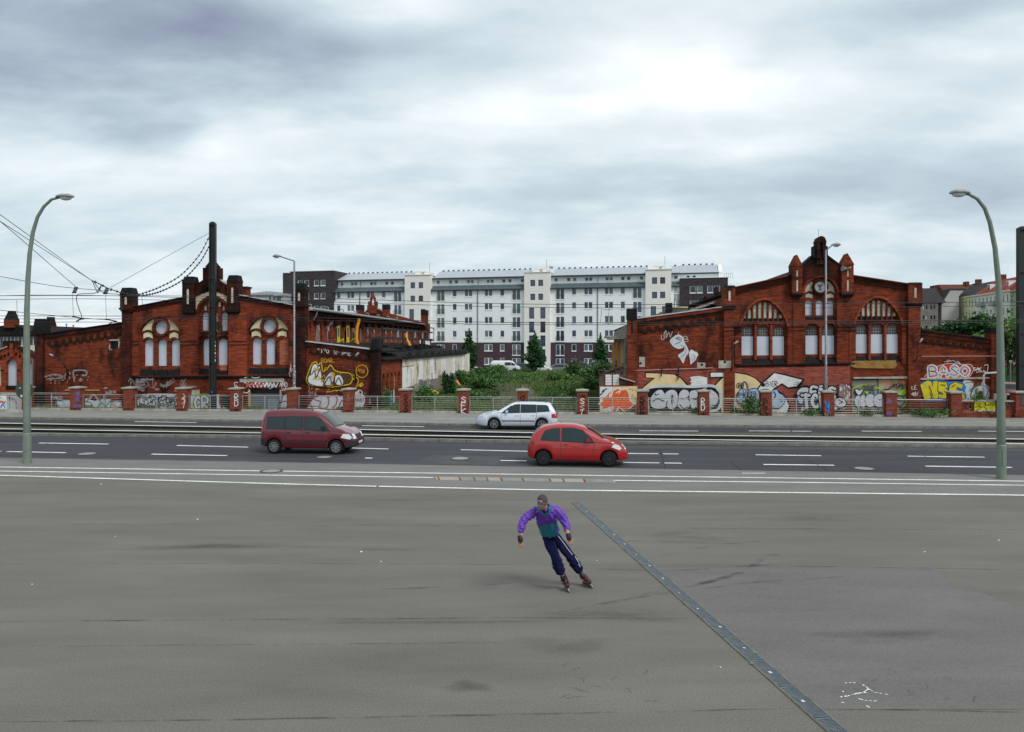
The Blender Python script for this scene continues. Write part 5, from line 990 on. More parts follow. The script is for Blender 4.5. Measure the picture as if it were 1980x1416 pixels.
for x0,x1,ya,yh in((1528.5,1548.5,493.5,516),(1624.3,1647,491,513.5)):
 g=MB();turret_gab(g,x0,x1,ya,yh,568,VF-.34,VF+.45,0,0,True);g.build('turret',[BR],HR)
 g=MB();pbox(g,x0-1.5,x1+1.5,568,571.5,VF-.4,VF+.3);pbox(g,x0,x1,571.5,574.5,VF-.28,VF+.3);g.build('corbel_base',SLATE,HR)
 cc_=(x0+x1)/2;lancet(HR,cc_,524,536,3,VF-.34);lancet(HR,cc_,543,564,3,VF-.34)
g=MB();c0=1585.5
for x0,x1,y0,y1 in((1570.8,1576.5,477,500),(1594.6,1598.6,477,500)):pbox(g,x0,x1,y0,y1,VF-.22,VF+.3,1)
for x0,x1 in((1576.6,1583),(1588.2,1594.5)):pbox(g,x0,x1,469,500,VF-.32,VF+.4)
pbox(g,1583,1588.2,488,512,VF-.25,VF+.3);pbox(g,1577,1594,495,512,VF-.2,VF)
g.prism(cv([(1575.5,470),(1595.5,470),(1592,461),(1587.5,458),(1583.5,458),(1579,461)]),'y',VF-.34,VF+.42);g.build('pinnacle',[BRD,SLATE],HR)
g=MB();q=UZ(1583,458);g.tube([(q[0],VF,q[1]),(q[0],VF,UZ(1583,443)[1])],.012,5);g.build('lightning_rod',WIRE,HR)
part_poly('gable_crown',[(1548.5,560),(1548.5,515),(1571,494.5),(1599,494.5),(1624.5,514),(1624.5,560),(1612,541),(1587,532),(1562,541)],VF-.10,VF+.02,BRD,HR)
mould(HR,[(1548,515),(1571,494.5)],2.4,VF-.16,VF+.6,SLATE,'coping');mould(HR,[(1598,494.5),(1625,514.5)],2.4,VF-.16,VF+.6,SLATE,'coping')
mould(HR,[(1420,556),(1528.5,532.5)],2.0,VF-.2,VF+.6,BR,'coping');mould(HR,[(1420,560.5),(1528.5,537)],3.5,VF-.11,VF+.1,BRD,'cornice');mould(HR,[(1647,533),(1752,549)],2.0,VF-.2,VF+.6,BR,'coping');mould(HR,[(1647,537.5),(1752,553.5)],3.5,VF-.11,VF+.1,BRD,'cornice')
row_of(HR,'dentil',[(1422,564),(1527,541)],2.2,4.4,VF-.10,VF,SOOT,.9);row_of(HR,'dentil',[(1648,541.5),(1751,557.5)],2.2,4.4,VF-.10,VF,SOOT,.9)
for y in(632.5,640):
 for x0,x1 in((1400,1433.5),(1522.5,1556.5),(1618,1654.5),(1743,1776)):mould(HR,[(x0,y),(x1,y-.8)],1.6,VF-.26 if x0 in(1400,)else VF-.11,VF-.02,SLATE,'string_course')
mould(HR,[(1420,706.5),(1652,703)],2.4,VF-.13,VF,SLATE,'string_course');stuffrow(HR,'dentil_band',[(1422,709),(1640,705)],1.6,2.6,VF-.09,VF,BRD,1.0)
g=MB();g.prism(cv([(1419,800),(1419,711),(1643,707),(1643,800)]),'y',VF-.06,VF-.005);g.build('painted_base',BRP,HR)
part_poly('sandstone_panel',[(1643,702),(1652,698),(1731,697),(1734,707),(1728,713),(1655,712),(1643,708)],VF-.09,VF,mat('ochre_brick_panel',(.30,.17,.05),.9,.35,4),HR)
g=MB();pbox(g,1648,1698.5,735,800,VF+.14,VF+.2);g.build('gate_leaf',mat('gate_grey',(.27,.28,.25),.8,.3,2,c2=(.34,.30,.22)),HR);g=MB();pbox(g,1700.5,1755.5,734,800,VF+.14,VF+.2);g.build('gate_leaf',mat('rusty_cream_sheet',(.45,.17,.05),.85,.4,1.2,c2=(.50,.45,.34),det=10),HR,label='rusty orange and cream gate leaf')
part_poly('lintel',[(1650,729.5),(1754,728),(1754,732.5),(1650,732.5)],VF-.04,VF+.02,STONE,HR)
lw=[(1231,800),(1231,616.5),(1398,594),(1398,800)];g=MB();g.wall(cv(lw),[],VF+.05,.5);g.build('wing_wall',BR,HR)
mould(HR,[(1230,616),(1398,593.5)],2.2,VF-.16,VF+.6,ZINC,'coping');mould(HR,[(1231,620.5),(1398,598)],6,VF-.1,VF+.06,BR,'cornice');row_of(HR,'dentil',[(1233,625.5),(1396,603.5)],2.0,2.6,VF-.07,VF+.05,SLATE,.9);steps(HR,(1230,636),(1396,611),10,16.5,6,4.5,VF+.05)
g=MB();pbox(g,1213,1230.8,618,800,VF-.2,VF+.6);pbox(g,1212,1231.5,597.5,618,VF-.28,VF+.66,1);g.build('pier',[BR,SLATE],HR);g=MB();pbox(g,1220,1223.5,619,645,VF-.215,VF-.2);g.build('blind_slot',SLATE,HR)
g=MB();g.prism(cv([(1218,800),(1218,714),(1410,711),(1410,800)]),'y',VF-.1,VF+.045);g.build('painted_base',BRP,HR)
g=MB();g.tube([(UZ(1218,714)[0],VF-.16,UZ(0,713.5)[1]),(UZ(1378,0)[0],VF-.16,UZ(1378,711.5)[1])],.03,6);g.build('conduit',mat('pink_pipe',(.4,.25,.22),.6,.1,3),HR)
for x0,x1,y0,y1,hx,hy in((1236,1247,690,710,1238.5,703),(1348,1364,701,712,1357,705.5),(1388,1412,697,712,1400,700)):
 g=MB();g.prism(cv([(x0,y0),(x1,y0+1),(x1,y1),(x0,y1)]),'y',VF+.02 if x1<1398 else VF-.26,VF+.05 if x1<1398 else VF-.2);g.build('mortar_patch',STONE,HR);q=UZ(hx,hy);vv=VF+.015 if x1<1398 else VF-.265;g=MB();g.tube([(q[0],vv,q[1]),(q[0],vv+.03,q[1])],.09,12);g.build('pipe_hole',STEELD,HR)
for x,y0,y1 in((1280,704,728),(1312,706,734)):g=MB();q=UZ(x,y0);q2=UZ(x-2,y1);g.tube([(q[0],VF-.2,q[1]),(q2[0],VF-.2,q2[1])],.04,6);g.build('old_bracket',STEELD,HR)
rw=[(1776.5,800),(1776.5,638),(1914,655.5),(1914,800)];g=MB();g.wall(cv(rw),[],VF+.05,.5);g.build('wing_wall',BR,HR)
mould(HR,[(1776,638.5),(1914,655)],2.6,VF-.16,VF+.6,BRD,'coping');mould(HR,[(1777,643.5),(1914,661)],7,VF-.1,VF+.06,BRD,'cornice');steps(HR,(1780,654),(1912,670),9,14.5,6.5,4,VF+.05)
g=MB();pbox(g,1914,1927.5,644,800,VF-.2,VF+.6);pbox(g,1913,1928.5,634,644,VF-.28,VF+.66,1);g.build('pier',[BR,SLATE],HR)
mould(HR,[(1779,689),(1926,688.5)],1.2,VF-.22,VF-.15,mat('pink_conduit',(.45,.25,.22),.6,.1,4),'conduit');mould(HR,[(1777,733),(1926,731)],3.2,VF-.02,VF+.045,STONE,'stone_course')
uR0,uR1=UZ(1398,0)[0],UZ(1776,0)[0];uq0,uq1=UZ(1538,0)[0],UZ(1636,0)[0];g=MB()
for a,b in(((1420,557),(1529,533)),((1647,534),(1765,552))):(u0,z0),(u1,z1)=UZ(*a),UZ(*b);g.prism([(u0,z0),(u1,z1),(u1,z1-.15),(u0,z0-.15)],'y',VF+.5,VF+30)
(u0,z0),(u1,z1),(u2,z2)=UZ(1529,533),UZ(1585,505),UZ(1647,534);g.prism([(u0,z0),(u1,z1),(u2,z2)],'y',VF+.5,VF+30);g.build('roof',ROOFD,HR)
g=MB();g.box(uR0-.0,uR0+.3,VF+.5,VF+30,.1,UZ(1398,575)[1]);g.build('nave_side_wall',BR,HR)
(u0,z0),(u1,z1)=UZ(1214,620),UZ(1398,597);g=MB();g.prism([(u0+.3,z0-.1),(u1,z1-.1),(u1,z1-.25),(u0+.3,z0-.25)],'y',VF+.5,VF+28);g.build('aisle_roof',ROOFD,HR)
(u0,z0),(u1,z1)=UZ(1776,641),UZ(1914,658);g=MB();g.prism([(u0,z0-.1),(u1,z1-.1),(u1,z1-.25),(u0,z0-.25)],'y',VF+.5,VF+28);g.build('aisle_roof',ROOFD,HR)
def bkp(v):return lambda x,y:FA.uz(x,y,v)
b7=bkp(VF+5);rf=HR
g=MB()
(a,zt),(b,zb)=b7(1292,595.5),b7(1329,612)
n=16
for k in range(n):w_=(b-a)/n;g.box(a+k*w_,a+(k+.86)*w_,VF+5,VF+5.06,zb-.8,zt)
g.box(a,b,VF+5.07,VF+7,zb-.8,zt-.03);g.box(a-.05,b+.05,VF+4.95,VF+7,zt,zt+.08,1);g.build('roof_hut',[mat('olive_sheet',(.17,.17,.12),.8,.3,3),CREAM],HR)
g=MB();(a,zt),(b,zb)=b7(1286,587),b7(1298,603);g.box(a,b,VF+4.3,VF+4.9,zb-1,zt);g.build('chimney',SLATE,HR)
g=MB();(a,zt),(b,zb)=b7(1277,604),b7(1292,613);g.box(a,b,VF+4.5,VF+6.5,zb-.8,zt);(a,zt),(b,zb)=b7(1271,607),b7(1277,614);g.box(a,b,VF+4.5,VF+6.5,zb-.8,zt);g.build('roof_hut_step',MATS['olive_sheet'],HR)
b8=bkp(VF+3);g=MB();g.band([b8(1334,601.5),b8(1360,592),b8(1396,580)],.12,VF+2.6,VF+6,0);g.prism([b8(*q)for q in[(1338,603),(1360,594.5),(1397,583),(1397,600),(1340,606)]],'y',VF+3.2,VF+3.3,1)
for x in(1371,1386):(a,zt),(b,zb)=b8(x,588),b8(x+1.5,600);g.box(a,b,VF+3.0,VF+3.2,zb,zt,0)
g.build('roof_canopy',[ROOFG,STEELD],HR)
b9=bkp(VF+22);g=MB();g.prism([b9(*q)for q in[(1358,600),(1358,580),(1364,571),(1370,582),(1371,600)]],'y',VF+22,VF+22.5);g.prism([b9(*q)for q in[(1370,605),(1370,585),(1386,568),(1392,563),(1398,563),(1398,605)]],'y',VF+22.6,VF+23);g.box(*(b9(1384,0)[0],b9(1389,0)[0]),VF+22.3,VF+23,b9(0,590)[1],b9(0,564)[1]);g.build('rear_gable',BRD,HR)
uS=UZ(1213,0)[0];AG=mat('peeling_wall',(.13,.12,.10),.95,.6,1.5,c2=(.36,.33,.27),det=10)
RU=thing('ruined_side_wall','ruined peeling side wall with orange posts left of the right hall','ruin',(uS,VF+.7,.1),FA)
g=MB();pts=[(VF+.65,2.6),(VF+.65,5.75)];v=VF+.65
while v<VF+21:v+=1.5;pts.append((v,5.75-.012*(v-VF)+(.22 if int(v)%3 else-.15)));
pts.append((v,2.6));g.prism(pts,'x',uS+.1,uS+.3);g.build('wall',AG,RU)
for k in range(7):g=MB();vv=VF+6+k*2.5;g.box(uS-.12,uS+.02,vv,vv+.22,.2,4.9-.03*k);g.build('post',ORANGE if k%3!=1 else STONE,RU)
for k in range(6):g=MB();vv=VF+2+k*3.2;g.box(uS-.02,uS+.08,vv,vv+1.5,3.2,4.9);g.build('panel',CREAMD if k%2 else AG,RU)
g=MB();g.box(uS-.9,uS+.1,VF+12,VF+20,5.15,5.3);g.box(uS-.95,uS+.05,VF+3,VF+11,4.95,5.05);g.build('broken_eaves',STONE,RU)
g=MB();g.box(uS-.05,uS+.3,VF+.65,VF+24,.1,2.6);g.build('base_wall',BRD,RU)
v1=1.55;U1=lambda x,y:FA.uz(x,y,v1);OW=thing('low_ruin_wall','low ruined wall stub painted with orange flame graffiti and cream background','wall',(U1(1196,0)[0],v1,.1),FA)
g=MB();g.prism([U1(*q)for q in[(1158.5,800),(1158.5,747),(1234,746),(1234,800)]],'y',v1,v1+.5);g.build('wall',BRP,OW)
g=MB();g.prism([U1(*q)for q in[(1159,747),(1159,722),(1164,719),(1174,720),(1190,716),(1204,711),(1222,712),(1234,716),(1234,746)]],'y',v1+.35,v1+.9);g.build('upper_ruin',mat('charred_brick',(.05,.03,.025),.95,.6,2.5,c2=(.22,.13,.11)),OW)
for x in(1171,1185.5):
 for k in range(4):g=MB();(a,zt),(b,zb)=U1(x,725+k*5.3),U1(x+12,729.7+k*5.3);g.box(a,b,v1+.27,v1+.35,zb,zt);g.build('white_block',MATS['paint_white'],OW)
g=MB();(a,z_),(b,z2)=U1(1198,729),U1(1228,738);g.prism([(a,z_),(a,z_-.06),(b,z2-.06),(b,z2)],'y',v1-.1,v1+.5);g.build('fallen_slab',STONE,OW)
rub=MB()
for k in range(60):x=random.uniform(1160,1206);(a,z_)=U1(x,720-max(0,(x-1180))*.35+random.uniform(-1,2));s=random.uniform(.06,.16);rub.box(a-s,a+s,v1+.3,v1+.3+2*s,z_-s*.7,z_+s*.7)
rub.build('rubble',[mat('rubble',(.13,.09,.07),.95,.5,6)],OW,kind='stuff')
p=wallpaint(FA,v1,30);p.off0=.006
p.fill([(1160,748),(1184,748),(1184,797),(1160,797)],'white');p.fill([(1184,748),(1232,747),(1234,783),(1222,783),(1184,784)],'cream');p.stroke([(1161,764),(1168,756),(1164,757),(1173,752)],2.2,'black');p.splotch(1172,752,12,10,'grey',5);p.splotch(1216,752,10,14,'black',5)
fl=[(1159,781),(1166,776),(1165,768),(1172,768),(1179,757),(1177,768),(1183,767),(1186,756),(1194,752),(1204,755),(1210,753),(1215,760),(1217,774),(1225,782),(1218,788),(1208,795),(1200,789),(1196,786),(1190,797),(1184,798),(1187,786),(1179,787),(1170,791),(1161,792),(1166,786)]
p.stroke(fl,4.2,'white',True,sm=False);p.fill(fl,'orange');
for q in([(1196,757),(1188,770),(1192,782)],[(1206,758),(1198,768),(1204,772),(1198,784)],[(1176,770),(1182,778),(1170,784)]):p.stroke(q,.7,'red')
p.stroke([(1191,760),(1200,755),(1196,761)],1.6,'white')
for x in(1165,1176,1184,1196):p.stroke([(x,788),(x+.3,797)],1,'white')
p.done('graffiti',OW)
p=wallpaint(FA,VF+.045);p.off0=.01
p.stroke([(1279,648),(1279,656),(1284,656),(1284,646),(1288,640),(1288,654),(1293,643),(1296,652),(1300,641)],.9,'silver');p.stroke([(1312,642),(1310,652),(1305,648)],.7,'silver');p.tag('B',1322,651,9,10,'silver',.9)
p.fill([(1302,652),(1312,647),(1321,653),(1323,661),(1328,670),(1332,681),(1326,690),(1321,703),(1316,695),(1311,687),(1322,679),(1322,672),(1314,675),(1304,672),(1296,663),(1296,657)],'silver',True)
p.fill([(1332,684),(1336,676),(1342,679),(1349,683),(1346,695),(1341,700),(1335,705),(1334,696)],'silver',True);p.fill([(1334,682),(1340,679),(1350,686),(1348,688),(1338,686)],'white',True)
p.stroke([(1305,656),(1312,652),(1318,657),(1312,663),(1304,666)],1,'black');p.stroke([(1316,668),(1324,672),(1326,682),(1318,690)],1,'grey');p.stroke([(1340,684),(1344,692),(1338,698)],.8,'grey');p.stroke([(1308,654),(1314,657)],2,'slategrey')
p.done('graffiti',HR)
p=wallpaint(FA,VF-.1);p.off0=.012
p.fill([(1240,751),(1249,743),(1263,732),(1247,731),(1247,720),(1280,721),(1306,723),(1320,732),(1336,750),(1330,760),(1240,760)],'black');p.fill([(1242,752),(1252,743),(1267,731),(1249,730),(1249,722),(1280,723),(1304,725),(1317,733),(1333,752),(1333,760),(1243,760)],'cream')
for k in range(6):p.stroke([(1336+(k%2)*2,731+k*3.6),(1350,729+k*3.6),(1366,732+k*3.4)],3.4,'white')
p.fill([(1372,738),(1372,719),(1410,719),(1410,800),(1390,800),(1378,748),(1392,731),(1388,731),(1372,731)],'black');p.fill([(1374,721),(1409,721),(1409,728),(1374,729)],'white');p.fill([(1381,748),(1390,738),(1399,730),(1409,729),(1409,799),(1396,799),(1392,780),(1390,760)],'cream');p.stroke([(1402,722),(1403,798)],3.4,'ochre',sm=False)
p.stroke([(1252,752),(1262,749),(1300,746),(1340,748),(1374,746),(1390,753),(1396,768),(1392,784),(1382,794),(1340,797),(1262,797),(1253,786),(1252,768)],5,'silver',True)
p.fill([(1254,754),(1270,750),(1300,750),(1340,751),(1372,750),(1386,756),(1391,768),(1388,782),(1380,791),(1320,793),(1264,793),(1256,784),(1253,768)],'black',True)
p.fill([(1260,768),(1268,757),(1278,754),(1284,760),(1290,772),(1288,786),(1276,790),(1262,788),(1258,780)],'silver',True);p.fill([(1286,762),(1294,755),(1304,755),(1310,764),(1309,782),(1302,790),(1292,789),(1287,776)],'silver',True);p.fill([(1298,765),(1301,765),(1302,779),(1298,781)],'black',True)
p.fill([(1313,762),(1320,754),(1330,756),(1332,764),(1328,770),(1334,778),(1330,789),(1318,791),(1310,784),(1312,772)],'silver',True);p.fill([(1334,758),(1348,755),(1352,764),(1346,770),(1354,780),(1350,790),(1338,790),(1334,776)],'silver',True);p.fill([(1371,756),(1380,757),(1388,766),(1386,780),(1376,789),(1369,790)],'silver',True);p.fill([(1355,756),(1368,755),(1370,790),(1356,789)],'silver',True)
for q in([(1262,760),(1266,759),(1268,764),(1274,762)],[(1288,784),(1290,776)],[(1312,770),(1322,771),(1330,768)],[(1262,776),(1272,771),(1284,776)],[(1314,782),(1322,790),(1330,786)],[(1336,770),(1346,772)],[(1362,758),(1364,786)]):p.stroke(q,1.5,'black')
for q in([(1258,772),(1262,764),(1268,758)],[(1289,764),(1296,757)],[(1314,762),(1320,756)],[(1374,758),(1384,763)]):p.stroke(q,1,'white')
p.tag('COS',1372,782,4,6,'black',.9,gap=.1);p.splotch(1322,799,18,2,'orange',4);p.splotch(1250,798,110,3,'white',14)
p.done('graffiti',HR)
p=wallpaint(FA,VF-.06);p.off0=.012
p.fill([(1421,719),(1444,723),(1462,731),(1472,740),(1472,800),(1421,800)],'black');p.fill([(1421,721.5),(1443,725),(1460,732),(1470,742),(1470,756),(1440,800),(1421,800)],'cream');p.stroke([(1434,752),(1436,742),(1440,739),(1444,744),(1446,754)],4,'slategrey')
p.fill([(1466,748),(1472,741),(1480,733),(1496,720),(1512,722),(1556,733),(1546,751),(1524,752),(1512,743),(1500,752),(1520,766),(1530,785),(1524,802),(1440,802),(1450,770)],'black');p.fill([(1468,750),(1475,741),(1483,735),(1497,722),(1512,725),(1551,735),(1540,747),(1524,749),(1512,741),(1494,752),(1518,768),(1525,785),(1520,801),(1448,801),(1456,770)],'white')
p.fill(circ(1475.5,744.5,4,14),'black');p.tag('BIER',1481,738,5,9,'black',1.0,gap=.15);p.splotch(1536,738,9,6,'black',6)
p.tag('GBU',1424,741,4.2,9,'black',1.0,gap=.1);p.tag('CAN',1424,759,4,8,'black',.9,gap=.15);p.tag('VX',1426,772,4,6,'black',.8);p.splotch(1426,780,10,12,'slategrey',7)
for q in([(1424,770),(1430,753),(1440,752),(1445,762),(1440,776),(1436,784),(1428,780)],[(1445,760),(1452,751),(1464,752),(1470,762),(1468,786),(1455,787),(1448,776)],[(1468,758),(1476,752),(1486,754),(1490,768),(1486,786),(1472,784)],[(1490,758),(1500,752),(1506,760),(1514,764),(1518,774),(1512,786),(1500,790),(1490,784)]):
 p.fill([(x+0,y)for x,y in q],'navy',True);cx=sum(x for x,_ in q)/len(q);cy=sum(y for _,y in q)/len(q);p.fill([(cx+(x-cx)*.88,cy+(y-cy)*.90)for x,y in q],'bluegrey',True)
p.tag('KNG',1427,759,4,6,'navy',.9,gap=.2,slant=.3);p.tag('GOD',1448,757,4,4,'navy',.8,gap=.15);p.stroke([(1456,766),(1459,766),(1459,774),(1456,773)],2,'navy',True);p.stroke([(1496,758),(1499,764),(1496,770)],2,'navy');p.stroke([(1434,773),(1438,777),(1442,771)],1.6,'navy');p.stroke([(1506,772),(1512,770),(1508,777),(1514,774)],1,'blue');p.splotch(1448,790,24,9,'white',8)
p.splotch(1540,744,104,10,'black',24)
p.fill([(1538,760),(1546,748),(1560,746),(1572,752),(1570,775),(1548,782),(1540,776)],'black',True);p.fill([(1540,758),(1548,750),(1560,750),(1568,756),(1560,764),(1542,764)],'silver',True);p.splotch(1540,764,12,18,'blue',3);p.fill([(1541,766),(1552,768),(1550,780),(1543,778)],'bluegrey',True)
p.throwup('ENS',1566,749,13,17,4.5,'silver','black',1.8,gap=.3);p.stroke([(1582,747),(1588,745)],5,'black');p.stroke([(1583,747),(1587,746)],3,'silver')
p.throwup('TCNBS',1552,763,13,24,5.5,'silver','black',2.0,slant=-.12,gap=.32,rise=.4);p.stroke([(1550,787),(1547,794),(1556,788)],2.6,'silver');p.tag('SPO',1543,758,3,3.5,'black',.7)
p.fill([(1620,745),(1634,747),(1638,760),(1634,782),(1626,792),(1620,786)],'faded',True);p.fill([(1612,770),(1622,766),(1634,776),(1632,788),(1616,788)],'black',True);p.fill([(1612,775),(1622,769),(1632,777),(1629,785),(1616,785)],'silver',True);p.stroke([(1618,773),(1626,777),(1620,780)],2.4,'black')
p.splotch(1622,742,18,40,'silver',14);p.done('graffiti',HR)
p=wallpaint(FA,VF+.14);p.off0=.01
p.stroke([(1650,752),(1662,746),(1672,745),(1690,748),(1702,752),(1710,756)],2.6,'lime');p.splotch(1652,742,44,20,'fadedgrey',12);
for k in range(9):p.stroke([(1668+3*k,744),(1672+2*k,751),(1670+3*k,756)],.8,'black')
p.fill([(1652,754),(1657,751),(1661,754),(1665,751),(1669,755),(1666,762),(1660,767),(1653,762)],'black',True);p.fill([(1653,755),(1657,753),(1661,756),(1665,753),(1667,756),(1660,764)],'white',True)
p.fill([(1671,756),(1680,758),(1676,764)],'lime');p.fill([(1688,756),(1694,756),(1691,764)],'teal');p.fill([(1679,762),(1682,755),(1684,762)],'navy')
for x0,x1,y0 in((1652,1666,765),(1662,1674,764),(1672,1692,762),(1688,1712,762)):
 q=circ((x0+x1)/2,(y0+787)/2,(x1-x0)/2,12,(787-y0)/2);p.fill([((x0+x1)/2+(x-(x0+x1)/2)*1.12,776+(y-776)*1.08)for x,y in q],'navy',True);p.fill(q,'silver',True)
p.stroke([(1706,762),(1704,757),(1710,754),(1718,754)],3,'black');p.stroke([(1706,760),(1712,756)],1.4,'white');p.stroke([(1718,752),(1726,746),(1734,752),(1742,744),(1746,756)],1.2,'black');p.tag('AMOR',1724,741,4,8,'black',.9,gap=.1,jit=.1);p.fill([(1734,760),(1748,752),(1750,762),(1738,764)],'lime',True);p.fill(circ(1738,775,9,12,9),'grey');p.stroke(circ(1738,775,9,12,9),1,'black',True);p.tag('ONVIS',1731,773,2.4,4,'black',.7,gap=.1);p.stroke([(1748,770),(1752,778),(1744,786)],3,'lime');p.tag('JTOB',1736,788,2.6,3.4,'black',.8,gap=.1)
p.splotch(1700,736,54,8,'orange',8);p.done('graffiti',HR)
p=wallpaint(FA,VF-.0);p.off0=.24;p.tag('LE',1760,746,4.5,6,'silver',1.1,gap=.1,jit=.1);p.scribble(1759,757,13,9,'silver',1,5);p.done('graffiti',HR)
p=wallpaint(FA,VF+.03);p.off0=.008
p.fill([(1787,729),(1796,720),(1806,712),(1820,706),(1836,703),(1860,705),(1876,705),(1882,714),(1878,724),(1868,732),(1800,732)],'red',True);p.stroke([(1787,729),(1796,720),(1806,712),(1820,706),(1836,703),(1860,705),(1876,705),(1882,714),(1878,724),(1868,732)],.9,'white')
for k,ch_ in enumerate('BASO'):
 for q in p.glyphs(ch_,1797+k*20,711-(k>1)*2,15,17,jit=.06):p.stroke(q,8,'silver');p.stroke([(x+.4,y+.3)for x,y in q],1.5,'red');p.stroke([(x-1.4,y-1.2)for x,y in q],.6,'black')
for k in range(6):p.stroke([(1840+k*4,731),(1843+k*4,724)],.8,'white')
p.stroke([(1825,700),(1838,698),(1830,697),(1832,702)],1.1,'silver');p.stroke([(1838,699),(1842,697),(1846,700),(1856,704),(1850,698)],1.2,'silver');p.tag('SAK',1881,711,5,6,'white',1.1,gap=.1);p.stroke([(1902,707),(1909,706),(1907,720),(1900,716)],1.2,'white');p.stroke([(1886,720),(1898,719),(1908,721)],1,'white')
p.done('graffiti',HR)
p=wallpaint(FA,VF+.05);p.off0=.012
p.fill([(1862,738),(1874,736),(1883,742),(1880,752),(1874,756),(1884,748),(1896,744),(1900,738),(1906,744),(1914,752),(1916,772),(1906,776),(1862,776)],'silver',True);p.stroke([(1866,741),(1880,740),(1882,750),(1872,757)],1,'black');p.stroke([(1876,770),(1880,754),(1892,746),(1904,746),(1914,758),(1912,774)],1.4,'black');p.fill([(1888,772),(1890,760),(1897,756),(1902,762),(1902,772)],'brown',True)
p.fill([(1777,742),(1790,735),(1796,732),(1803,737),(1812,732),(1822,735),(1834,739),(1848,737),(1862,740),(1868,748),(1866,756),(1869,768),(1866,775),(1840,776),(1790,775),(1784,768)],'blue')
for poly in([(1779,744),(1793,736),(1800,738),(1803,750),(1804,737),(1813,737),(1814,768),(1812,771),(1804,771),(1797,757),(1800,771),(1787,772)],[(1830,740),(1814,738),(1813,756),(1822,760),(1824,763),(1815,763),(1815,770),(1832,771),(1836,758),(1826,750),(1832,750)],[(1862,744),(1846,739),(1836,745),(1834,758),(1846,760),(1856,756),(1852,770),(1866,771),(1862,757),(1848,754),(1850,748),(1858,752)]):
 cx=sum(x for x,_ in poly)/len(poly);cy=sum(y for _,y in poly)/len(poly);p.stroke(poly,2.6,'black',True,sm=False);p.fill(poly,'yellow')
p.splotch(1782,742,12,8,'teal',5);p.splotch(1788,762,14,8,'ochre',5);p.splotch(1818,762,12,6,'ochre',4)
for q in([(1796,746),(1803,766)],[(1818,744),(1827,745)],[(1840,748),(1846,744)],[(1843,758),(1846,768)]):p.stroke(q,1.3,'black')
p.done('graffiti',HR)
q=UZ(1632,560-24);q=UZ(1633,521);t=thing('loudspeaker','pale horn loudspeaker fixed to the right turret of the right hall','loudspeaker',(q[0],VF-.5,q[1]),FA);g=MB()
g.tube([(q[0],VF-.45,q[1]),(q[0]-.15,VF-.5,q[1]),(q[0]-.3,VF-.55,q[1]+.02)],[.03,.08,.2],10);g.tube([(q[0]+.05,VF-.45,q[1]),(q[0]+.25,VF-.5,q[1]+.05)],[.03,.1],10);g.build('horn',LHEAD,t);g=MB();g.tube([(q[0],VF-.3,q[1]-.2),(q[0],VF-.45,q[1]+.05)],.03,6);g.build('bracket',STEELD,t)
# ---------------------------------------------------------------- white panel shed behind the left hall
SH=thing('panel_shed','long shed of peeling whitish panels with dark zigzag roof, right of the left hall','shed',(uA,VS+.3,.1),FA)
def panelmat(name,c,c2,**k):m=mat(name,c,.85,.2,1.0,c2=c2,stretch=(1,2.4,.35),det=10,**k);r_=[n for n in m.node_tree.nodes if n.type=='VALTORGB'][0];r_.color_ramp.elements[0].position=.28;r_.color_ramp.elements[1].position=.43;return m
PW=[panelmat('panel_white',(.36,.30,.24),(.86,.85,.81)),panelmat('panel_cream',(.36,.28,.18),(.74,.68,.54)),panelmat('panel_grey',(.30,.24,.18),(.70,.66,.60))]
PB=[panelmat('panel_green',(.22,.30,.27),(.36,.36,.33)),panelmat('panel_pale',(.46,.44,.40),(.24,.22,.22)),panelmat('panel_cream_low',(.46,.42,.30),(.22,.19,.15)),panelmat('panel_violet',(.22,.24,.42),(.30,.30,.38))]
va,vb=VS+.3,FA.vz(908,700,uA)[0]
g=MB();g.box(uA-9,uA-.08,va,vb,.1,3.5);g.build('carcass',RUST,SH)
vv=va;k=0
while vv<vb-.3:
 w_=random.choice([1.55,1.7,2.4])if k else 1.6;w_=min(w_,vb-vv);split=k<2
 g=MB();o_=random.uniform(-.02,.02)
 if split:
  g.box(uA-.06+o_,uA,vv+.03,vv+w_-.03,2.86,3.62);g.build('panel',PW[1],SH);g=MB();g.box(uA-.06+o_,uA,vv+.03,vv+w_-.03,1.2,2.80);g.build('panel',PW[0],SH);g=MB();g.box(uA-.06,uA,vv+.03,vv+w_-.03,.1,1.17)
 else:
  sp=1.35+random.uniform(-.1,.25);g.box(uA-.06+o_,uA+o_,vv+.03,vv+w_-.03,sp,3.62);g.build('panel',PW[(k*2)%3],SH);g=MB();g.box(uA-.06,uA,vv+.03,vv+w_-.03,.1,sp-.03)
 g.build('panel',[PB[2],PB[2],PB[0],PB[1],PB[1],PB[3],PB[1],PB[1]][k%8],SH);vv+=w_;k+=1
g=MB();vv=va
while vv<vb:
 e=min(vv+3.2,vb+.3);g.prism([(vv,3.62),(e,3.62),((vv+e)/2,3.98)],'x',uA-6,uA+.12);vv=e
g.build('zigzag_roof',ROOFD,SH)
g=MB();g.prism([(vb-14,4.0),(vb+1,3.7),(vb+1,4.5),(vb-6,4.85),(vb-14,4.6)],'x',uA-6.0,uA-5.7);g.build('red_back_wall',mat('dark_red_tile',(.10,.025,.025),.8,.4,3),SH)
p=Paint(lambda x,y:FA.vz(x,y,uA),lambda a,b,o:(uA+.02+o,a,b),1/24,.006)
for k in range(45):
 x=random.uniform(783,906);yt=692+(906-x)*.0+random.uniform(0,45);p.stroke([(x,yt),(x+random.uniform(-.8,.8),yt+random.uniform(5,22))],random.choice([2,3,5]),random.choice(['faded','ochre','fadedgrey','brown','grey','white']),sm=False)
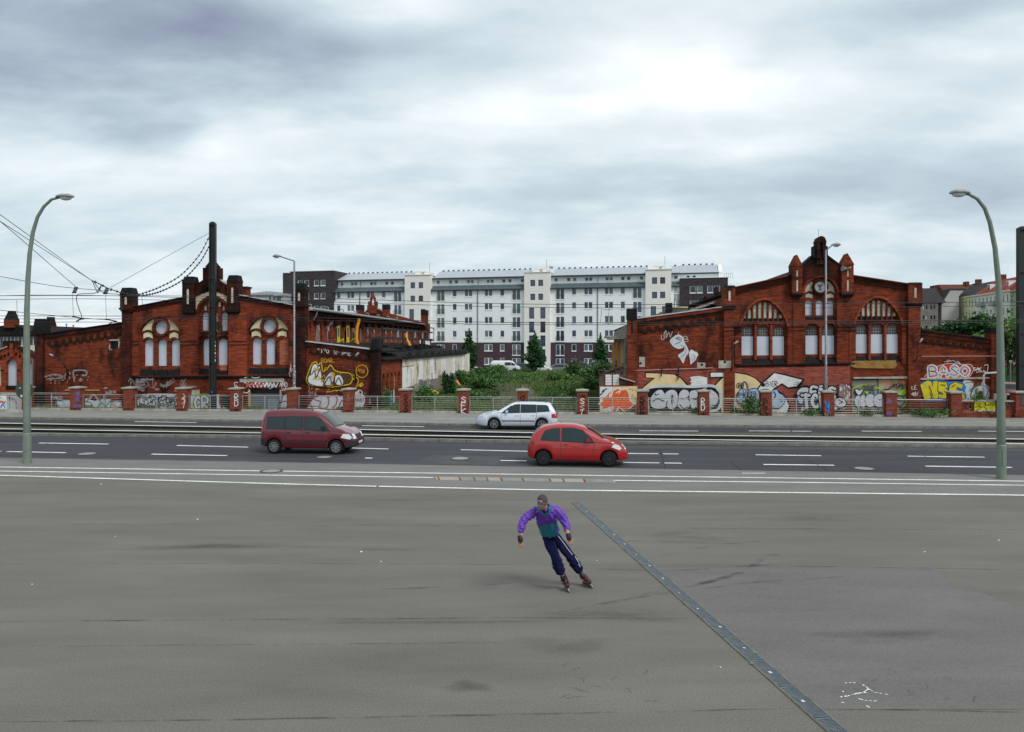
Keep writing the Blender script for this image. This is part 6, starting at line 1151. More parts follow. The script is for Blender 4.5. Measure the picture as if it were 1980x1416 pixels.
for k in range(34):x=random.uniform(784,904);p.splotch(x,random.uniform(694,745),5,7,random.choice(['white','cream','fadedgrey','grey','white']),3)
p.stroke([(830,770),(828,755),(832,746),(838,752),(842,742)],1.5,'faded');p.stroke([(843,742),(846,736),(842,760)],1.2,'crimson');p.stroke([(896,735),(898,724),(892,748),(898,738)],1.8,'navy');p.stroke([(888,742),(893,722),(896,746)],1.4,'crimson');p.stroke([(902,738),(904,725),(900,745)],1.4,'violet');p.splotch(806,735,12,3,'grey',4);p.splotch(844,748,30,14,'grey',8);p.stroke([(848,712),(850,716),(846,720)],1,'black')
p.done('graffiti',SH)
def chute(pts,lab):P=[D(*q)for q in pts];t=thing('debris_chute',lab,'chute',tuple(P[-1]));g=MB();g.tube(P,.13,8);g.build('tube',ORANGE,t)
chute([(833,754,62),(840,758,62),(847,761.5,62)],'short orange tube lying in the bushes before the white shed');chute([(882,736,78),(887,743,78),(890,750,78),(893,760,78)],'orange hose rising from the grass at the far part of the shed');chute([(902,733,86),(903.5,741,86),(903,750,86)],'short orange hose at the far end of the shed')
chute([(695,616,62),(690,635,62),(689,655,62),(692,669,62)],'long orange tube on the arcade below the roof');chute([(784,645,68),(787,658,68),(793,669,68)],'orange tube among the black steel frames')
ug=uN1+3.1;gx=lambda x:FA.vz(x,650,ug)[0];v0_,v1_=gx(733),gx(836);GT=thing('steel_gantry','black steel conveyor frame running above the low roof behind the left hall','steel frame',(ug,v0_,4.0),FA)
for nm,z in(('top_beam',5.86),('bottom_beam',5.12)):
 g=MB();g.box(ug-.06,ug+.06,v0_ if nm=='bottom_beam' else v0_+.8,v1_,z-.07,z+.07);g.box(ug-1.2,ug-1.08,v0_,v1_,z-.07,z+.07);g.build(nm,STEELD,GT)
k=0;v=v0_+6
while v<v1_-1:g=MB();g.box(ug-.05,ug+.05,v,v+.28,5.15,5.8);g.build('stanchion',LHEAD if k%2==0 else STEELD,GT);v+=1.7;k+=1
for v in(v0_+1,v0_+8,v0_+16,v1_-1):g=MB();g.box(ug-.06,ug+.06,v,v+.12,3.9,5.1);g.build('leg',STEELD,GT)
g=MB();ex=v1_;g.tube([(ug,ex-3,5.9),(ug,ex-3,6.35),(ug,ex+.8,6.35),(ug,ex+.8,5.0),(ug,ex-3,5.0)],.06,5);g.build('end_frame',STEELD,GT)
labs=['rusty black vent box nearest the brick turret','slatted black crate on the zigzag roof','tall black hopper amid the roof junk','grey black vent at the middle of the roof junk','black tank towards the far roof end','square black vent near the dark red wall','small last black vent beside the dark red wall']
for i,(x0,x1,yt,yb)in enumerate(((739,751,667,680),(777,784,672,682),(792,806,669,682),(808,818,668,681),(822,834,666,681),(836,846,668,680),(849,861,669,678))):
 uu=uA-1.2-.25*i;(va_,zt),(vb_,zb)=FA.vz(x0,yt,uu),FA.vz(x1,yb,uu);t=thing('roof_vent',labs[i],'vent',(uu,va_,zb),FA,'black vents on the low roof');g=MB();wv=min(1.0,vb_-va_)
 g.box(uu-.6,uu,va_,va_+wv+.5,3.6,zt-.1);g.build('box',STEELD if i%3 else ROOFD,t);g=MB()
 for k in range(5):g.box(uu,uu+.04,va_+.03,va_+wv+.45,3.8+k*(zt-4)/5,3.8+(k+.5)*(zt-4)/5)
 g.box(uu-.65,uu+.05,va_-.05,va_+wv+.55,zt-.1,zt);g.build('slats',SLATE,t)
VC=5.0;U5=lambda x,y:FA.uz(x,y,VC);CH=thing('small_brick_house','small gabled brick house with arched blue grey window, behind the left green lamp post','house',(U5(20,0)[0],VC,.1),FA)
hs=[arch(11,32,747,695,10),arch(41.5,61,747,695,10),arch(-22,2,747,702,10)]
c5=lambda pts:[U5(*q)for q in pts]
g=MB();g.wall(c5([(-40,800),(-40,692),(16,671),(34,671),(72,689),(72,800)]),[c5(h)for h in hs],VC,.5,Rv=.3);g.build('front_wall',BRR,CH)
for i,h in enumerate(hs):g=MB();g.prism(c5([(x-0,y)for x,y in h]),'y',VC+.28,VC+.32);g.build('window_board',BOARD if i<2 else CREAM,CH)
g=MB();q=[U5(12,750),U5(33,750)];g.box(q[0][0],q[1][0],VC-.05,VC+.25,U5(0,753)[1],U5(0,746)[1]);g.build('sill',SLATE,CH)
def m5(pts,w_,v0,v1,m,nm):g=MB();g.band(c5(pts),w_/27.5,v0,v1);g.build(nm,m,CH)
m5([(-40,691),(16,670.5)],2.5,VC-.15,VC+.6,STONE,'coping');m5([(34,671),(72,689)],2.5,VC-.15,VC+.6,BRD,'coping');m5([(-40,716),(9,716)],2,VC-.05,VC,SLATE,'string_course');m5([(34,716),(40,716)],2,VC-.05,VC,SLATE,'string_course')
bl=MB();bl.box(-.06,.06,VC-.08,VC,-.22,0);blm=bl.mesh('frieze_block',mats=BRD)
for x,y in((3,689),(10,685.5),(17.5,682),(24.5,679),(31.5,682),(39,686),(46,691),(54,694),(62,698)):q=U5(x,y);link('frieze_block',blm,CH,(q[0],0,q[1]))
g=MB();(a,zt),(b,zb)=U5(7.5,659),U5(30,673);g.box(a,b,VC-.1,VC+.5,zb,zt);g.build('gable_stub',BRD,CH);g=MB();(a,zt),(b,zb)=U5(21,664),U5(27,690);g.box(a,b,VC-.14,VC,zb,zt);g.build('gable_rib',BRR,CH)
g=MB();(u0,z0),(u1,z1)=U5(25,668),U5(74,690);g.prism([(u0,z0),(u1,z1),(u1,z1-.15),(u0,z0-.15)],'y',VC+.5,VC+12);(u1,z1)=U5(-40,692);g.prism([(u0,z0),(u1,z1),(u1,z1-.15),(u0,z0-.15)],'y',VC+.5,VC+12);g.build('roof',ROOFG,CH)
g=MB();q=U5(64.5,704);g.tube([(q[0],VC-.1,.1),(q[0],VC-.1,q[1]+.4)],.06,8);g.build('downpipe',LAMPS,CH)
YG=84.0;d_=lambda x,y:((x-CX)/F*YG,H-(y-HY)/F*YG);GH=thing('glazed_hall','dark roofed hall with strip glazing behind the small brick house','hall',(d_(20,0)[0],YG,.1))
g=MB();g.box(d_(-60,0)[0],d_(92,0)[0],YG,YG+12,.1,d_(0,648)[1]);g.build('wall',mat('hall_dark_wall',(.06,.07,.075),.6,.2,2),GH)
for k in range(14):x=-14+k*7.2;g=MB();(a,zt),(b,zb)=d_(x,651.5),d_(x+6.6,672);g.box(a,b,YG-.06,YG-.02,zb,zt);w_=g.build('window',GLASSD if k%3 else GLASSB,GH);g=MB();g.box(a-.03,a+.03,YG-.1,YG-.02,zb,zt);g.build('glazing_bar',MATS['poster_white'],w_)
g=MB();g.box(d_(-60,0)[0],d_(72,0)[0],YG-.3,YG-.05,d_(0,679)[1],d_(0,676)[1]);g.build('parapet',MATS['poster_white'],GH)
g=MB();a,z=d_(-60,648);b,_=d_(92,0);zt=d_(0,628)[1];g.prism([(a,z),(b,z),(b-2.2,zt-.5),(d_(34,0)[0],zt),(d_(-6,0)[0],zt-.2),(a,zt-.6)],'y',YG-.5,YG+14);g.build('roof',ROOFD,GH)
for x0,x1,yt,lab in((16.5,35.5,605,0),(94,108,617,1)):
 g=MB();(a,zt),(b,zb)=d_(x0,yt),d_(x1,634);c=(a+b)/2;zs=d_(0,yt+14)[1];g.box(a,b,YG-.8,YG+.2,zb,zs,0);g.add([(a,YG-.8,zs),(b,YG-.8,zs),(b,YG+.2,zs),(a,YG+.2,zs),(c-.25,YG-.5,zt+.15),(c+.25,YG-.5,zt+.15),(c+.25,YG,zt+.15),(c-.25,YG,zt+.15)],[(4,5,6,7),(0,1,5,4),(1,2,6,5),(2,3,7,6),(3,0,4,7)],1);g.box(c-.28,c+.28,YG-.55,YG+.05,zt-.2,zt+.2,1);g.build('chimney',[BR,SLATE],GH)
FB=Frame(0,138.0,math.atan(-.236));AP=thing('apartment_block','long white apartment block with violet brick base and silver roof','apartment building',(0,0,0),FB)
B=lambda x,y,v=0.0:FB.uz(x,y,v)
WHT=mat('white_render',(.88,.90,.90),.85,.04,.3,det=6);WHT2=mat('tower_render',(.85,.82,.77),.85,.04,.3);WFR2=mat('white_pvc',(.82,.83,.84),.4,.03,3);BFR=mat('dark_blue_frame',(.03,.04,.07),.5,.1,3)
SILV=mat('silver_roof',(.40,.43,.47),.6,.06,.4,metal=.0,stretch=(6,1,1));SKIRT=mat('blue_grey_metal',(.115,.15,.17),.45,.2,.8,metal=.3,stretch=(5,1,1));CURT=mat('curtain',(.34,.38,.36),.9,.15,3)
zr=lambda y:B(990,y)[1]
GL=[GLASSD,GLASSB,mat('curtained_glass',(.13,.17,.17),.12,.35,.5,spec=.6),mat('greenish_glass',(.07,.12,.125),.1,.4,.5,spec=.6)]
wc={}
def winmesh(kind,w_,h):
 k=(kind,round(w_,2),round(h,2))
 if k in wc:return wc[k]
 g=MB();f=.065;a=.10;fr_=0
 if kind=='tower':f=.07
 g.box(0,w_,-a*.2,a,0,f,fr_);g.box(0,w_,-a*.2,a,h-f,h,fr_);g.box(0,f,-a*.2,a,f,h-f,fr_);g.box(w_-f,w_,-a*.2,a,f,h-f,fr_)
 if kind in('double','french','attic2'):g.box(w_/2-.085,w_/2+.085,-a*.2,a,f,h-f,fr_)
 if kind!='tower':g.box(-.06,w_+.06,-.12,.02,-.14,-.01,fr_)
 if kind=='french':
  for i in range(9):g.box(.0+i*w_/8-.012,i*w_/8+.012,-.16,-.13,.05,.95,1)
  g.box(-.02,w_+.02,-.17,-.12,.95,1.0,1)
 me=g.mesh('window',mats=[BFR if kind=='tower' else WFR2,SKIRT])
 panes=[]
 n=2 if kind in('double','french','attic2')else 1
 for i in range(n):
  g=MB();x0=f if i==0 else w_/2+.085;x1=(w_/2-.085 if n==2 else w_-f)if i==0 else w_-f;g.box(x0,x1,.05,.08,f,h-f);panes.append([g.mesh('pane',mats=m_)for m_ in GL])
 wc[k]=(me,panes);return wc[k]
def apwin(kind,u,z,w_,h,v):
 me,panes=winmesh(kind,w_,h);o=link('window',me,AP,(u,v+.06,z))
 gl_=random.choices(range(4),(5,3,3,2)if kind!='tower' else(1,6,0,0))[0]
 for pm_ in panes:link('pane',pm_[gl_ if random.random()<.75 else random.randrange(4)if kind!='tower' else gl_],o,(0,0,0))
rows=[(567.0,578.0)]+[(567.0+26.6*k,578.0+26.6*k)for k in range(1,6)]
rows=[(559.6+26.6*k,572.2+26.6*k)for k in range(6)];frow=[(560.2+26.6*k,580.6+26.6*k)for k in range(6)]
att=(538.5,545.8);zb0=.0;z_att0,z_att1=zr(549.5),zr(534.5);z_ridge=4.5+(zr(522)-4.5)*1.04;z_eave=z_att1
z_sk0=zr(559.0);z_br=zr(662.4)
uof=lambda x:B(x,640)[0]
segs=[(646,784.5,[(651,'s'),(671,'d'),(708.7,'d'),(738,'s'),(761.5,'f')],[(653.5,1),(673.5,2),(711,2),(740.5,1),(751.5,1),(775.3,1)],[696]),(834,1014.8,[(844.7,'f'),(875,'s'),(898.2,'d'),(936.8,'d'),(967,'s'),(990.6,'f')],[(840.5,1),(864.5,1),(876,1),(899.5,2),(938,2),(968,1),(980,1),(1004.5,1)],[923.7]),(1064.5,1249,[(1075,'f'),(1105.6,'s'),(1129.4,'d'),(1169,'d'),(1199.7,'s'),(1223.8,'f')],[(1070,1),(1094.3,1),(1106,1),(1129.5,2),(1169,2),(1199.5,1),(1211,1),(1236,1)],[1155.6]),(1297.5,1314,[(1305,'s')],[(1303,1)],[])]
for x0,x1,cols,acols,pipes in segs:
 u0,u1=uof(x0),uof(x1);hup,hlo=[],[];ww={'s':.80,'d':1.52,'f':1.52};todo=[]
 for x,kd in cols:
  for r_ in range(6):
   yt,yb=(frow if kd=='f' else rows)[r_];a=uof(x);w_=ww[kd];z0,z1=zr(yb),zr(yt);
   (hup if z0>z_br else hlo).append([(a,z0),(a+w_,z0),(a+w_,z1),(a,z1)]);todo.append(({'s':'single','d':'double','f':'french'}[kd],a,z0,w_,z1-z0,0))
 g=MB();g.wall([(u0,z_br),(u1,z_br),(u1,z_sk0+.2),(u0,z_sk0+.2)],hup,0,.4,Rv=.16);g.build('white_wall',WHT,AP)
 g=MB();g.wall([(u0,zb0),(u1,zb0),(u1,z_br),(u0,z_br)],hlo,.03,.4,Rv=.14);g.build('brick_base',BRV,AP)
 ah=[];za,zb_=zr(att[1]),zr(att[0])
 for x,n in acols:a=uof(x);w_=.68 if n==1 else 1.4;ah.append([(a,za),(a+w_,za),(a+w_,zb_),(a,zb_)]);todo.append(('attic2' if n==2 else 'attic',a,za,w_,zb_-za,1.0))
 g=MB();g.wall([(u0,z_sk0),(u1,z_sk0),(u1,z_att1),(u0,z_att1)],ah,1.0,.3,Rv=.16);g.build('attic_wall',WHT,AP)
 for kd,a,z0,w_,h,v in todo:apwin(kd,a,z0,w_,h,v)
 g=MB();g.prism([(-.35,z_sk0),(.98,z_att0),(.98,z_att0-.15),(-.35,z_sk0-.12)],'x',u0,u1)
 n=int((u1-u0)/.6)
 for k in range(n):u=u0+k*.6;g.prism([(-.35,z_sk0+.04),(.98,z_att0+.05),(.98,z_att0),(-.35,z_sk0)],'x',u,u+.05)
 g.build('metal_skirt',SKIRT,AP)
 g=MB();g.prism([(.5,z_eave),(5.5,z_ridge),(10.5,z_eave),(10.5,z_eave-.2),(.5,z_eave-.2)],'x',u0,u1);g.build('roof',SILV,AP)
 g=MB();g.box(u0,u1,.38,.5,z_eave-.22,z_eave+.02);g.box(u0,u1,-.45,-.33,z_sk0-.16,z_sk0+.02);g.build('gutter',mat('dark_gutter',(.03,.035,.04),.5,.1,3),AP)
 for x in pipes:u=uof(x);g=MB();g.tube([(u,.3,z_att1),(u,.3,z_att0)],.06,6);g.tube([(u,-.1,z_sk0),(u,-.1,.2)],.06,6);g.build('downpipe',MATS['dark_gutter'],AP)
 um=MB();um.add([(-.16,-.1,0),(.16,-.1,0),(.16,.1,0),(-.16,.1,0),(0,0,.0),(-.22,0,.22),(.22,0,.30)],[(0,1,6,5),(1,2,6),(2,3,5,6),(3,0,5)]);umm=um.mesh('ridge_cap',mats=MATS['dark_gutter'])
 k=0;u=u0+.6
 while u<u1:link('ridge_cap',umm,AP,(u,5.5,z_ridge-.03));u+=1.02
TW=[(784.5,834,(796,811.5),533,519),(1014.8,1064.5,(1026.8,1042),533,519),(1248.5,1298,(1261,1276.5),533,519)]
for x0,x1,wc_,_,_ in TW:
 u0,u1=uof(x0),uof(x1);zt=zr(528.8);hs=[];tl=[]
 for r_ in range(2):
  for x in wc_:a=uof(x);z0=zr(554.8+26.6*r_);z1=zr(542.8+26.6*r_);hs.append([(a,z0),(a+.88,z0),(a+.88,z1),(a,z1)]);tl.append((a,z0,.88,z1-z0))
 for r_ in range(5):
  for j,x in enumerate((wc_[0]-2.5,wc_[1]+4)):a=uof(x);z1=zr(596+26.6*r_);z0=zr(617+26.6*r_);hs.append([(a,z0),(a+.92,z0),(a+.92,z1),(a,z1)]);tl.append((a,z0,.92,z1-z0))
 g=MB();g.wall([(u0,0),(u1,0),(u1,zt),(u0,zt)],hs,-.55,1.6,Rv=.2);g.build('tower_wall',WHT2,AP)
 for a,z0,w_,h in tl:apwin('tower',a,z0,w_,h,-.55)
 g=MB();g.box(u0-.1,u1+.1,-.68,5.2,zt,zt+.14);g.build('tower_coping',WHT2,AP)
 g=MB();a,b=u0+(u1-u0)*.30,u0+(u1-u0)*.73;g.box(a,b,1,5.4,zt,zr(520.5));g.box(a-.1,b+.1,.9,5.5,zr(520.5),zr(519.3));g.build('lift_house',WHT2,AP);g=MB();g.box(b-.9,b-.4,.93,1,zt+.25,zt+.65);g.build('louvre',CURT,AP)
 g=MB();g.tube([(b,3,zr(520)),(b,3,zr(500))],.03,5);g.build('antenna',WIRE,AP)
g=MB();a,b=uof(1053.5),uof(1060);g.box(a,b,4.5,5.2,z_ridge,zr(512.5));g.build('chimney',MATS['dark_gutter'],AP);g=MB();g.box(a-.03,b+.03,4.4,5.3,zr(516),zr(515));g.build('chimney_band',WHT,AP)
def darkend(x0,x1,yt,wins,zt):
 u0,u1=uof(x0),uof(x1);hs=[];tl=[]
 for x in wins:
  for r_ in range(5):a=uof(x);z0,z1=zr(572.0+26.6*r_),zr(559.8+26.6*r_);hs.append([(a,z0),(a+.95,z0),(a+.95,z1),(a,z1)]);tl.append((a,z0,.95,z1-z0))
 return u0,u1,hs,tl
u0,u1,hs,tl=darkend(1314,1407.5,0,(1334,1347.4,1367.6,1381),0);zt=zr(545.2)
g=MB();g.wall([(u0,0),(u1,0),(u1,zt),(u0,zt)],hs,-.2,12,Rv=.16);g.build('dark_brick_wing',BRG,AP)
for a,z0,w_,h in tl:apwin('single',a,z0,w_,h,-.2)
g=MB();g.box(u0,u1+.05,-.3,12,zt,zt+.1);g.build('coping',WHT,AP)
ur=uof(1390);g=MB();hs=[[(a,zr(544.5)),(a+.6,zr(544.5)),(a+.6,zr(538.2)),(a,zr(538.2))]for a in(uof(1327),uof(1339))];g.wall([(u0,zt),(ur,zt),(ur,z_att1),(u0,z_att1)],hs,1.4,.3,Rv=.15);g.build('attic_wall',WHT,AP)
for h in hs:apwin('attic',h[0][0],h[0][1],.6,h[2][1]-h[0][1],1.4)
g=MB();g.prism([(.9,z_eave),(5.5,z_ridge+.1),(10,z_eave),(10,z_eave-.2),(.9,z_eave-.2)],'x',u0,ur);g.build('roof',SILV,AP);g=MB();g.box(u0,ur,.78,.9,z_eave-.22,z_eave+.02);g.build('gutter',MATS['dark_gutter'],AP)
k=u0+.6
while k<ur:link('ridge_cap',umm,AP,(k,5.5,z_ridge+.07));k+=1.02
g=MB();g.prism([(.9,zt),(10.4,zt),(10.4,z_eave),(5.8,zr(519.5)),(4.9,zr(519.5)),(4.4,z_ridge),(.9,z_eave+.1)],'x',ur,ur+.6);g.build('gable_end',WHT2,AP)
g=MB()
for q in range(5):g.tube([(ur+1+q*.35,2,zt),(ur+1+q*.35,2,zt+.9)],.02,4)
g.tube([(ur+1,2,zt+.9),(ur+2.4,2,zt+.9)],.02,4);g.build('railing',WIRE,AP)
u0,u1=uof(547.8),uof(646);hs,tl=[],[]
for x in(577,589.5,608.5,621):
 for r_ in range(4):a=uof(x);z0,z1=zr(545.2+26.6*r_),zr(533.6+26.6*r_);hs.append([(a,z0),(a+1.0,z0),(a+1.0,z1),(a,z1)]);tl.append((a,z0,1.0,z1-z0))
zt=zr(515.5);g=MB();g.wall([(u0,0),(u1,0),(u1,zt),(uof(562),zt),(uof(562),zt-.25),(u0,zt-.25)],hs,-.2,12,Rv=.16);g.build('dark_brick_wing',BRG,AP)
for a,z0,w_,h in tl:apwin('single',a,z0,w_,h,-.2)
g=MB();g.box(uof(562),u1+.05,-.3,6,zt,zt+.1);g.box(u0,uof(562),-.3,6,zt-.25,zt-.15);g.build('coping',ZINC,AP);g=MB();g.prism([(-.2,zt),(5,zt),(5.5,z_ridge),(1,z_eave),(1,z_eave-4),(-.2,z_eave-4)],'x',u1,u1+.3);g.build('gable_end',BRG,AP)
GM=thing('grey_flat_house','low pale grey flat roofed house between left hall turret and dark brick wing','house',(uof(505),-3,0),FB)
gb=lambda x,y:FB.uz(x,y,-3)
(a,zt),(b,_)=gb(461,571),gb(548,0);g=MB();g.box(a,b,-3,6,0,zt);g.build('wall',mat('pale_grey_render',(.42,.44,.44),.8,.05,2),GM);(a,zt),(b,zb)=gb(466,565.5),gb(531,570);g=MB();g.prism([(a,zb),(b,zb),(b,zt),(gb(517,0)[0],zt+.1),(a+1,zb+.2)],'y',-3.3,6);g.build('flat_roof',ZINC,GM);(a,zt),(b,zb)=gb(532,567.5),gb(549,572);g=MB();g.box(a,b,-3.6,6,zb,zt);g.build('flat_roof',ZINC,GM)
for x0,x1 in((519,526),(528,533),(534.5,545)):(a,zt),(b,zb)=gb(x0,570.5),gb(x1,582);g=MB();g.box(a,b,-3.05,-3.01,zb,zt);w_=g.build('window',WFR2,GM);g=MB();g.box(a+.1,b-.1,-3.1,-3.06,zb+.1,zt-.1);g.build('pane',GLASSB,w_)
g=MB();(a,zt),(b,zb)=FA.uz(464,555,30),FA.uz(477,590,30);t=thing('brick_stub','small brick gable stub showing right of the left hall centre turret','chimney',(a,30,zb),FA);g.box(a,b,30,31,zb,zt-.12);g.build('shaft',BR,t);g=MB();g.box(a-.1,b+.12,29.9,31.1,zt-.12,zt+.04);g.build('cap',BRD,t)
# ---------------------------------------------------------------- old town houses at the right
def house(lab,th,org,parts):pass
dU=Vector((-.2,-.98,0)).normalized();FH=Frame(963*186/1450,186.0,math.atan2(dU.y,dU.x))
RF=mat('clay_roof',(.13,.05,.035),.9,.3,1.5);RFD=mat('dark_slate_roof',(.045,.042,.045),.85,.3,1.5);RFR=mat('red_clay_roof',(.27,.055,.03),.85,.25,1.5)
hz=lambda x,y:FH.uz(x,y,0)
def rowhouse(x0,x1,yev,wallc,roofm,lab,nw,nf,w_w=.9,dorm=0,y0=None):
 ua,ub=hz(x0,600)[0],hz(x1,600)[0];ze=hz(x1,yev)[1];t=thing('town_house',lab,'house',((ua+ub)/2,0,0),FH,'old town houses beyond the trees')
 z0s=[ze-1.6-3.3*k for k in range(nf)];hs=[];
 for z in z0s:
  for k in range(nw):c=ua+(ub-ua)*(k+.5)/nw;hs.append([(c-w_w/2,z-1.0),(c+w_w/2,z-1.0),(c+w_w/2,z+.8),(c-w_w/2,z+.8)])
 g=MB();g.wall([(ua,0),(ub,0),(ub,ze),(ua,ze)],hs,0,11,Rv=.25);g.build('wall',wallc,t)
 wm=MB();wm.box(-w_w/2,w_w/2,.14,.18,-.9,.9,0);wm.box(-.05,.05,.10,.14,-.9,.9,1);wm.box(-w_w/2,w_w/2,.10,.14,.2,.3,1);wmm=wm.mesh('window',mats=[GLASSD,WFR2])
 for h in hs:link('window',wmm,t,((h[0][0]+h[1][0])/2,0,h[0][1]+.9))
 g=MB();g.box(ua,ub,-.35,.1,ze,ze+.35);g.build('cornice',wallc,t)
 g=MB();g.prism([(-.3,ze+.35),(5.0,ze+4.2),(11,ze+4.4),(11.2,ze)],'x',ua,ub);g.build('roof',roofm,t)
 g=MB();c=ua+(ub-ua)*.2;g.box(c,c+.9,4.5,6,ze+3.8,ze+5.6);g.build('chimney',RF,t)
 for k in range(dorm):c=ua+(ub-ua)*(k+.6)/dorm;g=MB();g.box(c-.8,c+.8,1.2,3.5,ze+1.0,ze+2.9);d=g.build('dormer',WFR2,t);g=MB();g.box(c-.6,c+.6,1.15,1.19,ze+1.5,ze+2.7);g.build('pane',GLASSD,d)
 return t,ua,ub,ze
YW=mat('pale_yellow_render',(.66,.64,.40),.85,.06,.5);WW=mat('off_white_render',(.66,.66,.58),.85,.08,.5);GW=mat('pale_green_render',(.30,.38,.22),.85,.06,.5);GG=mat('sooty_grey_render',(.20,.19,.17),.9,.25,.8);BW=mat('blank_grey_wall',(.46,.45,.43),.9,.08,.4)
rowhouse(1953,1990,560,GW,RFR,'pale green town house with dormers right of the right green lamp post',4,4,1.1,2)
t,ua,ub,ze=rowhouse(1883,1953,563,WW,RFR,'off white town house with balconies and red clay roof',9,4,.9,2)
for(f_,k)in((.28,1),(.62,1),(.28,2),(.62,2),(.28,0),(.62,0)):
 c=ua+(ub-ua)*f_;z=ze-3.1-3.3*k;g=MB();g.box(c-1.4,c+1.4,-1.1,0,z,z+.15);g.box(c-1.4,c+1.4,-1.15,-1.05,z,z+1.0);g.box(c-1.4,c-1.3,-1.1,0,z,z+1);g.box(c+1.3,c+1.4,-1.1,0,z,z+1);g.build('balcony',[CURT,WW,mat('balcony_green',(.25,.4,.3),.7,.1,3)][k%3],t)
rowhouse(1845,1883,573.5,YW,RFD,'pale yellow town house with dark roof between blank grey wall and white house',7,4,.8)
FI=Frame(0,226,R(-4));iz=lambda x,y,v=0:FI.uz(x,y,v)
t=thing('town_house','blank windowless pale grey gable wall of a town house','house',(iz(1835,0)[0],0,0),FI,'old town houses beyond the trees');g=MB();g.prism([iz(*q)for q in[(1814,660),(1814,586),(1830,561),(1858,561),(1847,574),(1847,660)]],'y',-2,10);g.build('gable_wall',BW,t);g=MB();g.band([iz(1813,586.5),iz(1830,560.5),iz(1860,560.5)],.35,-2.2,10);g.build('verge',RFD,t)
t=thing('town_house','sooty grey town house with dark roof seen right of the right hall turret','house',(iz(1795,0)[0],-3,0),FI,'old town houses beyond the trees');F3=lambda x,y:FI.uz(x,y,-3)
hs=[];
for y in(590,610,630):
 for x in(1784,1790,1799,1805):(a,z1),(b,z0)=F3(x,y),F3(x+3.4,y+8);hs.append([(a,z0),(b,z0),(b,z1),(a,z1)])
g=MB();g.wall([F3(1764,680),F3(1814,680),F3(1814,585),F3(1764,585)],hs,-3,10,Rv=.3);g.build('wall',GG,t)
for i,h in enumerate(hs):g=MB();g.box(h[0][0],h[1][0],-2.75,-2.7,h[0][1],h[2][1]);g.build('window',WFR2 if i in(0,5,8,10)else GLASSD,t)
g=MB();(a,z0),(b,_),(_,z1)=F3(1762,585),F3(1814,0),F3(0,564);g.prism([(-3.4,z0),(3,z1),(7,z1-.2),(7,z0)],'x',a+1.5,b+2.0);g.build('roof',RFD,t)
t=thing('town_house','brown roofed house row on the skyline behind the grey gable','house',(iz(1830,0,16)[0],16,0),FI,'old town houses beyond the trees');F4=lambda x,y:FI.uz(x,y,16)
g=MB();(a,z0),(b,z1)=F4(1825,566),F4(1924,548.5);g.prism([(16,z0),(19,z1),(25,z1),(25,z0)],'x',a,b);g.build('roof',RF,t);g=MB();g.box(a,b,16.2,25,0,z0);g.build('wall',GG,t)
for x,yt in((1875,543.5),(1811,554.5),(1893,547),(1940,536)):g=MB();(c0,zt),(c1,_)=F4(x,yt),F4(x+(6 if x<1930 else 14),0);g.box(c0,c1,18,20,z0-1,zt);g.build('chimney',RF if x<1930 else CURT,t)
t=thing('town_house','low brown roof showing just right of the right hall turret','house',(iz(1790,0,20)[0],20,0),FI,'old town houses beyond the trees');F5=lambda x,y:FI.uz(x,y,20);(a,z0),(b,z1)=F5(1770,572),F5(1823,560.5);g=MB();g.prism([(20,z0),(23,z1),(30,z1),(30,z0)],'x',a,b);g.build('roof',RF,t);g=MB();g.box(a,b,20.3,30,0,z0);g.build('wall',GG,t)
# ---------------------------------------------------------------- plants
def leafmesh(name,C,S,m,flat=0.0,aspect=.6,droop=0.0):
 n=len(C);C=np.asarray(C,float);S=np.asarray(S,float)[:,None]
 a=rng.normal(size=(n,3));a/=np.linalg.norm(a,axis=1)[:,None];b=rng.normal(size=(n,3));b[:,2]*=(1-flat);b-=a*(a*b).sum(1)[:,None];b/=np.linalg.norm(b,axis=1)[:,None]
 V=np.empty((n,4,3));V[:,0]=C-a*S;V[:,1]=C+b*S*aspect;V[:,2]=C+a*S;V[:,3]=C-b*S*aspect
 me=bpy.data.meshes.new(name);me.vertices.add(n*4);me.vertices.foreach_set('co',V.ravel());me.loops.add(n*4);me.loops.foreach_set('vertex_index',np.arange(n*4));me.polygons.add(n);me.polygons.foreach_set('loop_start',np.arange(n)*4);me.polygons.foreach_set('loop_total',np.full(n,4))
 me.materials.append(m);me.update(calc_edges=True);return me
def leafmat(name,c,c2,sc_=.6):
 m=mat(name,c,.7,.3,sc_,c2=c2,island=.45,spec=.25);b=m.node_tree.nodes['Principled BSDF'];return m
LFD=leafmat('leaf_dark',(.018,.065,.020),(.042,.12,.030));LFM=leafmat('leaf_mid',(.045,.12,.03),(.11,.215,.055));LFB=leafmat('leaf_bright',(.05,.15,.025),(.10,.24,.04));LFO=leafmat('leaf_olive',(.06,.105,.04),(.12,.18,.06));GRS=leafmat('grass_blade',(.065,.14,.03),(.17,.22,.075),.12);BLO=mat('blossom',(.45,.16,.14),.8,.2,2,island=.3)
BARK=mat('bark',(.065,.05,.038),.95,.3,6,bump=.5,bscale=30)
def crown(lobes,n,size,gap=.25):
 P,S=[],[];tot=sum(l[3]*l[4]*l[5]for l in lobes)
 for(cx,cy,cz,rx,ry,rz)in lobes:
  k=max(20,int(n*rx*ry*rz/tot));d=rng.normal(size=(k,3));d/=np.linalg.norm(d,axis=1)[:,None];r=(rng.random(k)**.38)[:,None];jit=1+.22*rng.normal(size=(k,1))*(r>.8)
  q=d*r*jit*np.array([rx,ry,rz])+np.array([cx,cy,cz]);P.append(q);S.append(size*(.6+.8*rng.random(k)))
 return np.concatenate(P),np.concatenate(S)
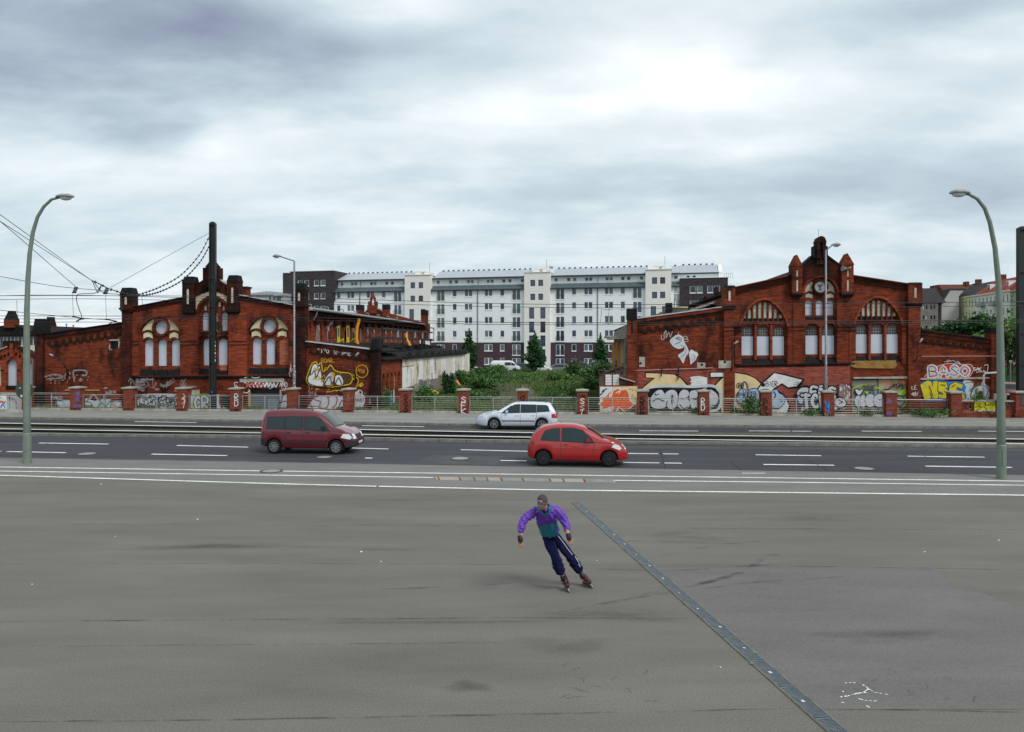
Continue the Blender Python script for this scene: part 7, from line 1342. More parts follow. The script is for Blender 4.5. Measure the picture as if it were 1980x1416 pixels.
def tree(x,y,h,r,kind,lab,m=LFD,n=2600,size=.16,group=None,z0=.1,blossom=False,name='tree'):
 t=thing(name,lab,'tree',(x,y,z0),W,group);g=MB();th=h*(.16 if kind=='cone' else.3)
 g.tube([(x,y,z0-.1),(x+.03,y,z0+th),(x,y+.05,z0+h*.6),(x,y,z0+h*.92)],[h*.022,h*.017,h*.010,h*.003],8);limbs=[]
 for i in range(9):
  a=random.uniform(0,6.28);z1=z0+th+(h*.6)*i/9;L_=r*(1-.6*i/9)*.8;limbs.append([(x,y,z1),(x+math.cos(a)*L_*.5,y+math.sin(a)*L_*.5,z1+L_*.35),(x+math.cos(a)*L_,y+math.sin(a)*L_,z1+L_*.8)])
 for l in limbs:g.tube(l,[h*.008,h*.005,h*.002],5)
 g.build('trunk',BARK,t);lob=[]
 if kind=='cone':
  for i in range(22):
   f=i/21;z=th+(h-th)*f;rr=r*(math.sin(math.pi*min(1,.18+f*.82))**.8)*(1-.35*f)*random.uniform(.8,1.15);a=random.uniform(0,6.28);o=rr*.42
   lob.append((math.cos(a)*o,math.sin(a)*o,z,rr*.62,rr*.62,(h-th)*.085))
  lob.append((0,0,th+(h-th)*.45,r*.5,r*.5,(h-th)*.4))
 else:
  for i in range(16):
   a=random.uniform(0,6.28);f=random.random();rr=r*random.uniform(.3,.5);o=(r-rr*.8)*math.sqrt(random.random());lob.append((math.cos(a)*o,math.sin(a)*o,h*(.42+.45*f*(1-.4*(o/r)**2)),rr,rr,rr*.8))
  lob.append((0,0,h*.6,r*.62,r*.62,h*.28))
 P,S=crown(lob,n,size);P=P[P[:,2]>th*.55];S=S[:len(P)]
 me=leafmesh('crown',P,S,m);o=link('crown',me,t,(x,y,z0));
 if blossom:P,S=crown(lob,320,size*.9);P*=1.04;link('blossom',leafmesh('blossom',P,S,BLO),t,(x,y,z0))
 return t
def dx(px,Y):return(px-CX)/F*Y
SG='young trees before the apartment block'
tree(dx(907,112),112,6.4,1.35,'cone','dark green tree at the far end of the white shed',LFD,2800,.20,SG)
tree(dx(1034,115),115,6.2,1.85,'cone','dark green tree standing before the middle white stair tower',LFD,3600,.20,SG)
tree(dx(1044,115),116,3.2,1.3,'round','low leafy tree spreading right of the tree before the middle stair tower',LFD,1400,.18,SG)
tree(dx(1161,112),112,6.0,1.5,'cone','neat conical dark tree left of the ruined side wall',LFD,3400,.17,SG)
tree(dx(1201,62),62,4.4,.75,'cone','thin sparse tree growing against the ruined side wall of the right hall',LFO,1500,.09,None)
def bush(px,Y,wd,ht,lab,m=LFM,n=1600,size=.11,grp='bushes on the waste ground'):
 ht*=.85 if Y>60 else 1;m=LFM if(m is LFD and Y<78 and px>920)else m
 x=dx(px,Y);t=thing('bush',lab,'bush',(x,Y,.1),W,grp);g=MB()
 for i in range(6):a=random.uniform(0,6.28);g.tube([(x,Y,.05),(x+math.cos(a)*wd*.15,Y+math.sin(a)*wd*.15,.1+ht*.4),(x+math.cos(a)*wd*.35,Y+math.sin(a)*wd*.35,.1+ht*.85)],[.03,.02,.008],5)
 g.build('stems',BARK,t);lob=[(random.uniform(-.32,.32)*wd,random.uniform(-.3,.3)*wd,ht*random.uniform(.25,.72),wd*random.uniform(.14,.24),wd*.2,ht*random.uniform(.2,.34))for _ in range(9)];lob.append((0,0,ht*.35,wd*.42,wd*.4,ht*.34))
 P,S=crown(lob,n,size);P[:,2]=np.abs(P[:,2]);link('foliage',leafmesh('foliage',P,S,m),t,(x,Y,.1))
bush(818,57,2.3,1.5,'bright green bush just behind the railing before the white shed',LFB,2200,.08);bush(866,66,1.3,2.6,'tall dark bush against the violet panel of the shed',LFD,1500);bush(938,74,4.2,2.0,'broad dark bush right of the shed end',LFD,2600);bush(900,80,2.2,2.2,'bush at the foot of the far shed corner',LFM,1500)
bush(950,100,5.0,2.4,'broad bush hiding the tail of the white parked van',LFM,2400,.14);bush(962,88,4.0,1.3,'low bush in the middle of the waste ground',LFM,1800);bush(1088,90,4.4,1.3,'low broad bush below the parked white car',LFM,2200,.13);bush(1112,102,3.2,3.2,'tall pale green bush before the dark parked cars',LFO,1800,.14)
bush(1090,64,3.4,1.6,'dark bush behind the pillar with angular white strokes',LFD,2200,.09);bush(1072,60,2.6,.8,'low weedy bush behind the silver car',LFD,1500,.08);bush(1145,96,4.0,2.7,'bush left of the charred ruined wall',LFM,2000,.13);bush(1150,72,3.0,1.7,'shaded bush directly left of the orange graffiti wall',LFD,1700,.1);bush(1170,90,3.0,3.2,'tall bush touching the charred ruined wall',LFM,1700,.13);bush(950,64,1.6,.6,'small weedy bush left of the bare path',LFO,900,.08)
bush(926,58,2.2,.9,'small bush just behind the S F K pillar',LFM,900,.08)
bush(744,52.0,1.2,1.5,'leafy weed bush at the corner of the left hall by the railing',LFM,1100,.07);bush(712,51.8,1.0,.6,'small weeds at the foot of the left hall aisle wall',LFM,500,.06)
bush(1452,47.0,1.7,1.9,'tall leafy weeds before the pale blue bubble letters',LFM,1200,.06);bush(1420,47.2,.8,.6,'tiny weed tuft left of the tall weeds by the cream graffiti',LFM,400,.05);bush(1572,46.6,1.6,.5,'low weed tuft below the black and silver letters',LFM,600,.05);bush(1672,46.4,1.3,.5,'low weed tuft below the painted gate',LFO,500,.05);bush(1344,47.4,.9,.5,'small weed tuft below the silver bubble letters',LFM,350,.05)
bush(1892,46.0,1.7,2.0,'leafy shrub growing before the silver arch graffiti on the right wing',LFM,1200,.06);bush(1800,45.6,3.0,.7,'low weeds behind the dark gate railing',LFD,900,.06)
def grassfield(name,regions,m,hfun):
 Vs=[]
 for(n,f)in regions:
  X,Y=f(n);h=hfun(X,Y)*(.5+.9*rng.random(n));w_=.02+.0006*Y+.02*rng.random(n);a=rng.random(n)*6.28;lx,ly=rng.normal(size=n)*.25*h,rng.normal(size=n)*.25*h
  V=np.zeros((n,3,3));V[:,0]=np.stack([X-w_*np.cos(a),Y-w_*np.sin(a),np.full(n,.08)],1);V[:,1]=np.stack([X+w_*np.cos(a),Y+w_*np.sin(a),np.full(n,.08)],1);V[:,2]=np.stack([X+lx,Y+ly,.1+h],1);Vs.append(V)
 V=np.concatenate(Vs);n=len(V);me=bpy.data.meshes.new(name);me.vertices.add(n*3);me.vertices.foreach_set('co',V.ravel());me.loops.add(n*3);me.loops.foreach_set('vertex_index',np.arange(n*3));me.polygons.add(n);me.polygons.foreach_set('loop_start',np.arange(n)*3);me.polygons.foreach_set('loop_total',np.full(n,3));me.materials.append(m);me.update(calc_edges=True)
 o=bpy.data.objects.new(name,me);col.objects.link(o);ORG[o.name]=Vector((0,0,0));FRM[o.name]=W;return o
def pathmask(X,Y):px=CX+X*F/Y;return np.abs(px-(1000-(Y-60)*.6))<(46-(Y-60)*.4)
def reg_gap(n):
 t=rng.random(n);Y=1/(1/50.5+t*(1/124-1/50.5));px=720+rng.random(n)*500;X=(px-CX)/F*Y;bad=pathmask(X,Y)&(Y<86)&(rng.random(n)<.97);X[bad]+=6;return X,Y
hf=lambda X,Y:.10+.38*np.clip((Y-68)/35,0,1.6)*(.6+.5*np.sin(X*.7)*np.cos(Y*.31))+.12*np.abs(np.sin(X*1.9+Y))
o=grassfield('wild_grass',[(150000,reg_gap)],GRS,hf);tagp(o,'tall wild grass covering the waste ground between the brick halls','grass',None,'stuff')
def reg_strip(n):u=-36+rng.random(n)*66;v=.2+rng.random(n)*1.6;U=np.outer(u,np.array(FA.U)[:2])+np.outer(v,np.array(FA.V)[:2])+np.array([0,48.3]);return U[:,0],U[:,1]
o=grassfield('verge_weeds',[(16000,reg_strip)],LFO,lambda X,Y:.07+.16*(np.sin(X*1.3)*np.sin(X*.37+2)>.25));tagp(o,'thin strip of weeds between the railings and the hall walls','weeds',None,'stuff')
def reg_lawn(n):Y=60+rng.random(n)*85;px=1926+rng.random(n)*70;return(px-CX)/F*Y,Y
o=grassfield('lawn',[(26000,reg_lawn)],leafmat('lawn_blade',(.02,.12,.02),(.05,.20,.03),.2),lambda X,Y:.3+0*X);tagp(o,'green lawn behind the low wall at the far right','grass',None,'stuff')
PX=860+rng.random(9000)*330;YY=60+rng.random(9000)*62;C=np.stack([(PX-CX)/F*YY,YY,.12+.5*rng.random(9000)*np.clip((YY-60)/40,.15,1)],1);mk=~(pathmask(C[:,0],C[:,1])&(YY<86));C=C[mk]
o=bpy.data.objects.new('herbs',leafmesh('herbs',C,.10+.10*rng.random(len(C)),LFM,.4));col.objects.link(o);tagp(o,'leafy herbs scattered through the wild grass between the halls','weeds',None,'stuff')
g=MB();q=[G(940,790),G(1005,790),G(1030,764),G(1036,752),G(1000,752),G(985,764)];g.face([(p.x,p.y,.106)for p in q]);q=[G(1040,756),G(1070,756),G(1066,752),G(1044,752)];g.face([(p.x,p.y,.108)for p in q]);tagp(g.solo('bare_path',mat('trodden_earth',(.20,.17,.13),1,.4,1.5,c2=(.10,.10,.06),bump=.5,bscale=10)),kind='structure')
RG='trees before the old town houses'
for px,Y,h,r,lab,m in((1790,118,7.6,2.5,'leftmost dark tree above the right wing roof',LFD),(1812,120,7.9,2.6,'second dark tree from the left above the right wing roof',LFM),(1838,116,9.0,2.4,'pointed dark tree in front of the pale yellow house',LFD),(1864,118,9.6,2.8,'tall dark tree before the border of yellow and white houses',LFM),(1883,114,8.8,2.3,'dark tree directly below the white house balconies',LFD),(1904,112,9.6,2.6,'darkest tall tree left of the right green lamp',LFD),(1825,100,6.2,2.3,'lower brighter tree behind the middle of the right wing',LFM),(1888,98,6.3,2.4,'lower brighter tree near the end of the right wing',LFM),(1917,100,7.0,2.4,'mid green tree behind the right end pier',LFM),(1950,104,9.0,3.0,'bright green tree right of the right green lamp',LFB),(1975,100,8.4,3.0,'bright tree behind the thick dark mast',LFM),(1855,96,5.0,2.2,'lowest shrub tree peeping over the right wing',LFM)):
 tree(dx(px,Y),Y,h,r,'round',lab,m,2600,.26,RG)
tree(dx(1956,76),76,6.6,2.3,'round','chestnut tree with pink blossom right of the right green lamp',LFD,2600,.17,None,.1,True,'chestnut_tree')
p0=D(1954,760,70);t=thing('lawn_post','thin grey post on the lawn right of the right green lamp','post',(p0.x,70,.1));g=MB();g.tube([(p0.x,70,.1),(p0.x,70,2.9)],.05,6);g.build('shaft',LAMPS,t);g=MB();g.box(p0.x-.12,p0.x+.12,69.95,70.05,2.9,3.1);g.build('cap',LHEAD,t)
# ---------------------------------------------------------------- vehicles
def interp(P,x):
 if x<=P[0][0]:return P[0][1]
 for(a,b),(c,d)in zip(P[:-1],P[1:]):
  if x<=c:t=(x-a)/(c-a)if c>a else 0;return b+(d-b)*t
 return P[-1][1]
def sm_interp(P,x):
 s=0;
 for k,wt in((-.06,.25),(0,.5),(.06,.25)):s+=wt*interp(P,min(max(x+k,P[0][0]),P[-1][0]))
 return s
BLK=mat('car_black_plastic',(.018,.018,.020),.6,.1,8);TYRE=mat('tyre_rubber',(.014,.014,.015),.8,.15,12);RIMS=mat('rim_silver',(.45,.46,.48),.3,.05,9,metal=.9);RIMD=mat('rim_dark',(.05,.05,.055),.4,.1,9,metal=.6)
CGL=mat('car_glass',(.018,.035,.038),.06,.2,1,spec=.45);LENS=mat('headlamp_glass',(.75,.77,.80),.08,.05,9,spec=.8);TAIL=mat('tail_lamp',(.40,.02,.02),.15,.1,9,coat=.6);INDI=mat('indicator',(.6,.2,.03),.2,.05,9);PLATE=mat('number_plate',(.7,.7,.68),.5,.03,9);CHROME=mat('chrome',(.6,.6,.62),.15,.03,9,metal=1.0)
def car(name,lab,cat,S,paintm,px,Yd,ang,z=0.0,group=None,rim=RIMS,detail=True):
 L_,wheels,rw=S['L'],S['wheels'],S['r'];xs=sorted(set([i*L_/44 for i in range(45)]+[w_+d for w_ in wheels for d in np.linspace(-rw-.07,rw+.07,15)]));xs=[min(max(x,0),L_)for x in xs]
 rows_=[];fr=Frame(px,Yd,ang);t=thing(name,lab,cat,(0,0,z),fr,group)
 for x in xs:
  zl=interp(S['low'],x);zt=sm_interp(S['top'],x);wd=sm_interp(S['w'],x);zb=min(S['belt'],zt-.02);ra=rw+.055;za=zl
  for w_ in wheels:
   d=abs(x-w_)
   if d<ra:za=max(za,rw+math.sqrt(ra*ra-d*d)*.98)
  za=min(za,zb-.06);gfr=max(0,min(1,(zt-S['belt'])/(S['H']-S['belt'])));wt=wd*(.97-S.get('tumble',.19)*gfr);zm=za+(zb-za)*.5
  rows_.append([(0,zl),(.66*wd,zl),(.67*wd,za),(.965*wd,za),(wd*.995,za+min(.05,(zb-za)*.2)),(wd*1.0,zm),(wd*.985,zb),(wd*.97*.55+wt*.45,zb+(zt-zb)*.45),(wt,zt-.07*gfr-.015),(wt*.86,zt-.012),(wt*.5,zt+.012),(0,zt+.02)])
 n=len(rows_[0]);V=[];Fc=[];Mi=[]
 for x,r_ in zip(xs,rows_):
  V+=[(x-L_/2,-y,zz+z)for y,zz in r_]+[(x-L_/2,y,zz+z)for y,zz in r_[-2:0:-1]]
 m_=2*n-2
 for i in range(len(xs)-1):
  for j in range(m_):
   k=(j+1)%m_;Fc.append((i*m_+j,i*m_+k,(i+1)*m_+k,(i+1)*m_+j));jj=j if j<n else m_-1-j;Mi.append(1 if jj<3 else 0)
 Fc+=[tuple(range(m_))[::-1],tuple(range((len(xs)-1)*m_,len(xs)*m_))];Mi+=[0,0]
 g=MB();g.v=V;g.f=Fc;g.m=Mi;body=g.build('body',[paintm,BLK],t,smooth=True,weld=True)
 bvh=BVHTree.FromPolygons([Vector(v)for v in V],[f for f in Fc])
 def proj(poly,axis,sgn,off,m,nm,sub=3,par=None,gg=None):
  b=bmesh.new();vs=[b.verts.new((p[0],p[1],0))for p in poly];b.faces.new(vs);bmesh.ops.triangulate(b,faces=b.faces)
  for _ in range(sub):bmesh.ops.subdivide_edges(b,edges=b.edges,cuts=1,use_grid_fill=True);bmesh.ops.triangulate(b,faces=b.faces)
  vs,ok=[],{}
  for v in b.verts:
   if axis=='y':o_,d_=Vector((v.co.x-L_/2,sgn*3,v.co.y+z)),Vector((0,-sgn,0))
   else:o_,d_=Vector((sgn*6,v.co.x,v.co.y+z)),Vector((-sgn,0,0))
   h=bvh.ray_cast(o_,d_);ok[v.index]=h[0]is not None;p=h[0]-d_*off if h[0]is not None else o_;vs.append(tuple(p))
  gq=MB()if gg is None else gg;base=len(gq.v);gq.v+=vs
  for f in b.faces:
   if all(ok[v.index]for v in f.verts):gq.f.append(tuple(base+v.index for v in f.verts));gq.m.append(0)
  b.free()
  if gg is None and gq.f:return gq.build(nm,m,par or t,smooth=True)
 def both(poly,off,m,nm,sub=3):
  for s in(-1,1):proj(poly,'y',s,off,m,nm,sub)
 def grow(poly,k):cx=sum(p[0]for p in poly)/len(poly);cy=sum(p[1]for p in poly)/len(poly);return[(p[0]+k*(1 if p[0]>cx else-1),p[1]+k*(1 if p[1]>cy else-1))for p in poly]
 for q in S['side_windows']:both(grow(q,.03),.004,BLK,'window_seal',2 if not detail else 3);both(q,.009,CGL,'side_window',2 if not detail else 3)
 for q,sg in((S['windscreen'],1),(S['rear_window'],-1)):proj(grow(q,.025),'x',sg,.004,BLK,'window_seal');proj(q,'x',sg,.010,CGL,'windscreen' if sg>0 else 'rear_window')
 if detail:
  for s in(-1,1):
   for q in S.get('seams',[]):
    gg=MB()
    for a,b in zip(q[:-1],q[1:]):
     d=Vector((b[0]-a[0],b[1]-a[1])).normalized();nn=Vector((-d.y,d.x))*.007;proj([(a[0]-nn.x,a[1]-nn.y),(b[0]-nn.x,b[1]-nn.y),(b[0]+nn.x,b[1]+nn.y),(a[0]+nn.x,a[1]+nn.y)],'y',s,.004,BLK,'x',2,gg=gg)
    gg.build('door_gap',BLK,t)
   for q in S.get('trim',[]):proj(q,'y',s,.014,BLK,'side_trim')
   for hx,hz_ in S.get('handles',[]):gg=MB();yy=interp(S['w'],hx)*.995;gg.box(hx-.09-L_/2,hx+.09-L_/2,min(s*yy,s*(yy+.025)),max(s*yy,s*(yy+.025)),hz_+z,hz_+.035+z);gg.build('door_handle',S.get('handle_m',BLK),t)
   hx,hz_=S['mirror'];gg=MB();yy=interp(S['w'],hx)*.95;gg.prism([(hx-.08-L_/2,hz_+z),(hx+.06-L_/2,hz_+.01+z),(hx+.03-L_/2,hz_+.14+z),(hx-.08-L_/2,hz_+.15+z)],'y',min(s*yy,s*(yy+.17)),max(s*yy,s*(yy+.17)));gg.build('wing_mirror',S.get('mirror_m',BLK),t)
 for q in S['head_side']:both(q,.012,LENS,'headlight',2)
 for q in S['tail_side']:both(q,.012,TAIL,'tail_light',2)
 for s in(-1,1):
  proj([(s*a,b)for a,b in S['head_front']],'x',1,.013,LENS,'headlight',2);proj([(s*a,b)for a,b in S['tail_rear']],'x',-1,.013,TAIL,'tail_light',2)
 proj(S['grille'],'x',1,.012,BLK,'grille',2);proj([(-.26,.42),(.26,.42),(.26,.52),(-.26,.52)],'x',1,.03,PLATE,'number_plate',2);proj([(-.26,.5),(.26,.5),(.26,.6),(-.26,.6)],'x',-1,.03,PLATE,'number_plate',2)
 for q in S.get('bumpers',[]):both(q,.016,BLK,'bumper',3)
 if S.get('bumper_front'):proj(S['bumper_front'],'x',1,.018,BLK,'bumper',3);proj(S['bumper_front'],'x',-1,.018,BLK,'bumper',3)
 prof=[(rw*.62,-.085),(rw*.90,-.10),(rw*.985,-.07),(rw,0),(rw*.985,.07),(rw*.90,.10),(rw*.62,.085)];tm=MB();ns=28
 for(r_,yy)in prof:tm.v+=[(r_*math.cos(2*math.pi*j/ns),yy,r_*math.sin(2*math.pi*j/ns))for j in range(ns)]
 for i in range(len(prof)-1):
  for j in range(ns):tm.f.append((i*ns+j,i*ns+(j+1)%ns,(i+1)*ns+(j+1)%ns,(i+1)*ns+j));tm.m.append(0)
 tme=tm.mesh('tyre',mats=TYRE,smooth=True);rm=MB()
 for s in(-1,1):
  rm.ring((0,0),rw*.56,rw*.66,min(s*.07,s*.09),max(s*.07,s*.09),n=24);rm.ring((0,0),0.001,rw*.16,min(s*.05,s*.082),max(s*.05,s*.082),n=12)
  for k in range(S.get('spokes',7)):
   a=2*math.pi*k/S.get('spokes',7);c_,s_=math.cos(a),math.sin(a);w1,w2=rw*.085,rw*.07;r0,r1=rw*.12,rw*.6
   q=[(r0*c_-w1*s_,r0*s_+w1*c_),(r1*c_-w2*s_,r1*s_+w2*c_),(r1*c_+w2*s_,r1*s_-w2*c_),(r0*c_+w1*s_,r0*s_-w1*c_)];rm.prism(q,'y',min(s*.045,s*.075),max(s*.045,s*.075))
 rm.ring((0,0),.01,rw*.60,-.02,.02,n=20,m=1);rme=rm.mesh('rim',mats=[rim,RIMD])
 for x in wheels:
  for s in(-1,1):
   yy=s*(interp(S['w'],x)*.985-.10);wh=MB();wh.tube([(x-L_/2,yy-.06,rw+z),(x-L_/2,yy+.06,rw+z)],.05,8);w_=wh.build('wheel',BLK,t);a=link('tyre',tme,w_,(x-L_/2,yy,rw));b_=link('rim',rme,w_,(x-L_/2,yy,rw))
 if S.get('rack'):
  for s in(-1,1):gg=MB();gg.tube([(.6-L_/2,s*.50,S['H']-.02+z),(.7-L_/2,s*.50,S['H']+.05+z),(2.0-L_/2,s*.50,S['H']+.05+z),(2.15-L_/2,s*.50,S['H']-.03+z)],.017,6);gg.build('roof_rail',BLK,t)
 gg=MB();gg.tube([(.9-L_/2,.0,S['H']+z),(.62-L_/2,.0,S['H']+.2+z)],.006,4);gg.build('aerial',BLK,t)
 return t
HATCH=dict(L=3.74,H=1.54,r=.29,wheels=(.60,3.03),belt=.93,tumble=.22,low=[(0,.34),(.3,.24),(3.2,.20),(3.74,.28)],top=[(0,.60),(.03,.86),(.12,1.03),(.32,1.30),(.60,1.46),(1.15,1.54),(1.75,1.53),(2.15,1.44),(2.5,1.25),(2.82,1.03),(3.05,.97),(3.35,.89),(3.55,.78),(3.68,.64),(3.74,.52)],w=[(0,.56),(.12,.70),(.4,.79),(.9,.825),(2.8,.825),(3.2,.78),(3.5,.67),(3.74,.46)],side_windows=[[(.52,.98),(1.20,.95),(1.20,1.39),(.92,1.38),(.68,1.28),(.56,1.12)],[(1.30,.95),(2.48,.90),(2.36,1.10),(2.02,1.33),(1.75,1.40),(1.30,1.40)]],windscreen=[(-.62,1.06),(.62,1.06),(.52,1.40),(-.52,1.40)],rear_window=[(-.55,1.08),(.55,1.08),(.45,1.36),(-.45,1.36)],seams=[[(1.25,.40),(1.24,.95)],[(1.25,.40),(1.35,.32),(2.3,.30),(2.42,.42),(2.5,.88)],[(2.45,.93),(3.2,.86)]],handles=[(1.45,.80)],handle_m=None,mirror=(2.28,.93),head_side=[[(3.12,.74),(3.42,.62),(3.50,.68),(3.40,.80),(3.22,.86)]],tail_side=[[(.10,.78),(.24,.74),(.26,.92),(.20,1.02),(.12,.94)]],head_front=[(.34,.66),(.58,.64),(.60,.80),(.42,.82)],tail_rear=[(.44,.74),(.62,.74),(.62,.94),(.48,.92)],grille=[(-.28,.58),(.28,.58),(.25,.70),(-.25,.70)],spokes=6)
VAN=dict(L=4.0,H=1.83,r=.30,wheels=(.58,3.22),belt=1.00,tumble=.13,low=[(0,.36),(.3,.27),(3.4,.24),(4.0,.32)],top=[(0,.62),(.02,1.0),(.05,1.55),(.12,1.74),(.4,1.81),(1.3,1.83),(2.1,1.80),(2.42,1.72),(2.62,1.60),(3.0,1.28),(3.16,1.13),(3.35,1.07),(3.6,1.00),(3.82,.88),(3.94,.72),(4.0,.5)],w=[(0,.72),(.1,.79),(.4,.825),(3.2,.825),(3.6,.76),(3.85,.66),(4.0,.52)],side_windows=[[(.28,1.06),(1.02,1.05),(1.02,1.52),(.30,1.50)],[(1.10,1.05),(1.78,1.03),(1.78,1.53),(1.10,1.53)],[(1.90,1.03),(2.96,.98),(2.78,1.22),(2.52,1.45),(2.36,1.53),(1.90,1.53)]],windscreen=[(-.66,1.16),(.66,1.16),(.60,1.66),(-.60,1.66)],rear_window=[(-.6,1.1),(.6,1.1),(.56,1.6),(-.56,1.6)],seams=[[(1.06,.42),(1.05,1.6)],[(1.84,.40),(1.84,1.58)],[(1.84,.40),(2.7,.38),(2.82,.62),(2.98,.96)],[(.2,.93),(1.06,.90)],[(2.98,1.0),(3.6,.90)]],handles=[(1.22,.88),(2.02,.88)],mirror=(2.72,1.02),mirror_m=BLK,trim=[[(.92,.46),(2.86,.44),(2.86,.53),(.92,.55)]],head_side=[[(3.42,.70),(3.80,.62),(3.86,.70),(3.76,.84),(3.52,.86)]],tail_side=[[(.02,.95),(.12,.95),(.12,1.45),(.03,1.45)]],head_front=[(.36,.64),(.62,.64),(.64,.84),(.40,.84)],tail_rear=[(.66,.95),(.75,.95),(.74,1.45),(.66,1.45)],grille=[(-.34,.66),(.34,.66),(.34,.80),(-.34,.80)],bumpers=[[(0.0,.36),(.22,.34),(.22,.60),(0,.62)],[(3.62,.30),(3.99,.32),(3.97,.56),(3.62,.56)]],bumper_front=[(-.70,.34),(.70,.34),(.70,.58),(-.70,.58)],spokes=8,rack=True)
ESTATE=dict(L=4.40,H=1.46,r=.31,wheels=(.82,3.36),belt=.90,tumble=.22,low=[(0,.34),(.3,.25),(3.9,.20),(4.4,.28)],top=[(0,.58),(.02,.82),(.08,.96),(.22,1.22),(.36,1.37),(.7,1.43),(1.6,1.46),(2.2,1.44),(2.55,1.34),(2.95,1.12),(3.22,.96),(3.5,.92),(3.9,.85),(4.2,.75),(4.34,.62),(4.40,.5)],w=[(0,.66),(.1,.76),(.4,.83),(1.0,.87),(3.4,.865),(3.9,.80),(4.2,.69),(4.4,.50)],side_windows=[[(.42,1.02),(1.06,.97),(1.06,1.31),(.62,1.30),(.50,1.22)],[(1.13,.96),(1.92,.94),(1.92,1.33),(1.13,1.32)],[(2.0,.94),(2.95,.91),(2.78,1.06),(2.40,1.28),(2.20,1.33),(2.0,1.34)]],windscreen=[(-.62,1.0),(.62,1.0),(.54,1.34),(-.54,1.34)],rear_window=[(-.55,1.02),(.55,1.02),(.48,1.32),(-.48,1.32)],seams=[[(1.09,.70),(1.10,.95)],[(1.96,.32),(1.96,.95)],[(1.96,.32),(2.8,.32),(2.95,.60),(2.98,.9)],[(1.1,.7),(1.25,.34),(1.96,.32)],[(2.98,.93),(4.1,.78)]],handles=[(1.26,.78),(2.12,.77)],handle_m=None,mirror=(2.68,.92),mirror_m=None,trim=[[(1.2,.47),(2.95,.46),(2.95,.51),(1.2,.52)]],head_side=[[(3.92,.66),(4.22,.60),(4.28,.68),(4.12,.78),(3.98,.79)]],tail_side=[[(.02,.64),(.30,.66),(.30,.86),(.06,.90)]],head_front=[(.34,.60),(.62,.60),(.64,.74),(.38,.74)],tail_rear=[(.5,.64),(.74,.64),(.74,.9),(.5,.9)],grille=[(-.30,.62),(.30,.62),(.30,.72),(-.30,.72)],spokes=5,rack=True)
RED=mat('bright_red_paint',(.38,.010,.012),.28,0,1,coat=1.0);WINE=mat('wine_red_paint',(.13,.005,.014),.28,0,1,coat=1.0);SILP=mat('silver_blue_paint',(.72,.76,.86),.25,0,1,metal=.15,coat=1.0);WHP=mat('white_car_paint',(.75,.76,.78),.3,0,1,coat=.8);NAVP=mat('dark_navy_paint',(.02,.025,.045),.25,0,1,coat=1.0);GRYP=mat('grey_car_paint',(.16,.17,.19),.3,0,1,coat=.8);MAR=mat('maroon_paint',(.20,.03,.05),.3,0,1,coat=.8)
for s,p_ in((HATCH,RED),(ESTATE,SILP)):s['handle_m']=p_;s['mirror_m']=p_
ra=math.atan(-.098)
def place(px,ybase,hw_):Y=F*H/(ybase-HY)+hw_;return(px-CX)/F*Y,Y
x,y=place(607,879,.82);car('parked_van','wine red compact van with side windows driving right on the near lanes','van',VAN,WINE,x,y,ra)['label'];bpy.data.objects['parked_van'].name='compact_van'
x,y=place(1117,903,.82);car('small_car','small bright red rounded hatchback driving right, nearest of the cars','car',HATCH,RED,x,y,ra,rim=RIMD)
x,y=place(1000,832,.87);car('estate_car','silver blue estate car driving left beyond the tram rails','car',ESTATE,SILP,x,y,ra+math.pi)
BUS=dict(VAN,L=4.9,H=1.95,wheels=(.95,3.95),r=.33,top=[(0,.62),(.03,1.3),(.15,1.8),(.5,1.93),(3.2,1.95),(3.6,1.85),(4.2,1.25),(4.4,1.12),(4.75,.95),(4.86,.7),(4.9,.5)],low=[(0,.36),(4.9,.32)],w=[(0,.78),(.2,.88),(.6,.92),(4.2,.92),(4.6,.84),(4.9,.6)],side_windows=[[(2.4,1.2),(3.35,1.2),(3.35,1.65),(2.4,1.65)],[(3.45,1.2),(4.15,1.18),(3.75,1.65),(3.45,1.65)]],seams=[],trim=[],bumpers=[],rack=False,handles=[],mirror=(4.0,1.15))
PB_=124.0
fx=lambda px,Y=PB_:(px-CX)/F*Y
car('delivery_van','long white van parked before the apartment block','van',BUS,WHP,fx(978,121),121,ra,.1,None,RIMD,False)
grp='cars parked before the apartment block'
car('parked_car','white hatchback parked right of the tree before the middle stair tower','car',HATCH,WHP,fx(1046,119),119,ra,.1,grp,RIMS,False)
car('parked_car','dark car half hidden between the white van and the white hatchback','car',ESTATE,NAVP,fx(1016,124),124,ra,.1,grp,RIMD,False)
car('parked_car','dark grey car peeping out right of the white hatchback','car',ESTATE,GRYP,fx(1076,120),120,ra+math.pi,.1,grp,RIMD,False)
car('parked_car','dark navy van-like car parked left of the neat conical tree','car',VAN,NAVP,fx(1130,118),118,ra,.1,grp,RIMD,False)
car('parked_car','grey van parked behind the neat conical tree near the ruined wall','van',BUS,GRYP,fx(1160,122),122,ra+math.pi,.1,grp,RIMD,False)
car('parked_car','pale car showing its bonnet at the end of the white shed','car',ESTATE,SILP,fx(908,122),122,ra,.1,grp,RIMD,False)
car('parked_car','bright red car far away on the lawn edge right of the right green lamp','car',HATCH,RED,fx(1948,142),142,ra,.1,None,RIMD,False)
car('parked_car','maroon car standing just behind the low wall beside the massive brick pier','car',ESTATE,MAR,fx(1945,61),61,ra+R(70),.1,None,RIMD,False)
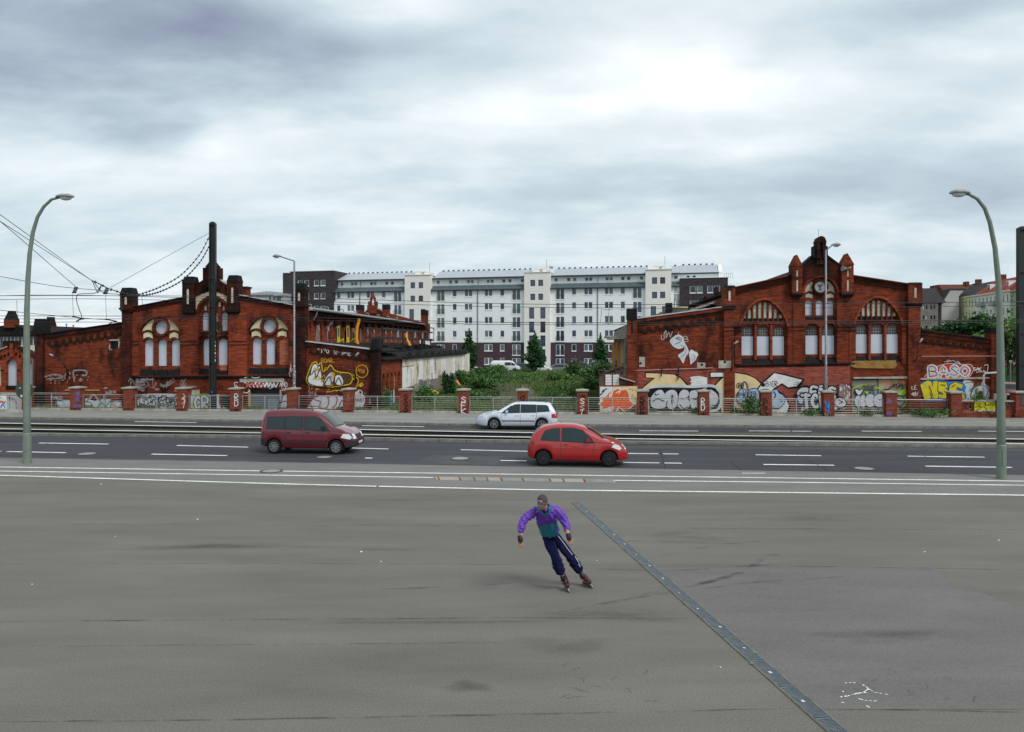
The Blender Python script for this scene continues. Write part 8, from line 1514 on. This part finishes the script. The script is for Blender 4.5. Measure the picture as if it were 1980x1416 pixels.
# ---------------------------------------------------------------- the skater
SKIN=mat('skin',(.50,.25,.16),.55,.08,9);PUR=mat('purple_nylon',(.115,.035,.36),.5,.14,5,bump=.5,bscale=14);TEA=mat('teal_nylon',(.005,.17,.24),.5,.14,5,bump=.5,bscale=14);NAV=mat('navy_trousers',(.009,.009,.052),.95,.3,6,bump=.6,bscale=12);CAPM=mat('cap_grey',(.075,.06,.07),.85,.15,12);BLKM=mat('skate_black',(.015,.015,.016),.5,.2,12);REDM=mat('skate_red',(.26,.012,.02),.4,.1,9);WSTR=mat('white_stripe',(.6,.6,.64),.7,.05,9);GRD=mat('guard_black',(.012,.012,.013),.6,.2,15);WHEEL=mat('wheel_pale',(.30,.29,.25),.4,.1,9);HAIR=mat('short_dark_hair',(.05,.035,.025),.8,.2,30);SHIRT=mat('dark_shirt',(.02,.02,.022),.9,.1,9);EYE=mat('eye_white',(.5,.45,.42),.3,0);EYD=mat('eye_dark',(.02,.015,.012),.3,0);LIP=mat('lips',(.30,.10,.08),.5,0)
SKT=thing('person','inline skater leaning forward in purple and teal jacket, navy trousers and grey cap','person',(D(1108,1145,13.45).x,13.45,PZ))
def skin(name,pts,edges,m,sub=2,parent=SKT,root=0,par=None,mats=None,zone=None,crease=0):
 me=bpy.data.meshes.new(name);me.from_pydata([p[:3]for p in pts],edges,[]);o=bpy.data.objects.new('tmp',me);col.objects.link(o)
 sk=o.modifiers.new('skin','SKIN');sk.use_smooth_shade=True;sk.branch_smoothing=.6
 for i,p in enumerate(pts):me.skin_vertices[0].data[i].radius=(p[3],p[4]if len(p)>4 else p[3])
 me.skin_vertices[0].data[root].use_root=True
 sb=o.modifiers.new('sub','SUBSURF');sb.levels=sub;sb.render_levels=sub
 bpy.context.view_layer.update();dg=bpy.context.evaluated_depsgraph_get();ev=bpy.data.meshes.new_from_object(o.evaluated_get(dg),depsgraph=dg)
 bpy.data.objects.remove(o);ev.name=name;ev.materials.clear()
 for x in(mats or[m]):ev.materials.append(x)
 org=ORG[SKT.name]
 if zone:
  for f in ev.polygons:f.material_index=zone(f.center)
 else:
  for f in ev.polygons:f.material_index=0
 ev.transform(Matrix.Translation(-org));ev.polygons.foreach_set('use_smooth',[True]*len(ev.polygons));oo=bpy.data.objects.new(name,ev);col.objects.link(oo);oo.parent=par or parent;ORG[oo.name]=org;FRM[oo.name]=W;return oo
def J(px,py,Y):return tuple(D(px,py,Y))
def P_(px,py,Y,*r):return J(px,py,Y)+tuple(r)
pel=P_(1066,1036,13.60,.15,.125);wai=P_(1061,1023,13.50,.155,.125);che=P_(1055.5,1003,13.33,.175,.135);uch=P_(1054,988,13.20,.15,.115);nek=P_(1052.3,981,13.12,.055);hed0=P_(1051,977,13.06,.06)
rsh=P_(1036,988.5,13.20,.085);rel=P_(1013,1004,13.10,.062);rfa=P_(1008,1020,13.03,.055);rwr=P_(1007.3,1036,12.98,.038);rha=P_(1007.0,1044,12.96,.030,.040)
lsh=P_(1073.5,984.5,13.20,.085);lel=P_(1091,1005,13.22,.062);lfa=P_(1096,1018,13.12,.055);lwr=P_(1098,1031,13.02,.038);lha=P_(1100,1040,12.98,.030,.040)
rhi=P_(1059,1042,13.58,.095);rkn=P_(1075.5,1079,13.30,.062);rcf=P_(1080,1095,13.36,.060);ran=P_(1089,1115,13.42,.045)
lhi=P_(1075,1041,13.64,.095);lkn=P_(1104,1078,13.52,.062);lcf=P_(1113,1094,13.62,.060);lan=P_(1124,1111,13.70,.045)
b_=lambda p,k=.62:p[:3]+tuple(r*k for r in p[3:])
pts=[b_(pel),b_(wai),b_(che),b_(uch),b_(nek,1),b_(hed0,1),b_(rsh,.5),b_(rel),b_(rfa,.8),b_(rwr,.85),b_(rha,1),b_(lsh,.5),b_(lel),b_(lfa,.8),b_(lwr,.85),b_(lha,1),b_(rhi),b_(rkn),b_(rcf),b_(ran,.9),b_(lhi),b_(lkn),b_(lcf),b_(lan,.9)]
E=[(0,1),(1,2),(2,3),(3,4),(4,5),(3,6),(6,7),(7,8),(8,9),(9,10),(3,11),(11,12),(12,13),(13,14),(14,15),(0,16),(16,17),(17,18),(18,19),(0,20),(20,21),(21,22),(22,23)]
skin('body',pts,E,SKIN)
cufR=P_(1007.6,1031.5,12.99,.040);cufL=P_(1097,1027.5,13.05,.040);hem=P_(1063.5,1030.5,13.55,.185,.155);tor=P_(1059,1014,13.42,.200,.165)
jp=[hem,tor,che[:3]+(.212,.16),uch[:3]+(.175,.135),rsh[:3]+(.105,),rel[:3]+(.080,),rfa[:3]+(.070,),P_(1007.2,1028,13.0,.062),cufR,lsh[:3]+(.105,),lel[:3]+(.082,),lfa[:3]+(.072,),P_(1096.5,1024,13.08,.062),cufL,nek[:3]+(.085,)]
def jz(c):
 px=CX+c.x*F/c.y;py=HY-(c.z-H)*F/c.y
 lim=1017.5-(px-1040)*.16
 return 1 if(py>lim and 1034<px<1084 and(px<1078 or py<1022))else 0
skin('jacket',jp,[(0,1),(1,2),(2,3),(3,4),(4,5),(5,6),(6,7),(7,8),(3,9),(9,10),(10,11),(11,12),(12,13),(3,14)],PUR,3,root=1,mats=[PUR,TEA],zone=jz)
def bvh_of(o):me=o.data;off=ORG[SKT.name];return BVHTree.FromPolygons([v.co+off for v in me.vertices],[tuple(p.vertices)for p in me.polygons])
jo=[c for c in SKT.children if c.name.startswith('jacket')][0];JB=bvh_of(jo)
def onfront(bv,px,py,off=.006):
 o_=Vector((0,0,H));d=ray(px,py).normalized();h=bv.ray_cast(o_,d);return(h[0]-d*off)if h[0]else None
def strip_on(bv,pts,wd,m,nm,off=.008,par=SKT):
 Q=[]
 for(a,b),(c,d)in zip(pts[:-1],pts[1:]):
  for k in range(8):Q.append((a+(c-a)*k/8,b+(d-b)*k/8))
 Q.append(pts[-1]);g=MB();prev=None
 for i,(x,y)in enumerate(Q):
  t=Vector((Q[min(i+1,len(Q)-1)][0]-Q[max(i-1,0)][0],Q[min(i+1,len(Q)-1)][1]-Q[max(i-1,0)][1])).normalized();n=Vector((-t.y,t.x))*wd/2
  a,b=onfront(bv,x-n.x,y-n.y,off),onfront(bv,x+n.x,y+n.y,off)
  if a is None or b is None:prev=None;continue
  if prev:g.face([prev[0],a,b,prev[1]])
  prev=(a,b)
 if g.f:g.build(nm,m,par)
g=MB();cN=Vector(J(1052.3,984,13.10));ax=Vector((.03,-.35,.9)).normalized();s1=ax.cross(Vector((0,1,0))).normalized();s2=ax.cross(s1);vs=[]
for k,(hh,rr)in enumerate(((-.045,.118),(.0,.108),(.045,.100),(.05,.090),(.0,.088))):
 for j in range(20):a=R(-48+276*j/19);vs.append(cN+ax*(hh+(.03*abs(math.cos(a))))+(s1*math.cos(a)*rr*1.05+s2*math.sin(a)*rr*-1))
g.add(vs,[(i*20+j,i*20+j+1,(i+1)*20+j+1,(i+1)*20+j)for i in range(4)for j in range(19)]);g.build('collar',TEA,SKT,smooth=True)
strip_on(JB,[(1041,985),(1046,990),(1054,997)],4.5,TEA,'collar_edge');strip_on(JB,[(1063,982),(1062,990),(1055.5,997)],4.5,TEA,'collar_edge');strip_on(JB,[(1054,996),(1057,1006),(1061,1016),(1065,1026)],.8,BLKM,'zip');strip_on(JB,[(1055.8,1003.5),(1056.2,1006.5)],.9,MATS['rim_silver'],'zip_pull',.014);strip_on(JB,[(1049.5,988),(1054,993)],4.5,SHIRT,'shirt',.012)
strip_on(JB,[(1040,1016),(1052,1015),(1066,1013),(1080,1007)],.5,BLKM,'jacket_seam',.004)
tp=[P_(1063.5,1026,13.54,.165,.14),pel[:3]+(.172,.15),rhi[:3]+(.125,),P_(1068,1062,13.42,.098),rkn[:3]+(.085,),P_(1077,1089,13.35,.104),P_(1081.5,1101,13.38,.100),P_(1087,1111,13.41,.082),lhi[:3]+(.125,),P_(1090,1060,13.57,.102),lkn[:3]+(.086,),P_(1111,1089,13.58,.102),P_(1117,1099,13.64,.094),P_(1122,1107.5,13.69,.076)]
tr_=skin('trousers',tp,[(0,1),(1,2),(2,3),(3,4),(4,5),(5,6),(6,7),(1,8),(8,9),(9,10),(10,11),(11,12),(12,13)],NAV,3,root=1)
TB=bvh_of(tr_)
for v in tr_.data.vertices:
 c=v.co;k=.007*math.sin(c.z*58+c.x*45+2.5*math.sin(c.z*13))+.006*math.sin(c.z*117-c.y*60+c.x*50);v.co=c+v.normal*k*(1.0 if c.z<.6 else.5)
for v in jo.data.vertices:
 c=v.co;k=.008*math.sin(c.z*55+c.x*60+2*math.sin(c.y*20))+.004*math.sin(c.z*140+c.x*30);v.co=c+v.normal*k
strip_on(TB,[(1079,1019+17),(1089,1049),(1099,1063),(1107,1073)],0.8,WSTR,'side_stripe',.014);strip_on(TB,[(1112,1076),(1117,1084),(1120,1090)],1.0,WSTR,'side_stripe',.014);strip_on(TB,[(1119,1091),(1122,1096)],1.2,WSTR,'side_stripe',.014)
hc=Vector(J(1048.3,972.5,13.02));hx=Vector((1,.12,-.10)).normalized();hf_=Vector((.16,-.97,-.20)).normalized();hf_=(hf_-hx*hf_.dot(hx)).normalized();hu=hx.cross(hf_).normalized();hu=hu if hu.z>0 else-hu
def hp(a,b,c):return hc+hx*a+hf_*b+hu*c
def ball(name,c,ra_,m,par=SKT,f=None,seg=28,rings=18,keep=None):
 g=MB();V=[]
 for i in range(rings+1):
  th=math.pi*i/rings
  for j in range(seg):
   ph=2*math.pi*j/seg;p=Vector((math.sin(th)*math.cos(ph),math.sin(th)*math.sin(ph),math.cos(th)))
   if f:p=f(p)
   V.append(hp(c[0]+p.x*ra_[0],c[1]+p.y*ra_[1],c[2]+p.z*ra_[2]))
 fs=[(i*seg+j,i*seg+(j+1)%seg,(i+1)*seg+(j+1)%seg,(i+1)*seg+j)for i in range(rings)for j in range(seg)if keep is None or keep(i/rings,2*math.pi*j/seg)]
 g.add(V,fs);return g.build(name,m,par,smooth=True)
def hshape(p):
 q=Vector(p)
 if p.z<0:k=1+.38*p.z;q.x*=k;q.y=q.y*(1+.12*p.z)+(.10*-p.z)
 if p.y>.3 and abs(p.x)<.32 and-.45<p.z<.25:q.y+=.26*(1-abs(p.x)/.32)**1.3*max(0,1-abs(p.z+.22)/.32)
 if p.y>.3 and abs(abs(p.x)-.38)<.22 and abs(p.z-.06)<.18:q.y-=.10*(1-abs(abs(p.x)-.38)/.22)
 if p.y>.3 and p.z<-.75:q.y+=.08
 return q
head=ball('head',(0,0,0),(.078,.098,.118),SKIN,f=hshape,seg=40,rings=30)
for s in(-1,1):
 ball('ear',(s*.079,-.005,-.01),(.012,.022,.034),SKIN,seg=12,rings=8);ball('eye',(s*.030,.083,.010),(.014,.008,.007),EYE,seg=12,rings=8);ball('pupil',(s*.030,.090,.009),(.006,.004,.006),EYD,seg=10,rings=6)
 g=MB();g.tube([hp(s*.014,.094,.027),hp(s*.032,.096,.032),hp(s*.048,.084,.027)],[.004,.005,.003],6);g.build('eyebrow',HAIR,SKT)
g=MB();g.tube([hp(-.024,.090,-.062),hp(0,.098,-.060),hp(.024,.090,-.062)],[.003,.006,.003],6);g.build('mouth',LIP,SKT)
ball('hair',(0,-.012,.012),(.084,.098,.112),HAIR,keep=lambda a,ph:.30<a<.66 and not(.18*math.pi<ph<.82*math.pi))
cp=ball('cap',(0,-.006,.040),(.090,.108,.108),CAPM,keep=lambda a,ph:a<.50)
g=MB();vs=[];nn=13
for r_ in range(5):
 for j in range(nn):a=R(25+130*j/(nn-1));k=1+.58*r_/4*math.sin(a)**.8;vs.append(hp(.088*math.cos(a)*(1+.03*r_),.102*math.sin(a)*k,.050+.004*math.sin(a)-.014*(r_/4)*(1+.9*abs(math.cos(a)))))
g.add(vs,[(r_*nn+j,r_*nn+j+1,(r_+1)*nn+j+1,(r_+1)*nn+j)for r_ in range(4)for j in range(nn-1)]);g.add([v-hu*.005 for v in vs],[(r_*nn+j,r_*nn+j+1,(r_+1)*nn+j+1,(r_+1)*nn+j)for r_ in range(4)for j in range(nn-1)]);g.build('cap_peak',CAPM,SKT,smooth=True)
CB=bvh_of(cp)
def cap_letter(x0,y0,w_,h_,ch_):
 for st in SK[ch_]:
  strip_on(CB,[(x0+a*w_,y0+(1-b)*h_)for a,b in st],.85,WSTR,'lettering',.006)
for i,c_ in enumerate('FILA'):cap_letter(1040.6+[0,2.3,3.5,5.2][i],968.0,[1.9,1.0,1.5,2.4][i],3.2,c_)
def hand(wr,px0,py0,px1,py1,Y,side):
 a=Vector(J(px0,py0,Y));b=Vector(J(px1,py1,Y-.03));d=(b-a).normalized();n=Vector((0,-1,.1));n=(n-d*n.dot(d)).normalized();s=d.cross(n)
 for i,(o_,L_,sp)in enumerate(((-.030,.068,-.10),(-.010,.078,-.03),(.010,.073,.03),(.029,.058,.10))):
  r0=a+d*.055+s*o_;k1=r0+d*L_*.5+s*sp*.03;k2=k1+(d*.85-n*.45).normalized()*L_*.32;k3=k2+(d*.5-n*.8).normalized()*L_*.25
  skin('finger',[tuple(a+d*.02+s*o_*.7)+(.010,),tuple(r0)+(.0105,),tuple(k1)+(.0095,),tuple(k2)+(.0088,),tuple(k3)+(.0070,)],[(0,1),(1,2),(2,3),(3,4)],SKIN,2)
 r0=a+d*.015+s*side*.030;k1=r0+(d*.8+s*side*.7).normalized()*.038;k2=k1+(d*.95+s*side*.1+n*.2).normalized()*.03
 skin('thumb',[tuple(a+d*.005+s*side*.015)+(.013,),tuple(r0)+(.0125,),tuple(k1)+(.0105,),tuple(k2)+(.0085,)],[(0,1),(1,2),(2,3)],SKIN,2)
 skin('palm',[tuple(a-d*.02)+(.026,.020),tuple(a+d*.02)+(.040,.017),tuple(a+d*.055)+(.040,.014)],[(0,1),(1,2)],SKIN,2)
 g=MB();g.tube([a-d*.085,a-d*.05,a-d*.0,a+d*.025],[.041,.044,.044,.043],12);g.build('wrist_guard',GRD,SKT,smooth=True);g=MB();q=[a-d*.08+n*.045,a-d*.02+n*.052,a+d*.05+n*.048];g.tube(q,[.012,.018,.012],6);g.build('guard_splint',GRD,SKT);g=MB();g.tube([a-d*.062,a-d*.045],[.0455,.0455],12);g.build('guard_strap',CAPM,SKT)
hand(rwr,1006.5,1045,1009.5,1063,12.96,1);hand(lwr,1100.5,1041,1104,1057,12.98,-1)
def skate(ank,toe_px,Yt,heel_off,lean,lab):
 A_=Vector(ank);toe=Vector(G(toe_px[0],toe_px[1],PZ));fwd=Vector(heel_off).normalized();up=Vector(lean).normalized();up=(up-fwd*up.dot(fwd)).normalized();sd_=fwd.cross(up)
 fr0=toe
 base=fr0-fwd*.0
 def K(f_,s_,u_):return base+fwd*f_+sd_*s_+up*u_
 wm=MB()
 for k in range(4):
  c=K(-.015-.082*k,0,.040);w_=MB();n_=18;vs=[]
  for(r_,o_)in((.018,-.012),(.034,-.012),(.040,-.004),(.040,.004),(.034,.012),(.018,.012)):vs+=[c+fwd*math.cos(2*math.pi*j/n_)*r_+up*math.sin(2*math.pi*j/n_)*r_+sd_*o_ for j in range(n_)]
  w_.add(vs,[(i*n_+j,i*n_+(j+1)%n_,(i+1)*n_+(j+1)%n_,(i+1)*n_+j)for i in range(5)for j in range(n_)]);w_.tube([c-sd_*.016,c+sd_*.016],.019,8);w_.build('skate_wheel',WHEEL,SKT,smooth=True)
 g=MB()
 for s in(-1,1):
  q=[(.02,.045),(-.045,.082),(-.22,.088),(-.285,.045),(-.25,.035),(-.13,.04),(-.01,.03)];vs=[K(a,s*.018,b)for a,b in q]+[K(a,s*.022,b)for a,b in q];n_=len(q);g.add(vs,[tuple(range(n_)),tuple(range(n_,2*n_))]+[(i,(i+1)%n_,n_+(i+1)%n_,n_+i)for i in range(n_)])
 g.build('skate_frame',CAPM,SKT)
 heel=K(-.225,0,.135);ankp=K(-.205,0,.22);toe_=K(.0,0,.118);mid=K(-.10,0,.135)
 skin('boot',[tuple(A_+up*.075)+(.060,.062),tuple(ankp)+(.060,.064),tuple(heel)+(.050,.052),tuple(mid)+(.050,.045),tuple(toe_)+(.045,.032)],[(0,1),(1,2),(1,3),(3,4)],BLKM,2,root=1)
 for s in(-1,1):g=MB();g.tube([K(-.02,s*.040,.128),K(-.10,s*.050,.145),K(-.17,s*.055,.19)],[.006,.010,.007],6);g.build('boot_panel',REDM,SKT)
 g=MB();g.tube([K(-.02,.0,.152),K(-.07,0,.172),K(-.13,.0,.20)],[.007,.010,.008],8);g.build('boot_tongue',REDM,SKT)
 for u_,f_ in((.185,-.115),(.245,-.15)):g=MB();g.tube([K(f_-.02,-.062,u_-.03),K(f_+.045,-.03,u_+.0),K(f_+.045,.03,u_),K(f_-.02,.062,u_-.03)],.008,6);g.build('boot_strap',CAPM,SKT)
skate(ran[:3],(1101.5,1146.5),13.3,(.10,-1,.0),(-.36,.1,1),'r');skate(lan[:3],(1146,1138),13.6,(.50,-.86,.0),(-.55,.1,1),'l')
bpy.context.view_layer.update()
